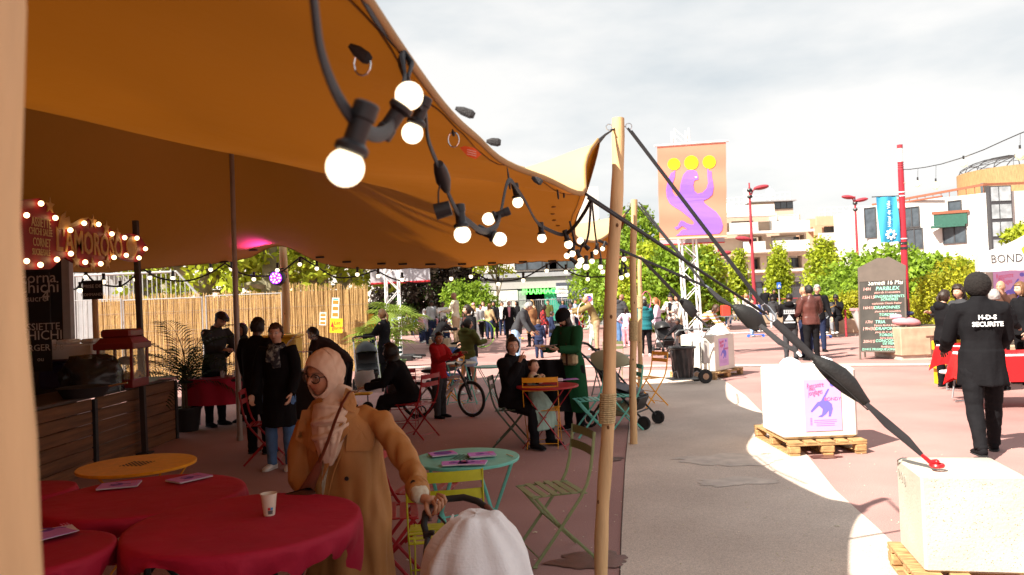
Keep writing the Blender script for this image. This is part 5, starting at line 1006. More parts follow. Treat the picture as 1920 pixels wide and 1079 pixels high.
p=PZ(1036,716,.718);t=thing('tin_box','small dark tin and pale packet on the red bistro table','tin',p);c=MB();c.rbox((0,0,.025),(.07,.06,.05),.004);c.build('tin',mat('brown_tin',(.12,.03,.02),.5),t);c=MB();c.rbox((.09,0,.02),(.07,.06,.035),.004);c.build('packet',PAPW,t)
p=PZ(505,966,.742);t=thing('paper_cup','white paper cup with a small red and blue logo on the front red table','cup',(p.x,p.y,.742));CUPM=mat('paper_cup_white',(.72,.62,.5),.6,.03)
c=MB();r0,r1,h=.0255,.037,.098
c.lathe([(r0,0),(r1,h),(r1+.002,h+.001),(r1+.002,h+.004),(r1-.001,h+.004),(r1-.003,h-.002),(r0-.002,.006),(.001,.006)],(0,0,0),40);c.build('cup',CUPM,t,smooth=True)
def cupq(u0,u1,z0,z1,m,nm):
 c=MB();n=5
 def f(u,v):an=R(-90)+(u0+(u1-u0)*u);z=z0+(z1-z0)*v;rr=r0+(r1-r0)*z/h+.0006;return(rr*math.cos(an),rr*math.sin(an),z)
 c.grid(f,n,2);c.build(nm,m,t)
cupq(.1,.5,.028,.04,REDS,'red_square');cupq(.52,.9,.028,.04,mat('logo_blue',(.03,.3,.6),.5),'blue_square');cupq(.1,.9,.009,.0265,mat('logo_grey',(.1,.09,.09),.5),'logo_lettering')
#  CONCRETE BLOCKS ON PALLETS
CBL=mat('white_cast_concrete',(.52,.465,.385),.85,.13,3,.35,60);PALW=mat('pallet_wood',(.40,.235,.10),.8,.5,4,.35,30,stretch=(2,9,9));HOLE=mat('block_pit',(.2,.15,.1),.9)
def pallet(label,loc,rz,L_=1.2,W_=.8,group='wooden pallets under the blocks'):
 t=thing('wooden_pallet',label,'pallet',loc,rz,group)
 for k in range(5):w_=(.145,.1,.145,.1,.145)[k];xx=(.0725,.236,W_/2,W_-.236,W_-.0725)[k];c=MB();c.rbox((xx,L_/2,.133),(w_,L_,.02),.003);c.build('deck_board',PALW,t)
 for y in(.05,L_/2,L_-.05):c=MB();c.rbox((W_/2,y,.112),(W_,.1,.02),.003);c.build('cross_board',PALW,t)
 for x in(.06,W_/2,W_-.06):
  for y in(.05,L_/2,L_-.05):c=MB();c.rbox((x,y,.062),(.12 if x!=W_/2 else .14,.1,.078),.012);c.build('spacer_block',PALW,t)
  c=MB();c.rbox((x,L_/2,.012),(.1,L_,.02),.003);c.build('bottom_board',PALW,t)
 return t
def poster(par,w_,h,loc,rot,lbl=None):
 o=MB().box((0,0,0),(w_,.003,h)).build('poster',mat('lilac_poster',(.60,.36,.68),.5,.03),par);o.location=loc;o.rotation_euler=rot
 if lbl:o['label']=lbl
 PB=mat('poster_blue',(.16,.14,.62),.5,0);PR_=mat('poster_red',(.72,.1,.22),.5,0)
 c=MB();c.prism([(u*w_-w_/2,v*h-h/2)for u,v in FIG],.0012,Matrix.Translation((0,-.0035,0)));c.lathe([(.05*w_*1.3,0),(.05*w_*1.3,.0012)],(.27*w_,-.0035,.40*h),18,(R(90),0,0));c.build('poster_figure',PB,o)
 text(o,'Rencontre',w_*.21,(-w_*.2,-.004,h*.385),(R(90),R(-6),0),PR_,ext=.0004,shear=.3,sx=.52);text(o,'des',w_*.13,(-w_*.3,-.004,h*.315),(R(90),R(-6),0),PR_,ext=.0004,shear=.3);text(o,'jonglages',w_*.21,(-w_*.2,-.004,h*.25),(R(90),R(-8),0),PR_,ext=.0004,shear=.3,sx=.52);text(o,'BONDY',w_*.13,(w_*.27,-.004,h*.11),(R(90),0,0),PR_,ext=.0004)
 c=MB();[c.box((.05*w_,-.0035,-h*(.29+.035*k)),(w_*(.62 if k<2 else .5),.001,h*.009))for k in range(4)];[c.box((-.34*w_,-.0035,-h*(.25+.03*k)),(w_*.05,.001,h*.018))for k in range(5)];c.build('small_print',mat('poster_print',(.35,.2,.5),.5),o);return o
Yf,Yb2=4.33,4.80;xl=XZ(1735,Yf,.144).x
rzb=R(-12);pb=PZ(1663,1015,.144);pallet('wooden pallet under the front right concrete block',(pb.x-.8*math.sin(-rzb),pb.y-.8*math.cos(rzb),0),rzb,.8,1.2);pf=PZ(1735,1074,.144)
t=thing('concrete_block','pitted cream concrete block in the lower right corner with the red shackle','concrete block',(pf.x,pf.y,.144),rzb,'concrete ballast blocks');bw,bd,bh=.52,.5,.525
c=MB();c.rbox((bw/2,bd/2,bh/2),(bw,bd,bh),.014);c.build('body',CBL,t,smooth=True)
c=MB()
for k in range(330):c.ball((rng.uniform(.02,bw-.02),-.0005,rng.uniform(.02,bh-.02)),(rng.uniform(.0012,.004),.0012,rng.uniform(.001,.0025)),6)
for k in range(60):c.ball((-.0005,rng.uniform(.02,bd-.02),rng.uniform(.02,bh-.02)),(.001,rng.uniform(.001,.003),.0015),6)
tag(c.build('surface_pits',HOLE,t),kind='stuff')
c=MB();c.rbox((.27,.22,bh+.0006),(.1,.018,.002),.0005);c.build('lifting_slot',mat('slot_stone',(.4,.36,.3),.9),t)
c=MB()
for k,(y,z)in enumerate(((bd-.06,.44),(bd-.12,.43),(bd-.18,.42))):c.tube([(-.002,y+.018*math.cos(q*.785),z+.03*math.sin(q*.785))for q in range(8)],.002,4,closed=True);c.tube([(-.002,y+.012,z-.02),(-.002,y-.012,z+.02)],.002,4)
c.build('moulded_marks',mat('mark_grey',(.35,.32,.28),.9),t)
a=G(1481,857);pallet('wooden pallet under the middle block with the lilac poster',(a.x,a.y,0),0)
t=thing('concrete_block','white block with lilac juggling poster and white bags on top, middle of the plaza','concrete block',(a.x-.02,a.y+.1,.144),0,'concrete ballast blocks');CBW=mat('bright_cast_block',(.66,.61,.54),.8,.09,3,.2,50)
c=MB();c.rbox((.4,.38,.37),(.78,.72,.73),.03);c.build('body',CBW,t,smooth=True);poster(t,.38,.535,(.425,.013,.355),(0,0,0))
BAG=mat('white_bag',(.8,.8,.8),.5,.04,bump=.4,bscale=14)
def bag(label,loc,s,seed,group='white bags on the blocks'):
 c=MB();c.grid(lambda u,v:Vector((math.cos(u*6.283)*math.sin(v*1.57+.02),math.sin(u*6.283)*math.sin(v*1.57+.02),math.cos(v*1.57)*.8))*(1+.25*noise.noise(Vector((math.cos(u*6.283)*1.5+seed,math.sin(u*6.283)*1.5,v*2))))*s,24,10,wrap=True);o=c.build('white_bag',BAG,smooth='all',loc=loc);return tag(o,label,'bag',group)
bag('white bag on the left of the middle poster block',(a.x+.2,a.y+.45,.872),.12,1);bag('white bag behind the black pouch on the middle poster block',(a.x+.58,a.y+.5,.872),.11,5)
a=G(1342,712);rz=math.atan2(.76,.65)
pallet('wooden pallet under the far block beside the bin trolley',(a.x-.05,a.y-.15,0),rz-R(0),1.0,1.3)
b3=thing('concrete_block','far white block with lilac poster behind the bin trolley','concrete block',(a.x,a.y,.144),rz,'concrete ballast blocks')
c=MB();c.rbox((.47,.38,.37),(.92,.74,.74),.02);c.build('body',CBW,b3,smooth=True);poster(b3,.42,.55,(.42,.008,.37),(0,0,0));bag('white bag on the far block behind the bin trolley',(a.x+.25,a.y+.6,.875),.22,8)
t=thing('bin_trolley','street cleaning trolley holding a black bin bag in front of the far block','bin trolley',XZ(1286,15.35),R(8),scale=.8);TUBEM=mat('trolley_steel',(.22,.23,.23),.4,.15,metal=.6)
c=MB();c.tube([(-.42,0,.12),(.3,0,.12)],.02,6);c.tube([(-.42,-.28,.12),(.3,-.28,.12),(.3,.28,.12),(-.42,.28,.12)],.018,6,closed=True);c.tube([(-.42,-.28,.12),(-.4,-.28,.3),(-.32,-.28,.33),(-.28,-.28,.15)],.014,6);c.tube([(.1,-.28,.12),(.1,-.28,.26),(.18,-.28,.3),(.25,-.28,.26),(.25,-.28,.12)],.014,6);c.build('platform',TUBEM,t)
c=MB();c.tube([(.3,-.26,.12),(.3,-.26,.98),(.42,-.24,1.15),(.6,-.2,1.28)],.018,8);c.tube([(.3,.26,.12),(.3,.26,.98),(.42,.24,1.15),(.6,.2,1.28)],.018,8);c.tube([(.6,-.2,1.28),(.6,.2,1.28)],.018,8);c.tube([(-.28,-.2,1.2),(-.2,-.22,1.28),(.2,-.24,1.3),(.6,-.2,1.28)],.018,8);c.tube([(-.28,-.2,1.2),(-.28,-.2,.93)],.016,8);c.build('handle_frame',TUBEM,t)
c=MB()
def bf(u,v):an=u*6.283;rr=.22+.07*v+.012*math.sin(an*13+v*3)+.02*noise.noise(Vector((math.cos(an)*3,math.sin(an)*3,v*3)));return(rr*math.cos(an)-.06,rr*math.sin(an),.15+.7*v)
c.grid(bf,56,16,wrap=True);c.tube([(.31*math.cos(k*math.pi/12)-.06,.31*math.sin(k*math.pi/12),.86)for k in range(24)],.03,8,closed=True);c.build('bin_bag',mat('grey_bin_bag',(.035,.033,.035),.28,.2,bump=.5,bscale=30),t,smooth=True)
for sy in(-.3,.3):
 c=MB();c.lathe([(.07,-.04),(.15,-.045),(.17,-.03),(.17,.03),(.15,.045),(.07,.04)],(.38,sy,.17),24,(R(90),0,0));w_=c.build('wheel',RUBBER,t,smooth=True);c=MB();c.lathe([(.02,-.05),(.075,-.046),(.075,.046),(.02,.05)],(.38,sy,.17),16,(R(90),0,0));c.build('rim',mat('dull_copper_rim',(.4,.25,.16),.5),w_)
c=MB();c.rbox((.42,-.27,.72),(.2,.02,.5),.008);c.rbox((.36,-.3,.72),(.05,.06,.5),.01);c.build('tool_plate',mat('plate_grey',(.45,.43,.4),.4),t)
#  CHALKBOARD A-SIGN
fl,fr_=G(1606,672),G(1657,678)
a3=XZ(1613,18.9);e3=XZ(1673,18.6);wd=(e3-a3).length;an=R(-34)
t=thing('chalkboard_sign','tall A frame chalkboard headed Samedi 16 Mai with the day programme','chalkboard',a3,an);W_=1.0;Hh=P(1655,486,14.5).z;CB=mat('chalkboard_paint',(.045,.04,.035),.8,.35,2.5);CBF=mat('sign_frame_brown',(.10,.075,.06),.7,.1)
tilt_=R(-9);m4=Matrix.Rotation(tilt_,4,'X')
fr=bpy.data.objects.new('front_leaf',None)
def tl(o):o.matrix_basis=m4@o.matrix_basis;return o
c=MB();c.box((W_/2,0,1.06),(W_,.03,1.72));c.build('chalk_panel',CB,t).matrix_basis=m4
c=MB();c.prism([(-.02,1.86),(W_+.02,1.86),(W_+.03,2.2),(W_*.66,2.44),(W_*.58,2.40),(W_*.42,2.42),(-.02,2.2)],.035,Matrix.Translation((0,-.024,0)));c.build('top_board',CBF,t).matrix_basis=m4
c=MB();[c.box((x,.0,.93),(.035,.045,1.88))for x in(-.0,W_)];c.box((W_/2,-.003,.19),(W_,.04,.03));c.build('frame',CBF,t).matrix_basis=m4
m5=Matrix.Translation((0,.62,0))@Matrix.Rotation(R(9),4,'X')
c=MB();c.box((W_/2,0,1.1),(W_-.06,.02,1.5));c.build('rear_panel',mat('rear_board',(.012,.012,.012),.7),t).matrix_basis=m5;c=MB();[c.box((x,0,.93),(.035,.045,1.88))for x in(0,W_)];c.box((W_/2,.003,.8),(W_,.03,.03));c.box((W_/2,.003,.3),(W_,.03,.03));c.build('rear_frame',CBF,t).matrix_basis=m5
c=MB();c.tube([(W_,.17,1.15),(W_,.3,1.13),(W_,.44,1.15)],.005,5);c.build('chain',CHROME,t)
CW=mat('chalk_white',(.75,.72,.62),.8,0);CG_=mat('chalk_mint',(.3,.72,.55),.8,0);CP=mat('chalk_pink',(.8,.42,.36),.8,0)
for s,u,z,sz,m in(('Samedi 16 Mai',.58,1.76,.15,CW),('14H',.17,1.62,.1,CP),('PARBLEX',.62,1.62,.12,CG_),('place du 11 novembre',.62,1.53,.062,CP),('15H15',.2,1.42,.1,CP),('ENGRENEMENTS',.66,1.43,.082,CG_),('SONORES',.66,1.36,.08,CG_),('esplanade Claude Fuzier',.6,1.27,.062,CP),('16H15',.2,1.17,.09,CP),('DRAPONNES',.6,1.17,.09,CG_),('place du 11 novembre',.62,1.08,.06,CP),('TORDERA',.62,1.0,.08,CG_),('Sarra Culturel',.62,.92,.062,CP),('17H',.2,.83,.09,CP),('TRIA',.45,.83,.1,CG_),('Espace André Malraux',.6,.75,.062,CP),('19H30',.2,.67,.1,CP),('DRAPONNES',.62,.67,.09,CG_),('place du 11 novembre',.62,.59,.06,CP),('TORDERA',.62,.52,.085,CG_),('Sarra Culturel',.62,.45,.06,CP),('20H15',.2,.37,.09,CP),('CONCOMBRE',.62,.385,.085,CG_),('DE MER',.62,.32,.07,CG_),('Ambiance',.6,.25,.07,CP),('21H15 MUSIQUE JONGLAGES',.52,.215-.03,.07,CG_)):
 z2=.24+(z-.185)*1.0;o=text(t,s,sz*1.05,(u*W_,-.0175,z2+.0),(R(90),0,0),m,ext=.0008,sx=min(1,(W_*(.9 if len(s)>12 and sz>.14 or len(s)>22 else .66 if u>.4 else .28))/(len(s)*sz*.56)),name='chalk_writing',shear=.15);o.matrix_basis=m4@Matrix.LocRotScale(Vector((u*W_,-.0175,z2)),Euler((R(90),0,0)),Vector((o.scale.x,1,1)))
#  PLANTERS, BOLLARD, TEXTILES
PLC=mat('planter_concrete',(.40,.29,.2),.9,.2,5,.3,40)
def planter(label,px0,px1,Y,z,dep,soil=True,plinth=.1):
 a,e=XZ(px0,Y),XZ(px1,Y);t=thing('concrete_planter',label,'planter',a,group='low concrete planters');w_=e.x-a.x
 c=MB();n=max(1,int(w_/1.6));[c.rbox((w_*(k+.5)/n,dep/2,plinth+(z-plinth)/2),(w_/n-.015,dep,z-plinth),.02)for k in range(n)];c.build('wall',PLC,t);c=MB();c.box((w_/2,dep/2,plinth/2),(w_-.1,dep-.1,plinth));c.build('plinth',mat('plinth_stone',(.5,.42,.36),.9),t)
 c=MB();c.box((w_/2,dep/2,z+.004),(w_-.3,dep-.3,.008));c.build('soil',mat('soil',(.06,.04,.025),.95,.3,20),t);return t
planter('low concrete planter the saxophone player sits on',1562,1650,28.4,.6,2);planter('concrete planter behind the chalkboard and the two women',1690,1800,18.2,.75,1.5);planter('long concrete planter edge behind the red clothed tables',1840,1990,13.5,.62,1.4)
planter('pale low bench wall behind the children left of centre',735,860,46,.45,.6,plinth=.05);planter('pale step the bald reader in beige stands on',838,876,27.4,.292,1.2,plinth=.05);planter('pale step under the two children with raised heads before the purple tree',804,842,30.3,.392,1.4,plinth=.05)
planter('pale kerb planter before the far red handrail',1430,1530,40,.5,.8)
a=XZ(1587,27.9);t=thing('red_bollard','thin dark red bollard post beside the saxophone player','bollard',a);c=MB();c.tube([(0,0,0),(0,0,.95)],.035,10);[c.tube([(0,0,z),(0,0,z+.03)],.05,10)for z in(.05,.3,.6,.9)];c.build('post',REDM,t)
a=P(1605,588,27.5);t=thing('cloth_screen','pale translucent cloth draped over a bar between the bollard and the chalkboard','cloth',(a.x,27.5,0));c=MB();c.grid(lambda u,v:(-.2+u*.5+.3*(1-v),.04*math.sin(u*12),.15+v*.82),14,8);c.build('cloth',mat('pale_cloth',(.5,.48,.46),.8,.05,trans=.3),t,smooth='all');c=MB();[c.tube([(-.22,-.02,.93+.03*k),(.5,-.02,.93+.03*k)],.016,6)for k in range(3)];c.build('pink_roll',mat('pink_roll',(.6,.3,.32),.8),t)
a=XZ(1751,17.9);t=thing('steel_bracket','brown steel bracket fixed on the planter edge behind the women','bracket',a);c=MB();c.rbox((0,0,.32),(.1,.06,.46),.01);c.rbox((-.05,-.005,.1),(.2,.05,.05),.01);c.rbox((-.05,-.005,.54),(.2,.05,.05),.01);c.build('bracket',mat('brown_steel',(.14,.06,.04),.6),t)
a=XZ(1724,18.0,.7);t=thing('pink_cushion','pink cushion and blankets lying on the planter behind the chalkboard','cushion',(a.x,18.5,.755));c=MB();c.ball((0,.1,.1),(.33,.25,.12),14,(0,.1,0));c.build('cushion',mat('rose_cloth',(.6,.25,.28),.8),t,smooth='all');c=MB();c.ball((-.15,.2,.24),(.22,.2,.09),12);c.build('blanket',mat('lilac_cloth',(.55,.35,.45),.8),t,smooth='all');c=MB();c.ball((.05,.2,.3),(.2,.14,.06),12);c.build('navy_jacket',mat('navy_cloth',(.03,.04,.1),.8),t,smooth='all')
#  PARTY TENT AND RED TABLES
WT=mat('white_tent_cloth',(.75,.74,.72),.8,.04,trans=.25);Yt=15.5
a=P(1836,505,Yt);t=thing('party_tent','white pop up tent with BONDY on its valance at the right edge','tent',(a.x,Yt,0),R(-29));zv0,zv1=P(1850,509,Yt).z,P(1850,476,Yt).z;Wt_=3.2;ap=Vector((1.6,1.6,zv1+.95))
c=MB();cs=[(0,0),(Wt_,0),(Wt_,3.2),(0,3.2)]
for k in range(4):
 x0_,y0_=cs[k];x1_,y1_=cs[(k+1)%4]
 c.grid(lambda u,v:Vector((x0_+(x1_-x0_)*u,y0_+(y1_-y0_)*u,zv1)).lerp(ap,v)-Vector((0,0,.14*math.sin(math.pi*v))),8,8)
 c.grid(lambda u,v:(x0_+(x1_-x0_)*u,y0_+(y1_-y0_)*u,zv0+(zv1-zv0)*v-.015*abs(math.sin(u*20))*(1-v)),20,3)
c.build('roof_cloth',WT,t,smooth=True);text(t,'BONDY',.23,(.52,-.012,(zv0+zv1)/2+.05),(R(90),R(0),0),FRM,ext=.002,sx=.8)
c=MB();c.prism([(0,0),(.05,.1),(.01,.16),(-.04,.1)],.004);q=c.build('leaf_logo',GREENL if False else mat('logo_green',(.3,.6,.02),.5),t);q.location=(.74,-.014,(zv0+zv1)/2+.12)
c=MB();c.box((1.7,3.1,zv0/2),(3.0,.02,zv0));c.build('back_wall',mat('beige_tent_wall',(.42,.38,.36),.8,.05),t)
for sx,sy in cs:c=MB();c.box((sx,sy+.02,zv0/2),(.04,.04,zv0));c.build('tent_leg',WHITEM,t)
for xx in(.7,1.75):poster(t,.72,1.0,(xx,3.07,1.45),(0,0,0))
REDV=mat('red_vinyl_cloth',(.62,.008,.01),.3,.06,3,.2,10)
def recttable(label,clabel,loc,rz,L_,W2,z=.74,hang=.36,seed=0):
 t=thing('trestle_table',label,'table',loc,rz,'rectangular tables under red vinyl');c=MB();c.rbox((0,0,z-.02),(L_,W2,.035),.005);c.build('tabletop',WHITEM,t)
 for sx in(-1,1):c=MB();c.tube([(sx*(L_/2-.15),-W2/2+.08,z-.04),(sx*(L_/2-.12),-W2/2+.06,.02),(sx*(L_/2-.12),W2/2-.06,.02),(sx*(L_/2-.15),W2/2-.08,z-.04)],.016,8);c.build('leg',METAL,t)
 N=40;per=[]
 def f(u,v):
  a=u*4;k=int(a)%4;q=a-int(a);x,y=[(-.5+q,-.5),(.5,-.5+q),(.5-q,.5),(-.5,.5-q)][k];corner=(abs(2*q-1))**6
  if v<.5:s=v/.5;return(x*L_*s,y*W2*s,z+.002)
  s=(v-.5)/.5;nx,ny=[(0,-1),(1,0),(0,1),(-1,0)][k];w_=.015*math.sin(u*60+seed)*s+.05*s;cn=.07*corner*s
  return(x*(L_+.01)+nx*w_+(x/.5)*cn*.8,y*(W2+.01)+ny*w_+(y/.5)*cn*.8,z-(hang+.12*corner)*s)
 c=MB();c.grid(f,96,12,wrap=True);o=c.build('red_tablecloth',REDV,smooth=True,loc=loc);o.rotation_euler=(0,0,rz);tag(o,clabel,'tablecloth','red vinyl tablecloths')
a=XZ(1905,10.9);recttable('long trestle table right of the security guard under shiny red vinyl','shiny red vinyl cloth on the table right of the guard',(a.x,a.y,0),R(-12),1.3,.75,seed=1)
a=XZ(1822,12.6);recttable('trestle table left of the security guard under red vinyl','red vinyl cloth on the table half hidden behind the guard',(a.x,a.y,0),R(20),.62,.7,hang=.3,seed=2)
a=XZ(1783,13.6);t=thing('yellow_bench','yellow painted plank bench sticking out left of the red table','bench',a);YP=mat('yellow_wood',(.75,.42,.01),.6,.1);c=MB();c.rbox((0,0,.66),(.45,.3,.16),.01);c.build('backrest',YP,t);c=MB();c.rbox((-.02,0,.3),(.5,.35,.06),.01);c.build('seat',YP,t);[MB().box((x,0,.14),(.05,.3,.27)).build('leg',YP,t)for x in(-.18,.16)]
a=XZ(1796,11.6);t=thing('camp_stool','white folding seat on grey metal legs beside the guard','seat',a,R(15));c=MB();c.rbox((0,0,.42),(.32,.34,.05),.015);c.build('seat',WHITEM,t);c=MB();c.tube([(.1,-.12,.4),(.02,-.12,.03)],.012,6);c.tube([(-.05,-.12,.4),(.18,-.12,.03)],.012,6);c.tube([(-.16,-.12,.02),(.2,-.12,.02)],.012,6);c.tube([(.1,.12,.4),(.02,.12,.03)],.012,6);c.build('leg',METAL,t)
a=XZ(1385,33);t=thing('picnic_table','far grey folding table with stacked stools and a red crate','table',a);c=MB();c.rbox((0,0,.74),(1.5,.7,.04),.01);c.build('tabletop',METAL,t);c=MB();[c.tube([(sx*.3,0,.72),(sx*.62,0,.03)],.03,6)for sx in(-1,1)];c.tube([(-.62,0,.03),(.62,0,.03)],.03,6);c.tube([(-.4,0,.4),(.4,0,.4)],.03,6);c.build('leg',WHITEM,t)
t=thing('red_crate','bright red crate standing on the far grey table','crate',(a.x-.5,a.y,.76));c=MB();c.rbox((0,0,.22),(.36,.3,.44),.03);c.build('body',mat('bright_red',(.7,.05,.03),.5),t)
t=thing('stool_stack','row of small stools with dark legs upturned on the far table','stools',(a.x+.1,a.y,.76));c=MB();[c.tube([(-.2+.13*k,-.1+.02*(k%2),0),(-.21+.13*k,-.1,.36)],.014,5)for k in range(6)];c.build('stool_legs',mat('brown_leg',(.2,.08,.05),.6),t);c=MB();c.rbox((.1,0,.03),(.8,.3,.05),.01);c.build('stool_seats',mat('beige_seat',(.5,.42,.36),.6),t)
#  STROLLERS, BICYCLE, SCOOTERS, HOOPS
def wheel(c,ctr,r,tr,ax=(0,1,0),spokes=12,crim=None,n=28):
 ax=Vector(ax).normalized();u=ax.orthogonal().normalized();v=ax.cross(u);ctr=Vector(ctr)
 return[ctr+u*(r*math.cos(k*2*math.pi/n))+v*(r*math.sin(k*2*math.pi/n))for k in range(n)]
g=G(885,782);t=thing('bicycle','white and black child bicycle behind the boy in the red jacket','bicycle',g,R(168));
BWM=mat('bike_white',(.6,.6,.62),.3,.05);r=.27
def bwheel(x,steer=0):
 ax=Vector((math.sin(steer),math.cos(steer),0));c=MB();c.tube(wheel(c,(x,0,r),r-.02,0,ax),.023,8,closed=True);ty=c.build('tyre',RUBBER,t,smooth='all');c=MB();c.tube(wheel(c,(x,0,r),r-.045,0,ax),.009,6,closed=True)
 ws=wheel(c,(x,0,r),r-.05,0,ax,n=20);[c.tube([(x,0,r),q],.0015,3)for q in ws];c.ball((x,0,r),.028,8);c.build('rim',METAL,ty)
bwheel(0,.45);bwheel(.84)
hd=Vector((.16,0,.62));bb_=Vector((.47,0,.27));st=Vector((.62,0,.62));rw=Vector((.84,0,r));F=MB()
F.tube([hd-Vector((0,0,.05)),bb_],.024,8);F.tube([hd,st-Vector((.02,0,.08))],.022,8);F.tube([bb_,st],.018,8)
for s in(-.04,.04):F.tube([bb_,rw+Vector((0,s,0))],.011,6);F.tube([st-Vector((.02,0,.08)),rw+Vector((0,s,0))],.011,6)
F.build('frame',BWM,t,smooth=True);F=MB()
for s in(-.05,.05):F.tube([Vector((0,s,r)),Vector((.08,s,.52))],.017,8)
F.tube([(.07,-.06,.5),(.07,.06,.5)],.02,8);F.tube([(.08,0,.5),hd+Vector((.03,0,.1))],.018,8);F.build('fork',BLACK,t,smooth=True)
F=MB();F.tube([(.14,-.28,.83),(.17,-.12,.76),(.19,0,.76),(.17,.12,.76),(.14,.28,.83)],.012,8);F.tube([(.14,-.28,.83),(.13,-.18,.8)],.018,8);F.tube([(.14,.28,.83),(.13,.18,.8)],.018,8);F.build('handlebar',BLACK,t)
F=MB();F.ball(st+Vector((.02,0,.08)),(.14,.07,.035),12);F.tube([st,st+Vector((0,0,.08))],.013,8);F.build('saddle',BLACK,t,smooth=True)
F=MB();F.lathe([(.075,-.004),(.075,.004)],bb_+Vector((0,.05,0)),20,(R(90),0,0));F.tube([bb_+Vector((0,.07,0)),bb_+Vector((.11,.07,-.11))],.01,6);F.tube([bb_-Vector((0,.07,0)),bb_+Vector((-.11,-.07,.11))],.01,6);F.box(bb_+Vector((.11,.11,-.11)),(.08,.07,.02));F.box(bb_+Vector((-.11,-.11,.11)),(.08,.07,.02));F.build('crankset',BLACK,t)
for s in(-.09,.09):F=MB();F.tube(wheel(F,(.84,s*1.6,.08),.07,0,(0,1,0),n=16),.012,6,closed=True);F.tube([(.84,s,r),(.84,s*1.6,.08)],.008,5);F.build('training_wheel',RUBBER,t)
p=P(893,1030,3.47);t=thing('stroller','stroller draped with white muslin in the foreground, pushed by the woman in the trench coat','stroller',(p.x,3.47,0),0)
ox=p.x;oy=3.47
def sl(px,py,Y):q=P(px,py,Y+.42);return(q.x-ox,q.y-oy,q.z)
c=MB();hp=[sl(802,1012,3.30),sl(795,985,3.34),sl(798,962,3.38),sl(812,946,3.41),sl(838,936,3.42),sl(870,933,3.40),sl(895,940,3.36),sl(912,952,3.3),sl(920,962,3.25)]
c.tube(hp,[.014,.016,.017,.017,.016,.016,.016,.015,.013],12);c.build('handlebar',mat('foam_grip',(.02,.02,.02),.7,.1),t,smooth=True)
BLG=mat('brown_leather_grip',(.12,.05,.04),.5);c=MB();c.tube([sl(800,968,3.37),sl(806,953,3.40),sl(812,946,3.41)],.0185,12);c.tube([sl(806,960,3.38),sl(806,978,3.37)],.01,8);c.build('leather_grip',BLG,t,smooth=True);MB().tube([sl(913,951,3.3),sl(921,961,3.25)],.016,10).build('leather_grip',BLG,t,smooth=True)
c=MB();c.tube([sl(802,1005,3.3),sl(798,1040,3.22),sl(800,1100,3.1),(-.2,.1,.5)],.013,8);c.tube([sl(920,962,3.25),sl(935,1010,3.2),(.2,.1,.5)],.013,8);c.tube([(-.2,.1,.5),(-.22,-.35,.1)],.014,8);c.tube([(.2,.1,.5),(.22,-.35,.1)],.014,8);c.tube([(-.2,.1,.5),(-.24,.3,.12)],.014,8);c.tube([(.2,.1,.5),(.24,.3,.12)],.014,8);c.tube([sl(822,968,3.36),sl(838,985,3.3)],.006,6);c.build('chassis',FRB,t)
c=MB();q=Vector(sl(801,1003,3.3));c.rbox(q,(.035,.04,.035),.006);c.rbox(q+Vector((.02,-.005,.01)),(.03,.03,.02),.004);c.build('hinge',BLACK,t)
for sx in(-1,1):
 for y,rr in((.32,.13),(-.38,.1)):c=MB();c.tube(wheel(c,(sx*.26,y,rr),rr-.02,0,(1,0,0),n=20),.022,8,closed=True);c.lathe([(.03,-.015),(.03,.015)],(sx*.26,y,rr),10,(0,R(90),0));c.build('wheel',RUBBER,t,smooth=True)
MUS=bpy.data.materials.new('white_muslin');MUS.use_nodes=True
N_=MUS.node_tree.nodes;b_=N_['Principled BSDF'];b_.inputs['Base Color'].default_value=(.74,.72,.72,1);b_.inputs['Roughness'].default_value=.9;b_.inputs['Sheen Weight'].default_value=.3
co_=N_.new('ShaderNodeTexCoord');mp_=N_.new('ShaderNodeMapping');mp_.inputs['Scale'].default_value=(90,90,8);nz_=N_.new('ShaderNodeTexNoise');nz_.inputs['Scale'].default_value=1.2;nz_.inputs['Detail'].default_value=4;mq=N_.new('ShaderNodeMapping');mq.inputs['Scale'].default_value=(7,7,120);nq=N_.new('ShaderNodeTexNoise');nq.inputs['Scale'].default_value=1;ad=N_.new('ShaderNodeMath');bp_=N_.new('ShaderNodeBump');bp_.inputs['Strength'].default_value=.7;bp_.inputs['Distance'].default_value=.004
K_=MUS.node_tree.links.new;K_(co_.outputs['Object'],mp_.inputs[0]);K_(mp_.outputs[0],nz_.inputs['Vector']);K_(co_.outputs['Object'],mq.inputs[0]);K_(mq.outputs[0],nq.inputs['Vector']);K_(nz_.outputs['Fac'],ad.inputs[0]);K_(nq.outputs['Fac'],ad.inputs[1]);K_(ad.outputs[0],bp_.inputs['Height']);K_(bp_.outputs[0],b_.inputs['Normal'])
ctr=Vector(sl(893,1030,3.05));
prof=[(0,.0),(.07,-.002),(.105,-.02),(.145,-.06),(.18,-.10),(.215,-.16),(.24,-.26),(.255,-.40),(.26,-.48)]
top=Vector(sl(893,957,3.08))
def mus(u,v):
 a=u*2*math.pi;x=v*(len(prof)-1);i=min(int(x),len(prof)-2);f=x-i;rr=prof[i][0]*(1-f)+prof[i+1][0]*f;zz=prof[i][1]*(1-f)+prof[i+1][1]*f
 ca,sa=math.cos(a),math.sin(a);fold=.013*math.sin(a*8+5*v)*v*v+.034*noise.noise(Vector((ca*2.2,sa*2.2,v*1.5)))*min(1,v*2);ridge=.014*math.exp(-((sa+.55-ca*.2)/.09)**2)*(v>.12)
 rr+=fold+ridge;zz+=.012*noise.noise(Vector((ca*1.5,sa*1.5,5+v)))+.022*math.exp(-((v-.2)/.1)**2)*math.exp(-((abs((a+.9)%6.283-3.14)-2.2)/.35)**2)
 return Vector((rr*ca*1.0,rr*sa*1.35,zz))+top+Vector((0,-.06,0))
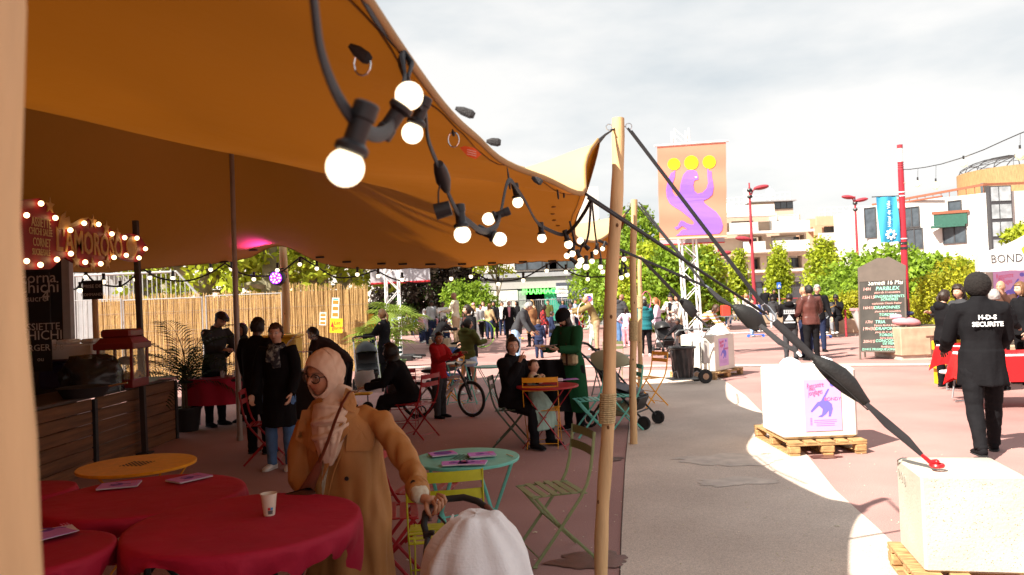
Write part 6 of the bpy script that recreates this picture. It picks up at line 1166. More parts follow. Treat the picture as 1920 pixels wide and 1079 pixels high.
c=MB();c.grid(mus,140,60,wrap=True)
c.build('muslin_cover',MUS,t,smooth='all')
c=MB();c.tube([top+Vector((0,.01,-.014))+Vector(q)for q in((-.105,.02,-.012),(-.115,-.06,-.03),(-.11,-.13,-.065),(-.08,-.20,-.10),(-.03,-.25,-.125),(.05,-.27,-.13),(.12,-.22,-.12))],[.006,.008,.009,.008,.008,.007,.004],10);c.build('muslin_folds',MUS,t,smooth='all')
def stroller(label,px,Y,deg,m,s=1.0,handle=WHITEM,hood=True,baby=False,gap=None):
 g=XZ(px,Y);t=thing('stroller',label,'stroller',g,dirz(deg),scale=s);Wd=.22
 c=MB()
 for sx in(-Wd,Wd):c.tube([(sx,-.5,1.0),(sx,-.35,.88),(sx,.0,.5),(sx,.38,.12)],.013,8);c.tube([(sx,-.02,.5),(sx,-.32,.12)],.013,8)
 c.tube([(-Wd,.3,.2),(Wd,.3,.2)],.01,6);c.tube([(-Wd,-.3,.15),(Wd,-.3,.15)],.01,6);c.build('chassis',handle,t)
 c=MB();c.tube([(-Wd,-.42,.94),(-Wd,-.52,1.02),(-.15,-.55,1.04),(.15,-.55,1.04),(Wd,-.52,1.02),(Wd,-.42,.94)],.017,8);c.build('handle_grip',BLACK,t,smooth=True)
 for sx in(-1,1):
  for y,rr in((.4,.085),(-.32,.11)):c=MB();c.tube(wheel(c,(sx*(Wd+.03),y,rr),rr-.018,0,(1,0,0),n=18),.019,8,closed=True);c.lathe([(.05,-.012),(.05,.012)],(sx*(Wd+.03),y,rr),12,(0,R(90),0));c.build('wheel',RUBBER,t,smooth=True)
 c=MB();c.grid(lambda u,v:((u-.5)*.4,-.28+.36*(1-v)+(.22 if v<.3 else 0),.34+v*.45-(.0 if v>.3 else .02)),8,8);c.rbox((0,.08,.42),(.4,.36,.08),.03);c.rbox((0,-.12,.56),(.4,.1,.42),.03,(R(20),0,0));c.rbox((0,.27,.3),(.36,.05,.2),.02,(R(-25),0,0));c.build('seat',BLACK,t,smooth=True)
 if hood:
  c=MB();c.grid(lambda u,v:(.21*math.cos(math.pi*u)*1.02,-.16+.34*math.sin(math.pi*u)**.5*math.sin(v*1.9-.6)*1.0,.72+.24*math.sin(math.pi*u)*math.cos(v*1.9-.6)+.0),20,12);c.grid(lambda u,v:(.205*math.cos(math.pi*(1-u))*1.02,-.16+.33*math.sin(math.pi*u)**.5*math.sin(v*1.9-.6),.715+.235*math.sin(math.pi*u)*math.cos(v*1.9-.6)),20,12);c.build('hood',m,t,smooth='all')
 c=MB();c.rbox((0,-.05,.22),(.38,.4,.16),.03);c.build('basket',m,t)
 return t
KH=mat('khaki_cloth',(.30,.27,.17),.8,.08)
stroller('khaki hooded stroller with dark frame behind the front wooden pole',1165,10.6,330,KH,1.05,BLACK)
stroller('white handled black stroller pushed by the woman with the ponytail',690,16.3,285,BLACK,1.05)
stroller('black stroller with a baby in floral clothes before the woman in the patterned shirt',1247,24.0,285,BLACK,.98,BLACK)
stroller('dark stroller with a toddler behind the girl in the olive jacket',840,16.6,150,mat('navy_pram',(.03,.04,.08),.7),.85,BLUES)
def hoop(label,px,py,Y,r,m,rot):
 p=P(px,py,Y);c=MB();c.tube([(r*math.cos(k*math.pi/24),0,r*math.sin(k*math.pi/24))for k in range(48)],.012,8,closed=True);o=c.build('hoop',m,smooth='all',loc=p);o.rotation_euler=rot;return tag(o,label,'hoop')
hoop('lime green hoop around the blond girl in white',905,626,29.5,.5,mat('lime_plastic',(.35,.75,.05),.4),(0,0,.5))
hoop('pink hoop held up behind the teal coat',1212,564,29.5,.34,mat('pink_plastic',(.8,.12,.3),.4),(0,.1,.9))
hoop('white hoop held by the man in the beige jacket',1095,588,26,.36,WHITEM,(0,.2,.9))
hoop('thin blue hoop hanging beside the girl in pink',781,618,36,.45,mat('blue_plastic',(.2,.4,.8),.4),(0,0,1.35))
p=P(1084,585,26.6);t=thing('toy_ball','yellow ball with dark spots beside the boy in white','ball',p);c=MB();c.ball((0,0,0),.13,18);c.build('ball',mat('ball_yellow',(.8,.55,.02),.4),t,smooth='all');c=MB();[c.ball((.118*math.cos(a_)*math.cos(b_),.118*math.sin(a_)*math.cos(b_),.118*math.sin(b_)),.022,8)for a_,b_ in((-1.6,.1),(-1.0,.6),(-2.2,.6),(-1.0,-.5),(-2.2,-.5),(-1.6,-1),(-.5,0),(-2.8,0))];c.build('dark_spots',BLACK,t)
def scooter(label,px,Y,deg,m,h=.75):
 t=thing('kick_scooter',label,'scooter',XZ(px,Y),dirz(deg));c=MB();c.rbox((0,0,.09),(.1,.5,.025),.01);c.build('deck',m,t);c=MB();c.tube([(0,.27,.1),(0,.2,h)],.014,8);c.tube([(-.16,.2,h),(.16,.2,h)],.013,8);c.build('handle_stem',METAL,t);c=MB();c.tube([(-.18,.2,h),(-.09,.2,h)],.02,8);c.tube([(.09,.2,h),(.18,.2,h)],.02,8);c.build('grip',mat('orange_grip',(.8,.4,.02),.5),t)
 for x,y in((.07,.28),(-.07,.28),(0,-.26)):c=MB();c.lathe([(.02,-.014),(.055,-.012),(.055,.012),(.02,.014)],(x,y,.055),14,(0,R(90),0));c.build('wheel',m,t)
 return t
scooter('yellow handled scooter held by the bending man in jeans',992,21.3,200,mat('scooter_blue',(.1,.35,.6),.4),.72);scooter('blue scooter lying against the seated player legs on the planter',1546,27.5,200,BLUES,.95);scooter('small scooter under the boy in the white shirt',1418,30,160,BLUES,.6)
t=thing('white_bucket_bag','crumpled pale plastic bag hanging below the stroller by the reeds','bag',(XZ(686,13.2).x,13.2,.35));c=MB();c.grid(lambda u,v:Vector((math.cos(u*6.283)*(.12+.05*math.sin(v*2.6)),math.sin(u*6.283)*(.1+.04*math.sin(v*2.6)),v*.3))*(1+.1*noise.noise(Vector((u*6,v*5,0)))),20,10,wrap=True);c.build('bag',mat('pale_plastic_bag',(.5,.45,.42),.4,.1,trans=.3),t,smooth='all')
t=thing('yellow_trolley','yellow wooden board cart under the bent woman by the reeds','cart',XZ(678,13.0));c=MB();c.rbox((0,0,.3),(.35,.25,.03),.01);c.build('deck',YP,t);[MB().lathe([(.02,-.015),(.09,-.015),(.09,.015),(.02,.015)],(x,-.1,.09),16,(R(90),0,0)).build('wheel',RUBBER,t)for x in(-.12,.12)];c=MB();c.tube([(-.12,-.05,.3),(-.12,-.05,.09)],.01,5);c.tube([(.12,-.05,.3),(.12,-.05,.09)],.01,5);c.build('leg',BLACK,t)
t=thing('dark_backpack','dark quilted backpack hanging on the teal chair','backpack',(XZ(748,11.7).x,11.7,.22));c=MB();c.grid(lambda u,v:Vector((math.cos(u*6.283)*.2*math.sin(.3+v*2.5),math.sin(u*6.283)*.14*math.sin(.3+v*2.5),v*.42))*(1+.08*noise.noise(Vector((u*12,v*6,0)))),24,12,wrap=True);c.build('bag',mat('quilted_black',(.02,.02,.025),.5,bump=.5,bscale=20),t,smooth='all')
t=thing('snack_dome','clear curved display cover on a metal rack before the yellow stand','display case',(XZ(563,12.6).x,12.6,.75));c=MB();c.grid(lambda u,v:((u-.5)*.5+.12*v*v,-.2+.4*v*.6,.62*math.sin(v*1.6)*(1-.3*(2*u-1)**2)),12,10);c.build('clear_cover',glass('dome_glass',(.92,.93,.95),.22),t,smooth='all');c=MB();c.rbox((0,0,.0),(.55,.4,.03),.01);c.tube([(-.27,-.2,.02),(-.27,-.2,.3),(.27,-.2,.3),(.27,-.2,.02)],.01,6);[c.tube([(-.25+.06*k,-.2,.02),(-.25+.06*k,-.2,.3)],.004,4)for k in range(9)];c.build('rack',METAL,t);c=MB();c.rbox((0,.02,-.38),(.6,.45,.72),.02);c.build('stand',BLACK,t)
t=thing('yellow_stand','yellow crate stand at the foot of the spotlight pole','stand',(XZ(524,13.6).x,13.6,0));c=MB();c.rbox((0,0,.62),(.75,.45,1.24),.02);c.build('body',YEL,t);c=MB();c.rbox((0,0,1.27),(.8,.5,.05),.015);c.build('lid',YEL,t)
t=thing('red_side_table','dark red clothed table behind the metal mast with small jars','table',XZ(412,11.9));c=MB();c.rbox((0,0,.72),(.95,.6,.04),.01);c.build('tabletop',BLK,t);c=MB();c.grid(lambda u,v:(math.cos(u*6.283)**1*(.52+.02*math.sin(u*60))*(.96+.04*v),math.sin(u*6.283)*(.36+.02*math.sin(u*55)),.75-.38*v),80,6,wrap=True);c.lathe([(.01,.752),(.52,.751)],(0,0,0),40,sc=(1,.69),cap=False);c.build('cloth',RCL,t,smooth=True);[MB().tube([(x,y,.72),(x*1.1,y*1.1,.02)],.014,6).build('leg',METAL,t)for x in(-.35,.35)for y in(-.2,.2)]
for k,(dx,lb)in enumerate(((.05,'small glass jar left on the dark red side table'),(.22,'small glass jar right on the dark red side table'))):g=XZ(412,11.7);tag(MB().lathe([(.03,0),(.035,.02),(.035,.08),(.028,.09),(.028,.1)],(0,0,0),14).build('jar',glass('jar_glass',(.85,.8,.8),.4),smooth=True,loc=(g.x+dx,11.75,.755)),lb,'jar','jars on the red side table')
#  PEOPLE
JOBS=[]
def job(o,vox,smooth=2,amp=0.0,freq=6.0,merge=None,col=None,stretch=(1,1,.6),seed=0.0):
 m=o.modifiers.new('r','REMESH');m.mode='VOXEL';m.voxel_size=vox;m.use_smooth_shade=True
 if smooth:s=o.modifiers.new('s','SMOOTH');s.iterations=smooth;s.factor=.5
 JOBS.append((o,amp,freq,merge,col,stretch,seed));return o
def skinmat():
 if 'skin' in _mats:return _mats['skin']
 m=bpy.data.materials.new('skin');m.use_nodes=True;t=m.node_tree;b=t.nodes['Principled BSDF'];a=t.nodes.new('ShaderNodeAttribute');a.attribute_name='tone_col'
 t.links.new(a.outputs['Color'],b.inputs['Base Color']);b.inputs['Roughness'].default_value=.5;b.inputs['Subsurface Weight'].default_value=.08;b.inputs['Subsurface Radius'].default_value=(.02,.008,.004);_mats['skin']=m;return m
SKIN=skinmat()
TONES={'h':(.44,.215,.12),'l':(.62,.36,.25),'m':(.46,.24,.15),'b':(.27,.13,.08),'d':(.10,.045,.028)}
def cloth(name,c,rough=.85,v=.14,bump=.3,sc=40):return mat('cloth_'+name,c,rough,v,7,bump,sc,spec=.08)
CL=dict(black=cloth('black',(.010,.0095,.011)),char=cloth('charcoal',(.05,.05,.055)),navy=cloth('navy',(.022,.03,.07)),denim=cloth('denim',(.09,.17,.33)),ldenim=cloth('light_denim',(.28,.40,.58)),blue=cloth('blue',(.05,.10,.35)),white=cloth('white',(.72,.70,.68)),cream=cloth('cream',(.55,.50,.38)),beige=cloth('beige',(.42,.30,.19)),camel=cloth('camel',(.34,.17,.08)),brown=cloth('brown',(.075,.035,.025)),leather=mat('cloth_leather',(.09,.028,.022),.38,.25,6,.4,18),green=cloth('green',(.015,.075,.03)),olive=cloth('olive',(.07,.075,.02)),teal=cloth('teal',(.02,.13,.15)),red=cloth('red',(.38,.015,.02)),pink=cloth('pink',(.62,.27,.32)),lilac=cloth('lilac',(.65,.48,.60)),grey=cloth('grey',(.22,.23,.25)),lgrey=cloth('light_grey',(.45,.46,.48)),orange=cloth('orange',(.75,.25,.03)),khaki=cloth('khaki',(.22,.16,.07)),mint=cloth('mint',(.30,.42,.36)),trench=mat('cloth_trench',(.40,.18,.05),.62,.10,5,.25,260),scarf=mat('cloth_scarf',(.62,.44,.32),.8,.06,5,.2,300),dbrown=cloth('dark_brown',(.035,.02,.018)),shoe=cloth('shoe_white',(.65,.63,.6),.5),lblue=cloth('light_blue',(.38,.5,.68)),tan=cloth('tan',(.5,.36,.2)))
def pattern(name,kind,c1,c2,c3=None,sc=8):
 m=bpy.data.materials.new('cloth_'+name);m.use_nodes=True;t=m.node_tree;N=t.nodes;K=t.links.new;b=N['Principled BSDF'];b.inputs['Roughness'].default_value=.85;co=N.new('ShaderNodeTexCoord');r=N.new('ShaderNodeValToRGB');r.color_ramp.interpolation='CONSTANT'
 if kind=='stripe':w=N.new('ShaderNodeTexWave');w.bands_direction='Z';w.inputs['Scale'].default_value=sc;K(co.outputs['Object'],w.inputs['Vector']);K(w.outputs['Fac'],r.inputs[0])
 elif kind=='check':w=N.new('ShaderNodeTexChecker');w.inputs['Scale'].default_value=sc;K(co.outputs['Object'],w.inputs['Vector']);K(w.outputs['Fac'],r.inputs[0])
 else:w=N.new('ShaderNodeTexNoise');w.inputs['Scale'].default_value=sc;w.inputs['Detail'].default_value=3;K(co.outputs['Object'],w.inputs['Vector']);K(w.outputs['Fac'],r.inputs[0])
 e=r.color_ramp.elements;e[0].position=0;e[0].color=c1+(1,);e[1].position=.5;e[1].color=c2+(1,)
 if c3:q=e.new(.58 if kind=='noise' else .75);q.color=c3+(1,)
 K(r.outputs[0],b.inputs['Base Color']);return m
CL['plaid']=pattern('plaid','check',(.4,.02,.02),(.05,.01,.015),sc=14);CL['camo']=pattern('camo','noise',(.3,.45,.36),(.6,.6,.55),(.12,.25,.2),12);CL['blobs']=pattern('blobs','noise',(.62,.6,.56),(.05,.05,.05),(.5,.3,.25),11)
CL['stripe']=pattern('stripe','stripe',(.65,.62,.55),(.04,.05,.14),(.75,.3,.05),3.4)
HAIRM={k:mat('hair_'+k,c,.5,.3,30,.5,90,stretch=(1,1,.15))for k,c in dict(black=(.012,.009,.008),brown=(.06,.028,.014),dbrown=(.025,.013,.008),blond=(.48,.28,.11),lbrown=(.16,.075,.03),grey=(.30,.29,.28),red=(.32,.12,.04)).items()}
EYEW=mat('eye_white',(.55,.5,.46),.3,0);EYEI=mat('eye_iris',(.02,.01,.008),.2,0);GLS=mat('glasses_frame',(.02,.015,.012),.3,0)
def head_grid(S,nu,nv,c,M,tone,hair=None,expr=0):
 k=S/.235;vs=[];cols=[];T=Vector(TONES[tone])
 dark={'l':.12,'m':.16,'b':.25,'d':.3}.get(tone,.16)
 ths=[math.pi*j/(nv-1)for j in range(nv)]
 for th in ths:
  for i in range(nu):
   q=2*math.pi*i/nu;ph=q-.35*math.sin(q)
   n=Vector((math.sin(th)*math.sin(ph),math.sin(th)*math.cos(ph),math.cos(th)));x,y,z=n.x*.077,n.y*.097,n.z*.1175
   if z<0:
    t=-z/.1175;x*=1-.34*t**1.7;y*=(1-.12*t*t)if y>0 else 1-.45*t
    if y>0:y+=.012*t*(1-t)-.004*t
   if y>0:
    f=y/.097
    y+=.024*math.exp(-(x/.0115)**2)*(0 if z>.016 else max(0,min(1,(.016-z)/.042)))*(1/(1+math.exp((-.036-z)/.0025)))*f
    y+=.004*math.exp(-(x/.04)**2-((z-.028)/.010)**2);y-=.010*math.exp(-((abs(x)-.031)/.014)**2-((z-.006)/.013)**2)
    y+=.005*math.exp(-((abs(x)-.038)/.02)**2-((z+.026)/.018)**2)+.0055*math.exp(-(x/.021)**2-((z+.053)/.006)**2)+.0055*math.exp(-(x/.018)**2-((z+.066)/.006)**2)
    y-=.004*math.exp(-(x/.02)**2-((z+.060)/.0025)**2);y-=.004*math.exp(-(x/.02)**2-((z+.078)/.006)**2);y+=.008*math.exp(-(x/.02)**2-((z+.1)/.014)**2)
   vs.append(c+M@Vector((x*k,y*k,z*k)))
   cc=T.copy()
   if y>.03:
    lip=math.exp(-(x/.021)**4-((z+.059)/.0095)**4);cc=cc.lerp(Vector((T.x*.75,T.y*.42,T.z*.45)),.75*lip);line=math.exp(-(x/.02)**4-((z+.0595)/.002)**2);cc=cc.lerp(cc*.35,.7*line)
    br=math.exp(-((abs(x)-.031)/.019)**4-((z-.026+.1*abs(abs(x)-.031))/.0045)**2);cc=cc.lerp(Vector((.02,.012,.01)),.85*br)
    ey=math.exp(-((abs(x)-.031)/.014)**4-((z-.005)/.0062)**4);cc=cc.lerp(Vector((.03,.02,.018)),.8*ey);bl=math.exp(-((abs(x)-.042)/.02)**2-((z+.03)/.02)**2);cc=cc.lerp(Vector((T.x*1.05,T.y*.8,T.z*.75)),.35*bl)
   cols.append(cc)
 fs=[(j*nu+i,(j+1)*nu+i,(j+1)*nu+(i+1)%nu,j*nu+(i+1)%nu)for j in range(nv-1)for i in range(nu)]
 for s in(-1,1):
  o=len(vs);n=10
  for a in range(n):
   an=2*math.pi*a/n;vs.append(c+M@(Vector((s*(.075+.010*(1+math.cos(an+1.5))*.5),-.006+.016*math.cos(an)-.006*math.sin(an)*0,-.006+.031*math.sin(an)))*k));cols.append(T*.92)
  vs.append(c+M@(Vector((s*.070,.004,-.006))*k));cols.append(T*.7)
  for a in range(n):f=(o+a,o+(a+1)%n,o+n);fs.append(f if s>0 else f[::-1])
  for a in range(n):
   vs.append(c+M@(Vector((s*.066,-.004+.012*math.cos(2*math.pi*a/n),-.006+.024*math.sin(2*math.pi*a/n)))*k));cols.append(T*.8)
  for a in range(n):f=(o+a,o+n+1+a,o+n+1+(a+1)%n,o+(a+1)%n);fs.append(f if s>0 else f[::-1])
 return vs,fs,cols
def hand_mesh(wrist,dirv,palm_n,side,L_,curl=.5,thumb=.6,point=False,fine=False):
 d=dirv.normalized();n=(palm_n-d*palm_n.dot(d)).normalized();s_=d.cross(n).normalized()*side
 k=L_/.18;c=MB();seg=8 if fine else 5
 c.tube([wrist-d*.02*k,wrist+d*.01*k,wrist+d*.045*k,wrist+d*.082*k,wrist+d*.092*k],[(.019*k,.024*k),(.014*k,.028*k),(.0145*k,.038*k),(.012*k,.040*k),(.007*k,.034*k)],10 if fine else 7,up=n)
 for q,(off,fl)in enumerate(((.029,.072),(.010,.080),(-.009,.074),(-.027,.058))):
  cu=curl*(.8+.12*q)
  if point:cu=.05 if q==0 else 1.5
  b=wrist+d*(.084-.004*abs(q-1))*k+s_*off*k;dd=(d+s_*(.05*(1.5-q))).normalized();pts=[b];an=cu*.45
  for r,ln in enumerate((.45,.32,.23)):
   v=dd*math.cos(an)+n*math.sin(an);pts.append(pts[-1]+v*fl*ln*k);an+=cu*.75
  c.tube(pts,[.0092*k,.0086*k,.0078*k,.006*k],seg)
 b=wrist+d*.025*k+s_*.026*k;t1=(d*.65+s_*.75+n*.35*thumb).normalized();t2=(d*.85+s_*.35+n*.5*thumb).normalized()
 c.tube([b,b+t1*.036*k,b+t1*.036*k+t2*.032*k,b+t1*.036*k+t2*.055*k],[.0125*k,.0108*k,.0095*k,.0065*k],seg);return c
def armdir(side,a,b):a,b=R(a),R(b);return Vector((side*math.sin(b),math.cos(b)*math.sin(a),-math.cos(b)*math.cos(a)))
PEOPLE=[]
def person(label,loc,H,deg,top='black',topk='jacket',legs='denim',shoe='black',hair=('short','dbrown'),tone='l',lean=0,armR=(8,8,20,0),armL=(8,8,20,0),headyaw=0,headpitch=0,stride=0,sit=None,bulk=1.0,group=None,lod=2,kid=False,open_=None,glasses=False,hoodc=None,skirt=None,bare=False,extra=None,hands=None,legL=None,legR=None,feet_z=0,under=None,handpose=None):
 """deg heading; topk jacket/coat/dress/sweater/puffer; lod 0 near .. 2 far."""
 vox={0:.011,1:.016,2:.026}[lod]*(H/1.7 if H<1.4 else 1)
 t=thing('person',label,'person',(loc[0],loc[1],feet_z),dirz(deg),group);u=H
 hr=.145 if kid else .133 if H>1.45 else .14;S=hr*H
 hipz=.52*H if not kid else .49*H;
 if sit:hipz=sit+.07*H
 fem=hair[0]in('long','ponytail','hijab','bun');sw=(.108 if fem else .118)*H;hw=.05*H;bk=bulk
 Ml=Matrix.Rotation(R(-lean),3,'X');hip=Vector((0,0,hipz));sp_=lambda z,y=0,x=0:hip+Ml@Vector((x,y,z-hip.z if not sit else z-.52*H))
 zsh,zck,zhd=.815*H,.845*H,(1-hr*.5)*H
 neck=sp_(.865*H,-.0);Mh=Matrix.Rotation(R(headyaw),3,'Z')@Matrix.Rotation(R(headpitch),3,'X')
 hc=neck+Ml@Vector((0,.012*H,0))+Mh@Vector((0,.01*H,zhd-.865*H))
 SH,EL,WR,HD={},{},{},{}
 for sd,A_ in((1,armR),(-1,armL)):
  a,b,f,inn=A_;s=sp_(zsh,0,sd*sw);up_=armdir(sd,a,b);e=s+up_*.168*H;fo=armdir(sd,a+f,b-inn);w_=e+fo*.15*H;SH[sd],EL[sd],WR[sd],HD[sd]=s,e,w_,fo
 KN,AN,TO={},{},{}
 for sd,LG in((1,legR),(-1,legL)):
  h0=hip+Vector((sd*hw,0,0));st=R(stride*sd)
  if LG:ta,tb,ka=LG
  elif sit:ta,tb,ka=82,9,-80
  else:ta,tb,ka=math.degrees(st),3,-abs(stride)*(.9 if sd*stride<0 else .15)
  td=armdir(sd,ta,tb);L1=(.245 if not kid else .225)*H;L2=(.235 if not kid else .225)*H
  kn=h0+td*L1;sdv=armdir(sd,ta+ka,tb*.3)
  if sit:L2=max(.1,min(L2,(kn.z-.05*H)/max(.3,-sdv.z)))
  an=kn+sdv*L2;KN[sd],AN[sd]=kn,an
 zmin=min(AN[1].z,AN[-1].z)-.043*H
 if not sit:
  dz=Vector((0,0,-zmin))
  hip+=dz;neck+=dz;hc+=dz
  for D in(SH,EL,WR,KN,AN):
   for s in D:D[s]=D[s]+dz
  o_=sp_;sp_=lambda z,y=0,x=0,o_=o_:o_(z,y,x)
 T=TONES[tone]
 c=MB();up=Ml@Vector((0,1,0))
 c.tube([hip-Vector((0,0,.03*H)),sp_(.56*H),sp_(.62*H),sp_(.72*H),sp_(.80*H),sp_(.835*H)],[(.055*H,.080*H),(.062*H,.088*H),(.052*H,.072*H),(.062*H,.092*H),(.052*H,.095*H),(.035*H,.055*H)],14,up=up)
 c.tube([sp_(.82*H,-.004*H),neck+Vector((0,0,.0)),hc+Mh@Vector((0,-.012*H,-.25*S))],[.036*H,.030*H,.031*H],10)
 for s in(-1,1):
  c.tube([SH[s]+Vector((-s*.02*H,0,0)),SH[s],EL[s],WR[s]],[.03*H,.03*H,.022*H,.0145*H],10);c.tube([hip+Vector((s*hw,0,.01*H)),hip.lerp(KN[s],.5)+Vector((s*hw*.5,0,0)),KN[s],KN[s].lerp(AN[s],.35)-Vector((0,.008*H,0)),AN[s]],[.05*H,.044*H,.029*H,.03*H,.018*H],10)
  c.tube([AN[s]+Vector((0,-.015*H,-.02*H)),AN[s]+Vector((s*.008*H,.05*H,-.03*H)),AN[s]+Vector((s*.012*H,.085*H,-.034*H))],[.02*H,.019*H,.012*H],8)
 body=c.build('body',SKIN,t)
 nu,nv={0:(64,46),1:(40,30),2:(26,20)}[lod]
 hv,hf,hcol=head_grid(S,nu,nv,hc,Mh,tone);mv,mf,mc=list(hv),list(hf),list(hcol)
 for s in(-1,1):
  hp=(handpose or{}).get(s,{});hm=hand_mesh(WR[s]+HD[s]*.008,hp.get('dir',HD[s]),hp.get('n',Vector((-s,.25,.15))if abs(HD[s].z)>.7 else Vector((-s*.35,.1,-.9))),hp.get('side',1 if s*1>0 else-1)*(-1 if hp.get('flip')else 1),(.108 if not fem else .1)*H,hp.get('curl',.55),point=hp.get('point',False),fine=lod==0)
  o=len(mv);mv+=[Vector(q)for q in hm.v];mf+=[tuple(i+o for i in f)for f in hm.f];mc+=[Vector(T)]*len(hm.v)
 job(body,vox*.8,2,merge=(mv,mf,mc),col=T)
 if lod==0 or glasses:
  k=S/.235
  if lod<=1:
   for s in(-1,1):
    c=MB();c.ball(hc+Mh@(Vector((s*.031,.0745,.004))*k),.0118*k,14);ey=c.build('eye',EYEW,body,smooth='all');c=MB();c.ball(hc+Mh@(Vector((s*.031,.0822,.004))*k),.0058*k,10);c.build('iris',EYEI,ey,smooth='all')
 if glasses:
  k=S/.235;c=MB();gr_=.021 if glasses!='small' else .017
  for s in(-1,1):
   cc=Vector((s*.032,.094,.003));c.tube([hc+Mh@((cc+Vector((gr_*math.cos(a*math.pi/10),-.010*abs(math.cos(a*math.pi/10))*(s*math.cos(a*math.pi/10)>0),gr_*.95*math.sin(a*math.pi/10))))*k)for a in range(20)],(.0022 if glasses=='big' else .0012)*k,6,closed=True);c.tube([hc+Mh@(Vector((s*.053,.085,.008))*k),hc+Mh@(Vector((s*.078,.02,.010))*k)],.0018*k,5)
  c.tube([hc+Mh@(Vector((-.011,.095,.008))*k),hc+Mh@(Vector((.011,.095,.008))*k)],.0015*k,5);c.build('glasses',GLS if glasses=='big' else CHROME,t)
 lm=CL[legs]if legs in CL else CL['black'];r0=1.12*(1.15 if kid else 1)
 c=MB();c.tube([hip-Vector((0,0,.045*H)),hip,sp_(.575*H if not sit else .575*H)],[(.05*H,.085*H),(.066*H,.098*H),(.062*H,.088*H)],14,up=up)
 for s in(-1,1):
  h0=hip+Vector((s*hw,0,0));end=AN[s]if not bare else KN[s].lerp(h0,.25)
  mid=h0.lerp(KN[s],.5);pts=[h0+Vector((0,0,.01*H)),h0.lerp(KN[s],.18),mid,KN[s]];rr=[.056*H,.060*H,.05*H,.038*H]
  if bare:pts=pts[:3];rr=[.06*H,.064*H,.06*H]
  else:pts+=[KN[s].lerp(AN[s],.35),KN[s].lerp(AN[s],.8),AN[s]+Vector((0,.0,-.008*H))];rr+=[.038*H,.031*H,.031*H]
  c.tube(pts,[q*r0*(.97+.03*bk)for q in rr],12)
 if not(skirt=='full'):job(c.build('shorts' if bare else 'trousers',lm,t),vox,2,.006 if lod<2 else .004,9,seed=len(JOBS),stretch=(1,1,1.6))
 sm=CL[shoe]if shoe in CL else CL['black']
 for s in(-1,1):
  a=AN[s];yw=Matrix.Rotation(R(-s*9),3,'Z');zb=a.z-.043*H;f=lambda x,y,z:Vector((a.x,a.y,zb))+yw@Vector((x*H,y*H,z*H))
  c=MB();c.tube([f(0,-.038,.022),f(0,-.02,.026),f(0,.03,.022),f(0,.07,.016),f(0,.098,.012)],[(.020*H,.018*H),(.025*H,.024*H),(.021*H,.028*H),(.015*H,.029*H),(.009*H,.020*H)],12,up=(0,0,1));c.tube([f(0,-.012,.03),f(0,-.006,.058)],[.026*H,.024*H],12)
  sh=c.build('shoe',sm,t,smooth='all');c=MB();c.tube([f(0,-.045,.005),f(0,-.02,.005),f(0,.04,.005),f(0,.08,.005),f(0,.102,.006)],[(.006*H,.016*H),(.006*H,.026*H),(.006*H,.030*H),(.006*H,.028*H),(.005*H,.014*H)],12,up=(0,0,1));c.build('sole',CL['shoe']if shoe in('shoe','conv')else RUBBER,sh)
 tm=CL[top];ad={'jacket':.012,'coat':.012,'puffer':.019,'sweater':.007,'dress':.011,'parka':.013}[topk]*H*bk;hem={'jacket':.48,'coat':.30,'puffer':.47,'sweater':.50,'dress':.16,'parka':.385}[topk]*H
 c=MB();bb=bk;chest=(.066*bb+.0,.098*bb)
 def R2(a,b):return(a*H*bb+ad,b*H*bb+ad)
 pts=[sp_(.56*H),sp_(.63*H),sp_(.71*H),sp_(.785*H),sp_(.825*H),sp_(.853*H)];rr=[R2(.064,.090),R2(.058,.082),R2(.063,.092),R2(.056,.095),R2(.042,.072),R2(.030,.034)]
 if fem and topk!='puffer':rr[1]=R2(.054,.076);rr[2]=R2(.068,.088)
 c.tube(pts,rr,18,up=up)
 if sit:c.tube([sp_(.585*H),hip+Vector((0,0,.0)),hip+Vector((0,-.0,-.04*H))],[R2(.066,.09),R2(.075,.105),R2(.07,.105)],18,up=up);
 else:
  lowz=hem;n=5;base=sp_(.575*H);lo=Vector((hip.x,hip.y*.5,lowz));flare={'coat':.16,'dress':.28,'puffer':.04,'jacket':.05,'sweater':.0,'parka':.10}[topk]
  pts=[base.lerp(lo,k/n)if k else base for k in range(n+1)];pts[1].x=0
  c.tube(pts,[R2(.066*(1+flare*k/n)+.002*k,.094*(1+flare*k/n))for k in range(n+1)],22,up=up)
 if topk in('coat','dress')and sit:
  for s in(-1,1):c.tube([hip+Vector((s*hw,0,0)),KN[s]+Vector((0,-.03,.0)),KN[s]+Vector((0,.0,-.09*H))],[.08*H,.062*H,.055*H],12)
  c.tube([hip,(KN[1]+KN[-1])/2-Vector((0,.04,.01))],[(.05*H,.09*H),(.04*H,.1*H)],14)
 for s in(-1,1):
  er=(.036*bb if not kid else .04)*H+ad*.55;c.tube([sp_(.79*H,0,s*.05*H),SH[s]+Vector((-s*.008*H,0,-.004*H)),SH[s].lerp(EL[s],.45),EL[s],EL[s].lerp(WR[s],.55),WR[s]+HD[s]*.008*H],[er*1.25,er*1.1,er*1.0,er*.86,er*.78,er*.70],14)
 if topk in('jacket','coat','puffer','parka'):c.tube([sp_(.838*H,-.008*H),sp_(.872*H,-.004*H)],[(.044*H,.048*H),(.04*H,.042*H)],14,up=up)
 if hoodc:c.ball(sp_(.845*H,-.055*H),(.07*H,.04*H,.045*H),12)
 nm={'jacket':'jacket','coat':'coat','puffer':'padded_jacket','sweater':'sweater','dress':'long_coat','parka':'parka'}[topk]
 o=c.build(nm,tm,t);job(o,vox,2 if lod else 2,{0:.013,1:.011,2:.008}[lod],7 if topk!='puffer' else 6,seed=len(JOBS)*1.7,stretch=(1,1,.45)if topk!='puffer' else(.25,.25,2.4));top_o=o
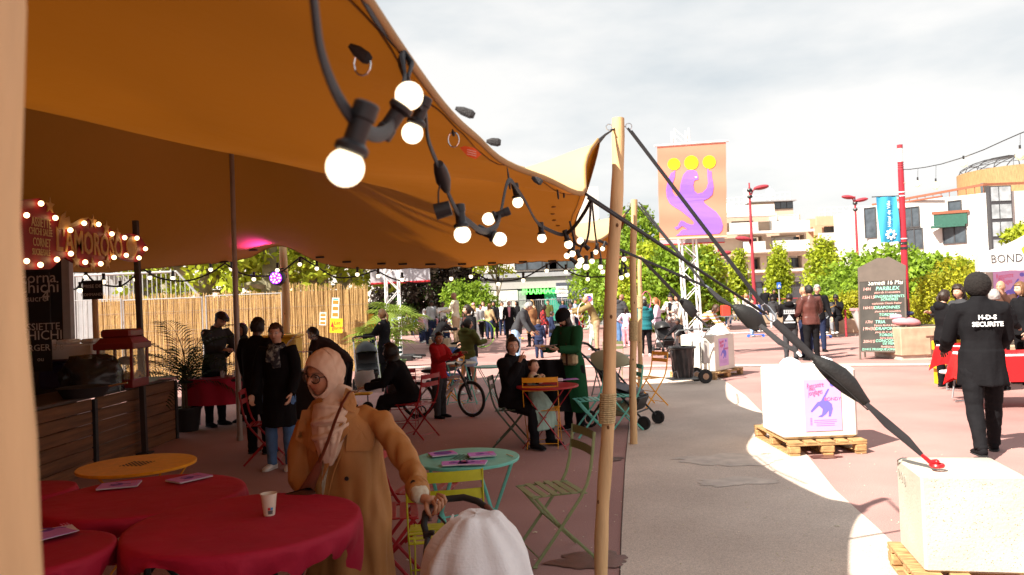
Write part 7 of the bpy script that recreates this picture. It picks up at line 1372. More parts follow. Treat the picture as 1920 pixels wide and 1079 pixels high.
 if open_ and lod<2:
  c=MB();c.grid(lambda u_,v_:sp_((.60+.24*v_)*H,0,0)+Ml@Vector(((u_-.5)*(.03+.045*v_)*H,(.078*bb+.002-(.022*v_**3))*H+ad*1.0,0)),5,8);c.build('shirt_front',CL[open_],t,smooth='all')
 kd,hcz=hair;k=S/.235;hm_=HAIRM.get(hcz)or CL.get(hcz)
 def shell(off,cond,zlow,nz_=.006,extra_low=0.0,name='hair',m=None,N1=34,N2=24,seed=3.0):
  N1,N2={0:(64,44),1:(40,30),2:(26,20)}[lod];c=MB();vs=[]
  for j in range(N2):
   th=math.pi*j/(N2-1)*.98+.01
   for i in range(N1):
    ph=2*math.pi*i/N1;n=Vector((math.sin(th)*math.sin(ph),math.sin(th)*math.cos(ph),math.cos(th)));x,y,z=n.x*(.077+off),n.y*(.097+off),n.z*(.1175+off)
    if z<0:q=-z/.1175;x*=1-.12*q;y*=1 if y>0 else 1-.22*q
    p=Vector((x,y,z));p*=1+nz_/.1*noise.noise(n*5+Vector((seed,0,0)))*1.0;vs.append(hc+Mh@(p*k));
  keep=[]
  for j in range(N2-1):
   for i in range(N1):
    th=math.pi*(j+.5)/(N2-1);ph=2*math.pi*(i+.5)/N1;z=math.cos(th)*(.1175);x=math.sin(th)*math.sin(ph);y=math.sin(th)*math.cos(ph)
    if cond(x,y,z):keep.append((j*N1+i,(j+1)*N1+i,(j+1)*N1+(i+1)%N1,j*N1+(i+1)%N1))
  c.add(vs,keep);return c
 hl=lambda x,y,z:z>(.062-.01*(1-abs(x)))if y>.45 else(z>.015 if y>.12 else z>-.055)
 part=None
 if kd=='short':c=shell(.010,hl,0,.012)
 elif kd=='fade':c=shell(.005,lambda x,y,z:z>.066 if y>.4 else(z>.02 if y>.1 else z>-.03),0,.004)
 elif kd=='afro':c=shell(.045,lambda x,y,z:z>.05 if y>.4 else(z>.0 if y>.1 else z>-.05),0,.02)
 elif kd in('bald','shaved'):c=None
 elif kd in('long','ponytail','bun','curly'):
  c=shell(.012 if kd!='curly' else .03,lambda x,y,z:z>.058 if y>.45 else(z>.0 if y>.15 else z>-.085),0,.006 if kd!='curly' else .02)
  if kd=='long':
   c.tube([hc+Mh@(Vector((0,-.045,.02))*k),hc+Mh@(Vector((0,-.07,-.08))*k),hc+Mh@(Vector((0,-.07,-.17))*k),hc+Mh@(Vector((0,-.055,-.27))*k)],[(.05*k,.075*k),(.045*k,.085*k),(.035*k,.08*k),(.012*k,.05*k)],12,up=Mh@Vector((0,1,0)))
   for s in(-1,1):c.tube([hc+Mh@(Vector((s*.062,.03,.05))*k),hc+Mh@(Vector((s*.078,.02,-.03))*k),hc+Mh@(Vector((s*.07,.01,-.13))*k)],[.02*k,.022*k,.015*k],8)
  if kd=='curly':c.tube([hc+Mh@(Vector((0,-.06,.0))*k),hc+Mh@(Vector((0,-.085,-.12))*k),hc+Mh@(Vector((0,-.07,-.27))*k)],[(.06*k,.095*k),(.06*k,.12*k),(.03*k,.09*k)],14,up=Mh@Vector((0,1,0)))
  if kd=='ponytail':c.ball(hc+Mh@(Vector((0,-.105,.03))*k),.03*k,10);c.tube([hc+Mh@(Vector((0,-.11,.035))*k),hc+Mh@(Vector((0,-.145,-.02))*k),hc+Mh@(Vector((0,-.135,-.12))*k),hc+Mh@(Vector((0,-.12,-.20))*k)],[.022*k,.03*k,.026*k,.008*k],9)
  if kd=='bun':c.ball(hc+Mh@(Vector((0,-.035,.135))*k),(.042*k,.042*k,.034*k),12)
 elif kd=='hijab':
  c=shell(.017,lambda x,y,z:not(y>.25 and-.090<z<.064 and abs(x)<.84*math.sqrt(max(0,1-((z+.014)/.085)**2))+.0),0,.003,name='hijab')
  c.tube([hc+Mh@(Vector((0,-.040,-.085))*k),neck+Vector((0,.0,.0)),sp_(.835*H,.008),sp_(.80*H,.012),sp_(.74*H,.03)],[(.060*k,.066*k),(.062*k,.066*k),(.075*k,.085*k),(.09*k,.135*k),(.06*k,.09*k)],20,up=up)
  name_='headscarf'
 elif kd=='beanie':c=shell(.018,lambda x,y,z:z>.028 if y>.3 else z>-.02,0,.004);c.tube([hc+Mh@(Vector((.096*math.sin(a*.5236),.115*math.cos(a*.5236),.026-.022*(math.cos(a*.5236)<.2)))*k)for a in range(12)],.013*k,6,closed=True)
 elif kd=='cap':c=shell(.016,lambda x,y,z:z>.042,0,.003);c.tube([hc+Mh@(Vector((0,.085,.052))*k),hc+Mh@(Vector((0,.125,.045))*k),hc+Mh@(Vector((0,.155,.036))*k)],[(.006*k,.07*k),(.005*k,.065*k),(.003*k,.035*k)],12,up=Mh@Vector((0,0,1)))
 elif kd=='flatcap':c=shell(.020,lambda x,y,z:z>.040,0,.004);c.tube([hc+Mh@(Vector((0,.02,.095))*k),hc+Mh@(Vector((0,.10,.07))*k),hc+Mh@(Vector((0,.145,.045))*k)],[(.032*k,.085*k),(.02*k,.075*k),(.005*k,.05*k)],14,up=Mh@Vector((0,0,1)))
 elif kd=='hood':c=shell(.030,lambda x,y,z:not(y>.55 and z<.07),0,.008);c.tube([hc+Mh@(Vector((0,-.02,-.04))*k),neck,sp_(.82*H)],[(.105*k,.098*k),(.1*k,.105*k),(.09*k,.13*k)],16,up=up)
 if c is not None:
  nm={'hijab':'headscarf','beanie':'beanie','cap':'cap','flatcap':'flat_cap','hood':'hood'}.get(kd,'hair');ho=c.build(nm,hm_,t,smooth='all');sd_=ho.modifiers.new('sol','SOLIDIFY');sd_.thickness=.006*k;sd_.offset=-1
  if kd in('beanie','cap','flatcap')and nm!='hair':hs=shell(.004,lambda x,y,z:(y<.2 and-.05<z<.05),0,.003);hs.build('hair',HAIRM['black'],t,smooth='all')
 INFO=dict(t=t,hip=hip,neck=neck,hc=hc,Mh=Mh,SH=SH,EL=EL,WR=WR,HD=HD,KN=KN,AN=AN,sp=sp_,Ml=Ml,H=H,k=k,up=up,top=top_o,body=body);return INFO
def at(px,py):return G(px,py)
def yy(px,Y):return XZ(px,Y)
def Hh_(px,ptop,Y):return P(px,ptop,Y).z
CROWD='people standing and talking across the plaza'
# ------- right side: guard and company
g=at(1850,853);I=person('person in a black parka lettered H-D-S SECURITE, back to the camera, right side',g,1.80,72,'black','parka','black','black',('short','black'),'d',armR=(18,8,45,18),armL=(14,12,50,14),bulk=1.06,lod=0,stride=17)
t=I['t'];k=I['k'];c=MB();hc=I['hc'];vs_=[]
def af(u,v):n=Vector((math.sin(v*3.0+.05)*math.cos(u*6.283),math.sin(v*3.0+.05)*math.sin(u*6.283),math.cos(v*3.0+.05)));q=1+.035*noise.noise(n*9)+.03*noise.noise(n*22);return hc+Vector((n.x*.118*k*q,-.022+n.y*.118*k*q,.030*k+n.z*.128*k*q))
c.grid(af,90,50,wrap=True);c.build('afro_hair',mat('hair_afro',(.012,.009,.008),.9,.4,60,1,120),t,smooth='all')
sp=I['sp'];H=1.8;back=sp(.75*H,-.148,.03)
text(t,'H-D-S',.062,back+Vector((0,-.012,.012)),(R(88),0,0),SIGNW,ext=.003,bold=.002);text(t,'SECURITE',.062,back+Vector((0,-.014,-.055)),(R(88),0,0),SIGNW,ext=.003,bold=.002)
person('person with ponytail and pink hair tie in a black hooded jacket left of the guard',yy(1776,13.2),1.60,20,'black','jacket','black','black',('ponytail','dbrown'),'l',armR=(30,5,90,10),armL=(40,5,90,10),headyaw=-10,lod=1,hoodc=True,group=CROWD)
person('person with curly dark hair facing the ponytailed person left of the guard',yy(1808,13.8),1.66,190,'char','jacket','black','black',('curly','dbrown'),'l',lod=1,headyaw=20,group=CROWD,armR=(30,5,80,0))
person('bald person in a brown coat holding both hands to the mouth under the party tent',yy(1886,15.2),1.72,215,'brown','coat','black','black',('bald','brown'),'m',lod=1,armR=(55,8,110,25),armL=(55,8,100,25),group=CROWD)
person('grey haired person in a black jacket seen from behind, right of the guard',yy(1873,12.6),1.58,60,'black','puffer','black','black',('short','grey'),'l',lod=1,group=CROWD,armR=(15,14,60,0))
person('person with long light brown hair at the right edge looking left',yy(1926,13.2),1.68,185,'black','jacket','black','black',('long','lbrown'),'l',lod=1,group=CROWD,armR=(20,5,80,0))
# ------- plaza middle right
p_=at(1484,676);I=person('youth in a black hoodie with big white print on the back before the leather jacket',p_,1.62,70,'black','jacket','char','black',('fade','black'),'b',lod=1,hoodc=True,armR=(25,5,90,10),armL=(25,5,90,10),headyaw=-30,headpitch=-12)
sp=I['sp'];c=MB();bz0=sp(.66*1.62,-.118)
for k_ in range(6):c.box(bz0+Vector((-.11+.044*k_,-.006,.13)),(.028,.004,.07))
c.prism([(-.1,-.12),(.1,-.12),(0,.03)],.003,Matrix.Translation(bz0+Vector((0,-.01,.03))));c.box(bz0+Vector((0,-.006,.075)),(.26,.004,.02));c.box(bz0+Vector((0,-.006,-.14)),(.26,.004,.035));c.build('back_print',CL['lgrey'],I['t'])
person('person in a brown leather jacket seen from behind beside the printed hoodie',at(1524,676),1.80,95,'leather','jacket','black','black',('short','black'),'b',lod=1,armR=(10,10,50,20),armL=(10,14,50,20),headyaw=25,bulk=1.08)
person('bald person in dark red half hidden behind the leather jacket',yy(1514,20.0),1.78,120,'brown','jacket','navy','black',('bald','brown'),'m',lod=2,group=CROWD)
person('older grey haired person in a black jacket facing the camera behind the leather jacket',yy(1537,21.7),1.82,262,'black','jacket','navy','black',('short','grey'),'l',lod=2,group=CROWD)
person('person in a black hat and grey coat sitting on the planter edge',yy(1551,28.3),1.7,250,'char','jacket','grey','shoe',('beanie','char'),'b',sit=.55,lean=12,lod=2,armR=(30,8,50,20),armL=(30,8,50,20))
I=person('seated person in a black beanie and puffer jacket playing a saxophone on the planter',yy(1571,28.1),1.7,225,'black','puffer','black','white',('beanie','black'),'d',sit=.55,lod=1,armR=(35,10,75,25),armL=(45,10,75,25),headyaw=20)
c=MB();s_=I['WR'][1];s2=I['WR'][-1];c.tube([s2+Vector((.02,.05,.18)),s2+Vector((0,.06,.04)),s_+Vector((.0,.06,-.04)),s_+Vector((.02,.1,-.1)),s_+Vector((.04,.17,-.02))],[.008,.016,.026,.035,.055],10);c.build('saxophone',mat('brass',(.6,.38,.1),.3,.1,metal=.8),None,smooth=True);so_=bpy.data.objects['saxophone'];so_.matrix_world=Matrix.Translation(I['t'].location)@Matrix.Rotation(I['t'].rotation_euler.z,4,'Z');tag(so_,'brass saxophone in the hands of the seated player','saxophone')
far=[('person with long curly brown hair at the far shops',1419,48,1.72,80,'black','coat','black',('curly','brown'),'m',{}),('grey haired person in a long black coat with a phone at the far shops',1437,47,1.9,60,'black','coat','black',('short','grey'),'l',dict(armR=(30,5,100,10))),('person in black with one elbow out before the far shop window',1453,46,1.8,280,'black','jacket','black',('short','black'),'b',dict(armL=(-10,40,60,60))),('child in a grey padded coat before the far red rail',1451,37,1.42,75,'char','puffer','lgrey',('short','dbrown'),'l',dict(hoodc=True,kid=True)),('boy in a white shirt and light jeans on a small scooter',1412,30.4,1.46,280,'white','sweater','ldenim',('short','dbrown'),'l',dict(armR=(30,10,60,0),armL=(30,10,60,0),stride=14,kid=True)),('boy in a blue top behind the boy with the scooter',1425,34,1.35,300,'blue','sweater','navy',('short','brown'),'m',dict(kid=True)),('person in pale cream with light hair by the far red rail',1381,48,1.6,270,'cream','sweater','khaki',('short','blond'),'l',{}),('person in navy leaning on the far red rail, left one',1340,56,1.62,90,'navy','jacket','navy',('short','black'),'d',{}),('person in navy with raised arm beside the far red rail',1357,56,1.75,190,'navy','jacket','navy',('short','dbrown'),'b',dict(armR=(50,5,60,0))),('person in black standing at the rail just right of the banner mast',1320,54,1.68,100,'black','coat','black',('short','black'),'d',{}),('bending person in a striped orange, white and navy top by the banner mast',1310,23,1.68,330,'stripe','sweater','lgrey',('long','brown'),'m',dict(lean=58,armR=(35,5,15,0),armL=(30,8,15,0),headpitch=-20)),('child in black reaching out beside the striped top',1284,21,1.1,200,'black','jacket','black',('short','black'),'d',dict(kid=True,armR=(40,20,5,0),armL=(40,20,5,0),lean=20)),('person with hair bun and patterned shirt pushing the black stroller',1263,25.6,1.74,235,'blobs','jacket','grey',('bun','black'),'l',dict(armR=(45,6,40,5),armL=(45,6,40,5),headpitch=-18,open_='black',bulk=1.15,lod=1)),('person in a cream jacket behind the patterned shirt',1275,27,1.7,200,'cream','jacket','beige',('long','dbrown'),'m',{}),('girl with ginger ponytail in a pale pink top right of the teal coat',1235,25,1.64,170,'lilac','sweater','lgrey',('ponytail','red'),'l',{}),('person in a dark jacket holding up the pink hoop behind the teal coat',1211,30,1.68,270,'char','jacket','navy',('short','grey'),'l',dict(armR=(100,20,20,0))),('far person in white behind the bearded father',1158,36,1.66,250,'white','sweater','navy',('short','black'),'d',{}),('bearded bald father in a grey padded jacket and jeans left of the second pole',1166,29,1.82,30,'char','puffer','denim',('bald','black'),'b',dict(hoodc=True,headpitch=-20,lod=1,armR=(15,8,30,10))),('person in a dark jacket partly hidden behind the bearded father',1154,30,1.75,60,'black','puffer','denim',('short','black'),'m',{}),('small girl with ponytail in pink leggings and white skirt at the first pole gap',1176,27.5,1.34,60,'lilac','sweater','pink',('ponytail','dbrown'),'b',dict(kid=True,lod=1,skirt='short',armR=(-10,35,60,60),armL=(-10,35,60,60))),('person in a beige jacket leaning left and holding a white hoop',1120,26,1.84,175,'khaki','jacket','beige',('bald','black'),'m',dict(lean=22,armR=(70,10,20,10),armL=(60,5,20,0),headpitch=-15,lod=1)),('toddler in mint camouflage overalls sitting up beside the front pole',1113,26.5,1.02,225,'camo','sweater','camo',('long','lbrown'),'l',dict(kid=True,lod=1,stride=10,armR=(40,10,50,0))),('boy in a white top looking down at the yellow ball',1072,27.8,1.6,290,'white','sweater','mint',('short','black'),'d',dict(armR=(30,10,60,0),armL=(35,5,70,10),kid=True)),('child with a cap behind the boy in white',1061,29,1.3,290,'red','sweater','navy',('cap','navy'),'d',dict(kid=True)),('far person with long hair in dark clothes at the barred railing',1058,44,1.66,250,'navy','jacket','navy',('long','dbrown'),'m',{}),('far person in black wearing an orange cap at the barred railing',1090,45,1.7,260,'black','jacket','red',('cap','orange'),'d',{}),('child in a navy coat facing right with black trousers',1036,28.6,1.29,0,'navy','coat','black',('short','dbrown'),'m',dict(kid=True,lod=1)),('girl with braids in a red and black checked coat',1021,28.9,1.56,350,'plaid','coat','lilac',('long','black'),'d',dict(kid=True,lod=1)),('person in a black headscarf and camel coat looking left',998,29.6,1.7,120,'camel','coat','black',('hijab','black'),'m',dict(lod=1,headyaw=-60)),('blond person in cream behind the black headscarf',1001,36,1.74,200,'beige','jacket','beige',('long','blond'),'l',{}),('person in a white headscarf, pink scarf and black coat by the railing',957,34,1.76,270,'black','coat','black',('hijab','white'),'l',dict(lod=1,open_='pink')),('person in a black headscarf and coat behind the beige sweater',928,38,1.74,260,'black','coat','black',('hijab','black'),'m',{}),('person in a beige sweater and jeans with long brown hair, back turned',919,37,1.64,60,'tan','sweater','navy',('long','lbrown'),'l',{}),('person with long hair in white and grey behind the blond girl',908,40,1.76,270,'white','jacket','black',('long','brown'),'l',{}),('dark haired child in grey left of the beige sweater',902,37.5,1.6,310,'lgrey','sweater','black',('short','black'),'m',dict(kid=True)),('blond girl in white walking with the lime hoop',892,29.8,1.62,200,'white','sweater','white',('long','blond'),'l',dict(stride=14,armR=(40,10,50,0),lod=1)),('far girl in white with a pink cap at the bushes',890,42,1.7,260,'white','sweater','white',('cap','pink'),'b',dict(kid=True)),('tall bald person in a beige sweater reading papers among the children',857,28,1.8,165,'cream','sweater','beige',('bald','black'),'b',dict(armR=(20,20,60,20),armL=(20,20,60,20),lod=1,feet_z=.3)),('child with raised arms in white by the purple tree',833,31,1.4,280,'white','sweater','navy',('short','black'),'d',dict(armR=(30,10,130,0),armL=(30,10,130,0),kid=True,feet_z=.4)),('child in a grey top before the purple tree',812,31,1.45,300,'lgrey','sweater','navy',('short','black'),'d',dict(kid=True,feet_z=.4)),('girl in pale pink with brown hair among the children',816,33,1.35,60,'pink','sweater','navy',('long','brown'),'l',dict(kid=True)),('child in pale rose left in the group of children',808,33.5,1.35,300,'lilac','sweater','navy',('hijab','white'),'l',dict(kid=True)),('boy in a navy jacket with back turned among the children',826,31,1.1,80,'navy','puffer','navy',('short','brown'),'l',dict(kid=True)),('child in stripes beside the reading person',838,31,1.2,290,'stripe','sweater','navy',('cap','navy'),'m',dict(kid=True)),('child wearing white hood behind the girl in pink',797,37,1.5,330,'lilac','sweater','navy',('hijab','white'),'l',dict(kid=True)),('small girl in a pink jumper and dark leggings',790,36,1.36,350,'pink','sweater','navy',('short','dbrown'),'m',dict(kid=True,lod=1)),('child in an orange jacket at the edge of the reed fence',697,30,1.7,340,'orange','jacket','navy',('short','black'),'d',dict(kid=True))]
far+=[('far person in white with arms folded left of the white headscarf',943,41,1.7,280,'white','jacket','navy',('short','brown'),'m',{}),('far person in black right of the white headscarf',972,39,1.72,200,'black','coat','black',('long','black'),'m',{}),('far person in olive behind the red checked coat',1030,42,1.7,250,'olive','jacket','denim',('short','dbrown'),'l',{}),('far person in light blue behind the boy with the yellow ball',1080,40,1.68,300,'lblue','jacket','navy',('short','black'),'m',{}),('seated child in cream at the front of the children group',822,29,1.0,300,'cream','sweater','denim',('short','brown'),'l',dict(kid=True)),('child in white beside the reading person, right side',872,32,1.35,240,'white','sweater','navy',('long','brown'),'l',dict(kid=True)),('small child in pale blue between pink girl and crouching person',803,34,1.15,330,'lblue','sweater','navy',('short','brown'),'l',dict(kid=True)),('far person in beige between the first and second wooden poles',1148,42,1.7,260,'beige','jacket','denim',('short','dbrown'),'m',{}),('far person in black left of the patterned shirt',1248,38,1.7,270,'black','jacket','black',('short','black'),'b',{}),('far person in red right of the banner mast',1330,44,1.6,200,'red','jacket','navy',('long','dbrown'),'m',{}),('far person in pale grey left of the red crate',1366,41,1.6,250,'lgrey','jacket','denim',('short','grey'),'l',{}),('far person in white behind the boy on the scooter',1400,44,1.62,300,'white','sweater','denim',('long','blond'),'l',{})]
for lb,px,Y,H,dg,tp_,tk,lg,hr_,tn,kw in far:
 kw=dict(kw);kw.setdefault('lod',2);person(lb,yy(px,Y),H,dg,tp_,tk,lg,'white' if 'kid' in kw else 'black',hr_,tn,group=CROWD,**kw)
person('seated person in grey blue and black trousers on the low bench wall by the palm',yy(762,45.6),1.7,300,'grey','jacket','black','black',('short','dbrown'),'l',sit=.42,lean=20,lod=2,armR=(30,5,50,20),armL=(30,5,50,20),group='people sitting on the bench wall')
person('seated person in pale blue behind the truss mast',yy(741,45.8),1.7,310,'lblue','sweater','navy','black',('short','brown'),'l',sit=.42,lean=10,lod=2,group='people sitting on the bench wall')
person('person crouching in black with dark ponytail beside the small girl in pink',yy(818,24),1.5,40,'black','jacket','black','black',('ponytail','black'),'m',lean=38,lod=1,armR=(50,5,40,10),armL=(50,5,40,10),legR=(25,5,-30),legL=(25,5,-30))
person('hunched person in a dark jacket and light jeans holding the scooter handle',yy(970,21.5),1.78,345,'char','jacket','ldenim','black',('short','grey'),'m',lean=26,lod=1,armR=(15,6,20,0),armL=(15,6,20,0),headpitch=-35,legR=(10,3,-12),legL=(-4,3,-6))
person('small child in a navy padded jacket seen from behind with light brown hair',at(1012,672),1.14,82,'navy','puffer','navy','black',('long','lbrown'),'l',kid=True,lod=1,hoodc=True)
person('person in a teal padded coat and black headscarf seen from behind',at(1212,668),1.60,80,'teal','puffer','black','shoe',('hijab','black'),'m',lod=1,hoodc=True,bulk=1.08,armR=(20,6,80,15),armL=(15,8,60,15))
# ------- group just outside the tent
person('person in a long black coat with pulled back dark hair before the plaza',at(884,712),1.66,215,'black','coat','black','black',('ponytail','dbrown'),'l',lod=1,headyaw=-25,armR=(5,8,10,0),armL=(5,6,10,0),open_='leather')
I=person('girl in an olive padded jacket and blue shorts standing over the bicycle',at(880,740),1.42,50,'olive','puffer','lblue','shoe',('ponytail','black'),'m',lod=1,bare=True,kid=True,hoodc=True,armR=(30,6,70,10),armL=(25,8,80,10),stride=10,headyaw=-30)
I=person('boy in a red coat with glasses and fur collar beside the small table',at(826,784),1.28,335,'red','puffer','char','black',('short','black'),'m',lod=1,kid=True,glasses='small',armR=(35,8,75,15),armL=(40,8,70,15),headyaw=-35,hoodc=True)
c=MB();c.rbox(Vector((0,.28,.78)),(.14,.1,.02),.006);q=c.build('snack_tray',mat('cardboard',(.5,.25,.08),.8));q.matrix_world=Matrix.Translation(I['t'].location)@Matrix.Rotation(I['t'].rotation_euler.z,4,'Z');tag(q,'small orange cardboard snack tray in the hands of the boy in red','tray')
I=person('person with long streaked ponytail in a black coat at the white stroller handle',yy(724,17.2),1.64,165,'black','coat','black','black',('ponytail','lbrown'),'l',lod=1,armR=(40,5,40,10),armL=(35,5,45,5),headyaw=-5)
I=person('person bending forward in a dark brown jacket with black hair near the yellow poster',yy(648,12.6),1.66,165,'dbrown','jacket','black','black',('short','black'),'m',lod=1,lean=52,armR=(10,6,10,0),armL=(10,6,10,0),headpitch=-20,bulk=1.12)
person('seated person in a black coat with the hood up on the red folding chair',yy(772,10.4),1.52,178,'black','coat','black','black',('hood','black'),'m',sit=.42,lean=24,lod=1,bulk=1.15,armR=(30,8,50,15),armL=(30,8,50,15))
g=at(1078,807)
gh=Vector((0,.33,1.02*.98))
I=person('person in a long green coat and round glasses reading a leaflet by the red table',g,1.60,222,'green','dress','black','conv',('hijab','black'),'l',lod=0,glasses='small',headpitch=-32,headyaw=6,armR=(22,8,72,28),armL=(22,8,72,28),lean=5,handpose={1:dict(n=Vector((-.3,.1,.9)),curl=.5),-1:dict(n=Vector((.3,.1,.9)),curl=.5)},bulk=1.05)
t=I['t'];c=MB()
def bnf(u,v):n=Vector((math.sin(v*1.75+.03)*math.cos(u*6.283),math.sin(v*1.75+.03)*math.sin(u*6.283),math.cos(v*1.75+.03)));q=1+.012*math.sin(u*6.283*34);return I['hc']+I['Mh']@(Vector((n.x*.104*q,n.y*.126*q-.006,.022+n.z*.118))*I['k'])
c.grid(bnf,136,20,wrap=True);c.build('knit_beanie',CL['black'],t,smooth='all')
H=1.6;wm=(I['WR'][1]+I['WR'][-1])/2+Vector((0,.11,.03));Mz=Matrix.Translation(t.location)@Matrix.Rotation(t.rotation_euler.z,4,'Z')
c=MB();c.grid(lambda u,v:wm+Vector(((u-.5)*.26,(v-.5)*.18,.035*abs(2*u-1))),7,4);c.grid(lambda u,v:wm+Vector(((.5-u)*.26,(v-.5)*.18,.035*abs(2*u-1)-.003)),7,4);q=c.build('leaflet',PAPW);q.matrix_world=Mz;tag(q,'open white leaflet held by the person in the green coat','leaflet')
c=MB();c.grid(lambda u,v:wm+Vector(((u-.5)*.14-.03,(v-.5)*.1,.006+.035*abs(2*(.5+(u-.5)*.5)-1))),4,3);q2=c.build('leaflet_picture',YEL,q)
bagc=I['hip']+Vector((-.12,.17,.10));BG=mat('gold_bag',(.42,.32,.18),.4,.3,14,.3,60)
t2=thing('handbag','beige patterned handbag with chain strap worn by the person in the green coat','handbag');t2.matrix_world=Mz
c=MB();c.rbox(bagc,(.26,.10,.15),.03);c.build('bag_body',BG,t2,smooth=True);c=MB();c.rbox(bagc+Vector((0,.052,0)),(.035,.006,.15),.002);c.build('brown_stripe',CL['brown'],t2);c=MB()
for dy in(-.02,.05):c.tube([bagc+Vector((-.07,dy,.07)),bagc+Vector((-.05,dy+.02,.14)),bagc+Vector((0,dy+.025,.155)),bagc+Vector((.05,dy+.02,.14)),bagc+Vector((.07,dy,.07))],.006,6)
c.build('bag_handles',CL['brown'],t2);c=MB();c.tube([bagc+Vector((-.12,0,.06)),I['sp'](.70*H,.125,-.06),I['sp'](.80*H,.10,.05),I['sp'](.845*H,.0,.09)],.006,6);c.tube([bagc+Vector((.12,0,.06)),I['sp'](.66*H,.12,.09),I['sp'](.80*H,.06,.12),I['sp'](.85*H,.0,.09)],.005,6);c.build('chain_strap',CL['brown'],t2)
t=thing('black_coat','black coat draped over a chair back between the mother and the green coat','coat',XZ(1023,9.75));c=MB();c.grid(lambda u,v:((u-.5)*(.5+.18*(1-v)),.06*math.cos((u-.5)*3)+.03*math.sin(u*15+2*v),.32+.62*v+.03*math.sin(u*3.1)),30,12);c.grid(lambda u,v:((.5-u)*(.5+.18*(1-v)),.12+.03*math.sin(u*13+2*v),.32+.62*v+.03*math.sin(u*3.1)),30,12);c.tube([(-.25,.09,.94),(.25,.09,.94)],(.03),8);c.build('cloth',CL['black'],t,smooth=True)
g=yy(966,9.45);sv=.42
I=person('seated person with a top bun in black, pointing and holding the baby',(g.x,g.y,0),1.56,322,'black','jacket','black','black',('bun','dbrown'),'l',sit=sv,lod=0,glasses='small',headyaw=-42,armR=(38,16,118,30),armL=(30,10,62,48),bulk=1.16,handpose={1:dict(point=True,dir=Vector((-.1,.55,.8)),n=Vector((-.6,.3,-.2)))},legR=(74,6,-70),legL=(74,14,-70))
t=I['t'];H=1.56;bc=I['WR'][-1]+Vector((.04,.05,.10))
Mz=Matrix.Translation(t.location)@Matrix.Rotation(t.rotation_euler.z,4,'Z')
tb=thing('baby','baby in a beige top and long pale dress on the lap of the pointing person','baby');tb.matrix_world=Mz
hb=I['hip']+Vector((-.10,.24,.40));hv,hf,hcol=head_grid(.155,44,32,hb,Matrix.Rotation(R(10),3,'Z')@Matrix.Rotation(R(4),3,'X'),'l')
c=MB();c.tube([hb+Vector((0,0,-.05)),hb+Vector((0,-.01,-.10)),hb+Vector((0,-.02,-.22)),hb+Vector((0,0,-.32))],[.028,.05,.06,.055],12)
AR={}
for s in(-1,1):
 a_=hb+Vector((s*.06,0,-.12));b_=a_+Vector((s*.02,.07,-.05));w2=b_+Vector((-s*.05,.05,.06));c.tube([a_,b_,w2],[.024,.02,.015],8);AR[s]=(a_,b_,w2)
bo=c.build('body',SKIN,tb);mv,mf,mc=list(hv),list(hf),list(hcol)
for s in(-1,1):
 hm=hand_mesh(AR[s][2],Vector((-s*.5,.3,.5)),Vector((-s,0,-.2)),s,.055,.8);o=len(mv);mv+=[Vector(q)for q in hm.v];mf+=[tuple(i+o for i in f)for f in hm.f];mc+=[Vector(TONES['l'])]*len(hm.v)
job(bo,.008,2,merge=(mv,mf,mc),col=TONES['l'])
c=MB();c.tube([hb+Vector((0,-.01,-.085)),hb+Vector((0,-.02,-.14)),hb+Vector((0,-.02,-.24))],[(.04,.055),(.062,.075),(.07,.08)],14,up=(0,1,0));[c.tube([AR[s][0],AR[s][1],AR[s][2]],[.034,.028,.022],10)for s in(-1,1)];job(c.build('romper',CL['tan'],tb),.008,2,.004,18)
c=MB();c.tube([hb+Vector((0,-.02,-.2)),hb+Vector((.02,.05,-.34)),hb+Vector((.03,.15,-.50)),hb+Vector((.03,.17,-.72))],[(.065,.08),(.08,.13),(.09,.19),(.07,.21)],20,up=(0,1,0));job(c.build('pale_dress',CL['mint'],tb),.01,2,.018,9,stretch=(1.3,1.3,.25))
c=MB();c.grid(lambda u,v:hb+Vector((.0545*math.sin(v*1.5+.02)*math.cos(u*6.283),-.006+.067*math.sin(v*1.5+.02)*math.sin(u*6.283),.006+.080*math.cos(v*(1.5 if math.sin(u*6.283)<.3 else .8)+.02))),30,12,wrap=True);c.build('downy_hair',HAIRM['brown'],tb,smooth='all');c=MB();[c.tube([hb+Matrix.Rotation(0,3,'Z')@Vector((math.sin(q_)*.05*math.cos(z_),-.01+math.cos(q_)*.065*math.cos(z_),.078*math.sin(z_)+.002))for q_ in np.linspace(1.2,5.0,10)],.004,4)for z_ in(.4,.7,1.0,1.3)];c.build('fine_hair',HAIRM['lbrown'],tb)
# ------- under the tent, left
LT='people in the dark behind the counter'
person('person in a flat cap and dark jacket looking down behind the palm',yy(405,12.1),1.74,330,'char','jacket','black','black',('flatcap','dbrown'),'l',lod=1,headpitch=-28,lean=8,armR=(30,6,60,10),armL=(30,6,60,10))
person('dark haired person in black half hidden behind the metal mast',yy(462,12.4),1.52,250,'black','jacket','black','black',('hijab','black'),'m',lod=1,armR=(40,14,60,10))
person('person in a long black coat seen from behind next to the glasses wearer',yy(488,9.6),1.62,70,'black','coat','black','black',('short','black'),'d',lod=1,bulk=1.18)
I=person('person with short brown hair, glasses, patterned scarf and long black coat',at(528,880),1.56,262,'black','coat','denim','shoe',('short','brown'),'l',lod=0,glasses='small',headyaw=8,armR=(6,8,30,10),armL=(6,8,30,10),bulk=1.02)
c=MB();H=1.56;spf=I['sp']
SCP=pattern('grey_scarf','noise',(.03,.035,.05),(.12,.14,.15),(.3,.33,.3),26)
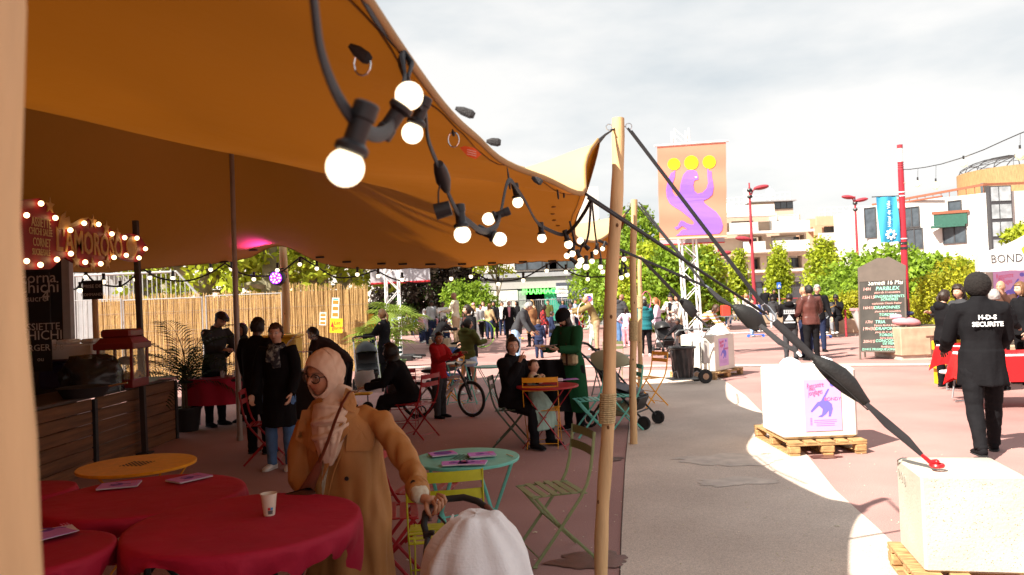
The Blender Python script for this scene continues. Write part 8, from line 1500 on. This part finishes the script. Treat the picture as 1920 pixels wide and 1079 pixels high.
c.tube([spf(.845*H,-.045,-.0)+Vector((.065*math.cos(a),.055+.07*math.sin(a),.012*math.sin(a*2)))for a in np.linspace(0,6.283,14)[:-1]],.032,10,closed=True);c.tube([spf(.835*H,.095,-.02),spf(.78*H,.115,-.02),spf(.70*H,.112,-.03)],[(.03,.05),(.018,.06),(.012,.05)],12,up=(0,1,0));c.tube([spf(.835*H,.095,.03),spf(.79*H,.12,.03),spf(.74*H,.116,.04)],[(.03,.045),(.018,.055),(.012,.045)],12,up=(0,1,0));job(c.build('patterned_scarf',SCP,I['t']),.011,2,.008,14)
# ------------------------------------------------------------------ foreground person in the trench coat
YH=4.35;s0=XZ(640,YH);H=1.62
HL='person in a peach headscarf, round glasses and tan trench coat holding the stroller'
t=thing('person',HL,'person',(s0.x,YH,0),0)
def q3(px,py,Y):p=P(px,py,Y);return Vector((p.x-s0.x,p.y-YH,p.z))
hc=q3(607,703,YH-.06);S=.236;k=S/.235
Mh=Matrix.Rotation(R(147),3,'Z')@Matrix.Rotation(R(-5),3,'X')@Matrix.Rotation(R(-5),3,'Y')
neck=q3(632,770,YH-.0);shR=q3(722,790,YH-.02);shL=q3(578,800,YH+.10);chest=q3(648,800,YH+.02);waist=q3(655,905,YH+.03);hip=q3(655,1000,YH+.04)
elb=q3(768,880,YH-.20);wr=q3(790,934,YH-.50)
elbL=q3(566,900,YH+.02);wrL=q3(585,985,YH-.12)
c=MB()
c.tube([hip-Vector((0,0,.05)),hip,waist,chest,chest+Vector((-.02,0,.06))],[(.09,.13),(.1,.14),(.08,.11),(.09,.145),(.05,.08)],14,up=(0,1,0));c.tube([chest+Vector((-.02,0,.04)),neck,hc+Mh@Vector((0,-.02,-.05))],[.055,.048,.048],12)
c.tube([shR,elb,wr],[.045,.034,.021],12);c.tube([shL,elbL,wrL],[.045,.034,.021],12)
for s in(-1,1):c.tube([hip+Vector((s*.08,0,0)),hip+Vector((s*.1,0,-.38)),hip+Vector((s*.1,0,-hip.z+.05))],[.08,.05,.03],10);c.tube([hip+Vector((s*.1,0,-hip.z+.04)),hip+Vector((s*.1,-.14,-hip.z+.025))],[.03,.022],8)
body=c.build('body',SKIN,t)
hv,hf,hcol=head_grid(S,96,72,hc,Mh,'h');mv,mf,mc=list(hv),list(hf),list(hcol)
Th=Vector(TONES['h'])
hand_dir=(q3(822,946,YH-.56)-wr).normalized()
def addm(cm):
 o=len(mv);mv.extend([Vector(q)for q in cm.v]);mf.extend([tuple(i+o for i in f)for f in cm.f]);mc.extend([Th*1.05]*len(cm.v))
cm=MB();W=wr;bar=[q3(812,946,YH-.54),q3(838,936,YH-.53)]
kn=[q3(812,941,YH-.555),q3(816,936,YH-.54),q3(819,932,YH-.525),q3(821,929,YH-.51)]
pc=q3(806,938,YH-.53)
cm.tube([W,W.lerp(pc,.5),pc,pc.lerp((kn[1]+kn[2])/2,.8)],[(.023,.021),(.024,.030),(.0205,.036),(.014,.034)],14,up=(0,.2,1))
fing=[[(812,940),(818,950),(816,962),(809,968)],[(816,936),(824,944),(823,957),(817,964)],[(819,932),(829,938),(830,950),(825,957)],[(820,928),(832,931),(836,940),(833,947)]]
dY=[(-.56,-.585,-.59,-.575),(-.545,-.575,-.585,-.57),(-.53,-.56,-.575,-.565),(-.515,-.54,-.56,-.555)]
for fg,yd in zip(fing,dY):cm.tube([q3(x,y,YH+d)for(x,y),d in zip(fg,yd)],[.0102,.0094,.0085,.0062],10)
cm.tube([q3(800,944,YH-.55),q3(800,954,YH-.58),q3(804,963,YH-.59),q3(808,970,YH-.585)],[.013,.0115,.010,.007],10)
hnd=MB();hnd.v,hnd.f=cm.v,cm.f
addm(cm)
addm(hand_mesh(wrL,(wrL-elbL).normalized(),Vector((1,0,0)),1,.17,.6,fine=True))
job(body,.011,2,merge=(mv,mf,mc),col=TONES['h'])
c=MB();p0=q3(819,941,YH-.592);c.tube([p0+Vector((.0,.010*math.cos(a),.010*math.sin(a)))for a in np.linspace(0,6.283,13)[:-1]],.0016,6,closed=True);c.ball(q3(820,938,YH-.598),.004,8);c.build('ring',CHROME,t)
for s in(-1,1):
 c=MB();c.ball(hc+Mh@(Vector((s*.031,.0735,.004))*k),.0122*k,18);ey=c.build('eye',EYEW,t,smooth='all');c=MB();c.ball(hc+Mh@(Vector((s*.031,.0818,.0035))*k),.0062*k,12);c.build('iris',EYEI,ey,smooth='all')
c=MB()
for s in(-1,1):
 cc=Vector((s*.034,.0985,-.002));c.tube([hc+Mh@((cc+Vector((.0255*math.cos(a),-.012*max(0,s*math.cos(a)),.0235*math.sin(a))))*k)for a in np.linspace(0,6.283,29)[:-1]],.0027*k,8,closed=True);c.tube([hc+Mh@(Vector((s*.059,.087,.006))*k),hc+Mh@(Vector((s*.076,.05,.008))*k),hc+Mh@(Vector((s*.082,.0,.006))*k)],.0022*k,6)
c.tube([hc+Mh@(Vector((-.010,.0995,.006))*k),hc+Mh@(Vector((0,.101,.009))*k),hc+Mh@(Vector((.010,.0995,.006))*k)],.002*k,6);gl_=c.build('glasses',GLS,t,smooth='all')
c=MB();[c.lathe([(.024*k,0),(.024*k,.0008)],hc+Mh@(Vector((s*.034,.0965,-.002))*k),20,Mh@Matrix.Rotation(R(90),3,'X'))for s in(-1,1)];c.build('lenses',glass('lens_glass',(.82,.78,.76),.06),gl_)
vs=[];N1,N2=150,110
def open_rim(x,z):return((x/.084)**2+((z+.020)/.086)**2)
for j in range(N2):
 th=math.pi*(j/(N2-1)*.985+.005)
 for i in range(N1):
  ph=2*math.pi*i/N1;n=Vector((math.sin(th)*math.sin(ph),math.sin(th)*math.cos(ph),math.cos(th)));x,y,z=n.x*.091,n.y*.109,n.z*.133
  if z<0:q=-z/.137;x*=1-.22*q;y*=(1-.10*q)if y>0 else 1-.08*q
  if y<0:y*=1.14;z+=.006
  bkw=max(0,min(1,(.45-y/.109)*1.2));fold=(.0022*math.sin(30*(z+.9*y)/.1*.3+4*noise.noise(Vector((x*7,y*7,z*7))))+.006*noise.noise(Vector((x*16,(y+z)*9,(z-y)*22))))*(.25+.75*bkw)*min(1,max(0,(open_rim(x,z)-1.0 if y>0 else 1)))
  p=Vector((x,y,z));p+=n*(fold+.004*noise.noise(n*3.5));vs.append(hc+Mh@(p*k))
fs=[]
for j in range(N2-1):
 for i in range(N1):
  th=math.pi*((j+.5)/(N2-1)*.985+.005);ph=2*math.pi*(i+.5)/N1;x,y,z=math.sin(th)*math.sin(ph)*.096,math.sin(th)*math.cos(ph),math.cos(th)*.137
  if y>.05 and open_rim(x,z)<1.0:continue
  fs.append((j*N1+i,(j+1)*N1+i,(j+1)*N1+(i+1)%N1,j*N1+(i+1)%N1))
c=MB();c.add(vs,fs)
rim=[(.0855*math.cos(a),-.020+.0875*math.sin(a))for a in np.linspace(0,6.283,61)[:-1]]
c.tube([hc+Mh@(Vector((x*(1-.22*max(0,-z/.133)),.109*(1-.10*max(0,-z/.133))*math.sqrt(max(.02,1-(x/.091)**2-(z/.133)**2))+.001,z))*k)for x,z in rim],.0048,8,closed=True)
so_=c.build('headscarf',CL['scarf'],t,smooth='all');m_=so_.modifiers.new('s','SOLIDIFY');m_.thickness=.006;m_.offset=-1
cd=[q3(634,722,YH+.01),q3(628,750,YH-.01),q3(622,778,YH-.05),q3(620,805,YH-.075),q3(617,838,YH-.095),q3(612,872,YH-.10)]
cr=[(.086,.080),(.090,.086),(.098,.105),(.07,.098),(.045,.072),(.02,.035)]
def drape(u,v):
 x=v*(len(cd)-1);i=min(int(x),len(cd)-2);f=x-i;ctr=cd[i].lerp(cd[i+1],f);ra=cr[i][0]*(1-f)+cr[i+1][0]*f;rb=cr[i][1]*(1-f)+cr[i+1][1]*f;a=u*6.283
 hz=max(0,1-abs(v-.36)/.26);w=1+.050*hz*math.sin(v*62+3.0*math.cos(a+1.2))+.055*max(0,v-.45)*2*math.sin(a*11+5*v)+.03*math.sin(a*7+9*v)*min(1,v*4)+.10*noise.noise(Vector((math.cos(a)*1.8,math.sin(a)*1.8,v*4)))
 return ctr+Vector((rb*math.cos(a)*w,ra*math.sin(a)*w,-.030*math.sin(a)*0+.020*math.cos(a)*(1-v)))
c=MB();c.tube(resample(cd,24),[(lambda q:(cr[int(q)][0]*(1-q+int(q))+cr[min(5,int(q)+1)][0]*(q-int(q)),cr[int(q)][1]*(1-q+int(q))+cr[min(5,int(q)+1)][1]*(q-int(q))))(k_*4.999/23)for k_ in range(24)],40,up=(0,1,0))
for px,py,ra,rb,tx,ty,rr_ in((627,752,.098,.092,.25,.10,.013),(625,765,.104,.100,-.12,-.22,.015),(624,778,.108,.106,.32,.05,.016),(621,792,.110,.108,.05,-.25,.014),(622,806,.108,.104,.38,.12,.013)):
 c0=q3(px,py,YH-.01-.0011*(py-745));rb*=.90;ra*=.90;c.tube([c0+Vector((rb*math.cos(a),ra*math.sin(a)-.006,tx*rb*math.cos(a)+ty*ra*math.sin(a)))for a in np.linspace(0,6.283,37)[:-1]],rr_,8,closed=True)
for x0,x1,x2,w_ in((604,602,612,.014),(616,612,614,.016),(630,624,616,.015),(642,634,620,.012),(598,599,608,.010)):
 c.tube([q3(x0,800,YH-.150),q3(x1,830,YH-.168),q3((x1+x2)/2,852,YH-.150),q3(x2,874,YH-.125)],[w_,w_*1.1,w_*.9,w_*.4],8)
job(c.build('scarf_drape',CL['scarf'],t),.0055,5,.004,22)
c=MB()
pts=[q3(636,775,YH),q3(642,790,YH+.01),q3(648,815,YH+.02),q3(652,850,YH+.02),q3(655,905,YH+.03),q3(657,960,YH+.04),q3(658,1060,YH+.05),q3(660,1180,YH+.05),q3(662,1290,YH+.05)]
rr=[(.075,.10),(.10,.165),(.115,.205),(.12,.205),(.125,.20),(.14,.215),(.165,.24),(.185,.27),(.20,.29)]
c.tube(pts,rr,40,up=(0,1,0))
c.tube([q3(668,790,YH+.02),shR+Vector((-.015,0,-.01)),shR.lerp(elb,.5)+Vector((.012,0,0)),elb,elb.lerp(wr,.45),elb.lerp(wr,.80)],[.074,.068,.062,.057,.053,.048],20)
c.tube([q3(610,792,YH+.05),shL+Vector((.015,0,-.015)),shL.lerp(elbL,.5),elbL,elbL.lerp(wrL,.5),wrL],[.085,.076,.070,.062,.055,.045],20)
job(c.build('trench_coat',CL['trench'],t),.0085,3,.028,6.5,seed=4.2,stretch=(1.3,1.3,.42))
def coat_pt(px,py,off=.0):
 best=None
 for kk in range(len(pts)-1):
  a,b=pts[kk],pts[kk+1]
 d=ray(px,py);z_pix=None
 for it in range(200):
  Y=YH-.40+.004*it;p=q3(px,py,Y)
  for kk in range(len(pts)-1):
   a,b=pts[kk],pts[kk+1]
   if b.z<=p.z<=a.z or kk==0 and p.z>a.z:
    f=min(1,max(0,(a.z-p.z)/(a.z-b.z)));cc_=a.lerp(b,f);ra=rr[kk][0]*(1-f)+rr[kk+1][0]*f+off;rb=rr[kk][1]*(1-f)+rr[kk+1][1]*f+off
    if((p.x-cc_.x)/rb)**2+((p.y-cc_.y)/ra)**2<1:return p
    break
 return q3(px,py,YH-.05)
def panel(name,outline,off,m,th=.008,par=t):
 from mathutils.geometry import tessellate_polygon
 cx_=sum(p[0]for p in outline)/len(outline);cy_=sum(p[1]for p in outline)/len(outline);ring=[]
 for a,b in zip(outline,outline[1:]+outline[:1]):
  for q in range(4):ring.append((a[0]+(b[0]-a[0])*q/4,a[1]+(b[1]-a[1])*q/4))
 c=MB();n=len(ring);rows=5;vs=[]
 for r_ in range(rows+1):
  f=r_/rows
  for x,y in ring:vs.append(coat_pt(cx_+(x-cx_)*f,cy_+(y-cy_)*f,off))
 fs=[(r_*n+i,r_*n+(i+1)%n,(r_+1)*n+(i+1)%n,(r_+1)*n+i)for r_ in range(rows)for i in range(n)]
 edge_=[vs[rows*n+i]+Vector((0,.02,0))for i in range(n)];o=len(vs);vs+=edge_;fs+=[(rows*n+i,rows*n+(i+1)%n,o+(i+1)%n,o+i)for i in range(n)]
 c.add(vs,fs);return c.build(name,m,par,smooth=True)
TR=CL['trench']
panel('storm_flap',[(655,762),(690,772),(705,795),(700,838),(694,846),(648,846),(652,800)],.036,TR)
panel('lapel',[(648,735),(664,752),(667,780),(640,776),(655,808),(632,838),(602,905),(612,850),(628,790)],.05,TR)
panel('collar',[(648,728),(662,736),(668,758),(664,774),(650,770),(640,756)],.06,TR)
panel('collar',[(586,752),(602,744),(606,760),(598,782),(576,768)],.05,TR)
panel('lapel',[(566,770),(592,768),(600,800),(592,850),(575,838),(553,824)],.04,TR)
panel('shirt_front',[(602,860),(622,852),(612,890),(606,930),(600,940),(604,900)],.004,CL['cream'])
BT=mat('dark_button',(.015,.012,.012),.3,.1)
for(px,py,nm)in((650,898,'button'),):
 p=coat_pt(px,py,.024);c=MB();c.lathe([(.001,-.004),(.011,-.004),(.012,0),(.010,.003),(.001,.002)],p,18,(R(90),0,0));c.build(nm,BT,t,smooth=True)
c=MB()
for line in([(612,985),(616,945),(628,910),(648,860)],[(718,765),(745,800),(768,850),(778,880)]):pass
c.tube([coat_pt(x,y,.018)for x,y in((609,1000),(610,960),(616,925),(626,885),(640,850))],.004,6);c.build('front_edge',TR,t,smooth=True)
def armp(f,off=0):return elb.lerp(wr,f)
ax=(wr-elb).normalized();c=MB();c.tube([armp(.56),armp(.60),armp(.84),armp(.86)],[.052,.058,.054,.048],20);job(c.build('sleeve_cuff',TR,t),.007,2,.006,14)
c=MB();c.tube([armp(.66)+Vector((.058*math.cos(a),0,.058*math.sin(a)*.9))-ax*.0 for a in np.linspace(0,6.283,25)[:-1]],(.010,.0035),8,closed=True,up=ax);c.build('cuff_strap',TR,t,smooth=True)
bp0=armp(.66)+Vector((-.012,-.050,.036));c=MB();c.lathe([(.001,.0),(.012,.0),(.0135,.004),(.011,.0065),(.001,.005)],bp0,18,Vector((-.2,-.85,.5)).to_track_quat('Z','Y').to_matrix());c.build('button',BT,t,smooth=True)
c=MB();c.tube([armp(.76),armp(.84),armp(.94),armp(1.02),armp(1.06)],[.044,.046,.042,.033,.028],20);job(c.build('shirt_cuff',CL['cream'],t),.006,2,.008,22,stretch=(1,1,1))
LTH=mat('cognac_leather',(.16,.042,.022),.42,.2,8,.3,80);ts=thing('crossbody_bag','brown leather bag with long strap across the trench coat','bag',(s0.x,YH,0))
sp2=[coat_pt(x,y,.115)for x,y in((655,735),(642,756),(628,790),(616,825),(606,850),(598,868))]
c=MB();c.tube([q3(668,735,YH+.1)]+sp2,(.0125,.004),8,up=(.8,-.5,.4));c.build('strap',LTH,ts,smooth=True)
c=MB();c.tube([coat_pt(x,y,.05)for x,y in((604,850),(598,868))],.009,8);c.build('buckle',mat('gold_buckle',(.7,.5,.2),.25,.1,metal=1),ts)
c=MB();pp=[coat_pt(x,y,.07)for x,y in((600,866),(592,885),(582,905),(570,930),(560,960))];c.tube(pp,[(.016,.010),(.024,.014),(.032,.018),(.048,.022),(.056,.026)],14,up=(1,0,.5));c.build('pouch_front',LTH,ts,smooth=True)
c=MB();p=q3(556,962,YH-.16);c.rbox(p,(.24,.09,.22),.03,(0,R(-12),0));c.build('bag_body',mat('dark_leather',(.06,.018,.012),.45,.2,8,.3,60),ts,smooth=True)
c=MB();c.tube([q3(540,880,YH-.15),q3(520,930,YH-.14),q3(510,975,YH-.13)],.006,6)
#  FINALISE MESHES
bpy.context.view_layer.update();dg=bpy.context.evaluated_depsgraph_get();new=[]
for o,amp,freq,merge,col,stretch,seed in JOBS:new.append(bpy.data.meshes.new_from_object(o.evaluated_get(dg)))
tnew=[bpy.data.meshes.new_from_object(o.evaluated_get(dg))for o in TEXTS]
for(o,amp,freq,merge,col,stretch,seed),me in zip(JOBS,new):
 o.modifiers.clear();mats_=list(o.data.materials);nv_=len(me.vertices);co=np.empty(nv_*3,'f');me.vertices.foreach_get('co',co);co=co.reshape(-1,3)
 if amp:
  nn_=np.empty(nv_*3,'f');me.vertex_normals.foreach_get('vector',nn_);nn_=nn_.reshape(-1,3);sx,sy,sz=(freq*q for q in stretch)
  d=np.array([noise.noise((x*sx+seed,y*sy,z*sz))+.5*noise.noise((x*sx*2.1,y*sy*2.1+seed,z*sz*1.7))for x,y,z in co.tolist()],'f');d=np.sign(d)*np.abs(d)**.8
  co=co+nn_*(d*amp)[:,None];me.vertices.foreach_set('co',co.ravel().astype('f'))
 if merge or col:
  fs=[tuple(p.vertices)for p in me.polygons];vs=[tuple(x)for x in co.tolist()];cols=[tuple(col)+(1,)]*nv_
  if merge:mv,mf,mc=merge;fs+=[tuple(i+nv_ for i in f)for f in mf];vs+=[tuple(v)for v in mv];cols+=[tuple(c_)+(1,)for c_ in mc]
  me=bpy.data.meshes.new(o.name);me.from_pydata(vs,[],fs);at_=me.color_attributes.new('tone_col','FLOAT_COLOR','POINT');at_.data.foreach_set('color',np.array(cols,'f').ravel())
 if not me.materials:
  for m in mats_:me.materials.append(m)
 me.polygons.foreach_set('use_smooth',[True]*len(me.polygons));me.update();o.data=me
for o,me in zip(TEXTS,tnew):
 n=bpy.data.objects.new(o.name,me);scene.collection.objects.link(n);n.parent=o.parent;n.matrix_basis=o.matrix_basis.copy();nm=o.name;bpy.data.objects.remove(o);n.name=nm
 if not me.materials:me.materials.append(SIGNW)
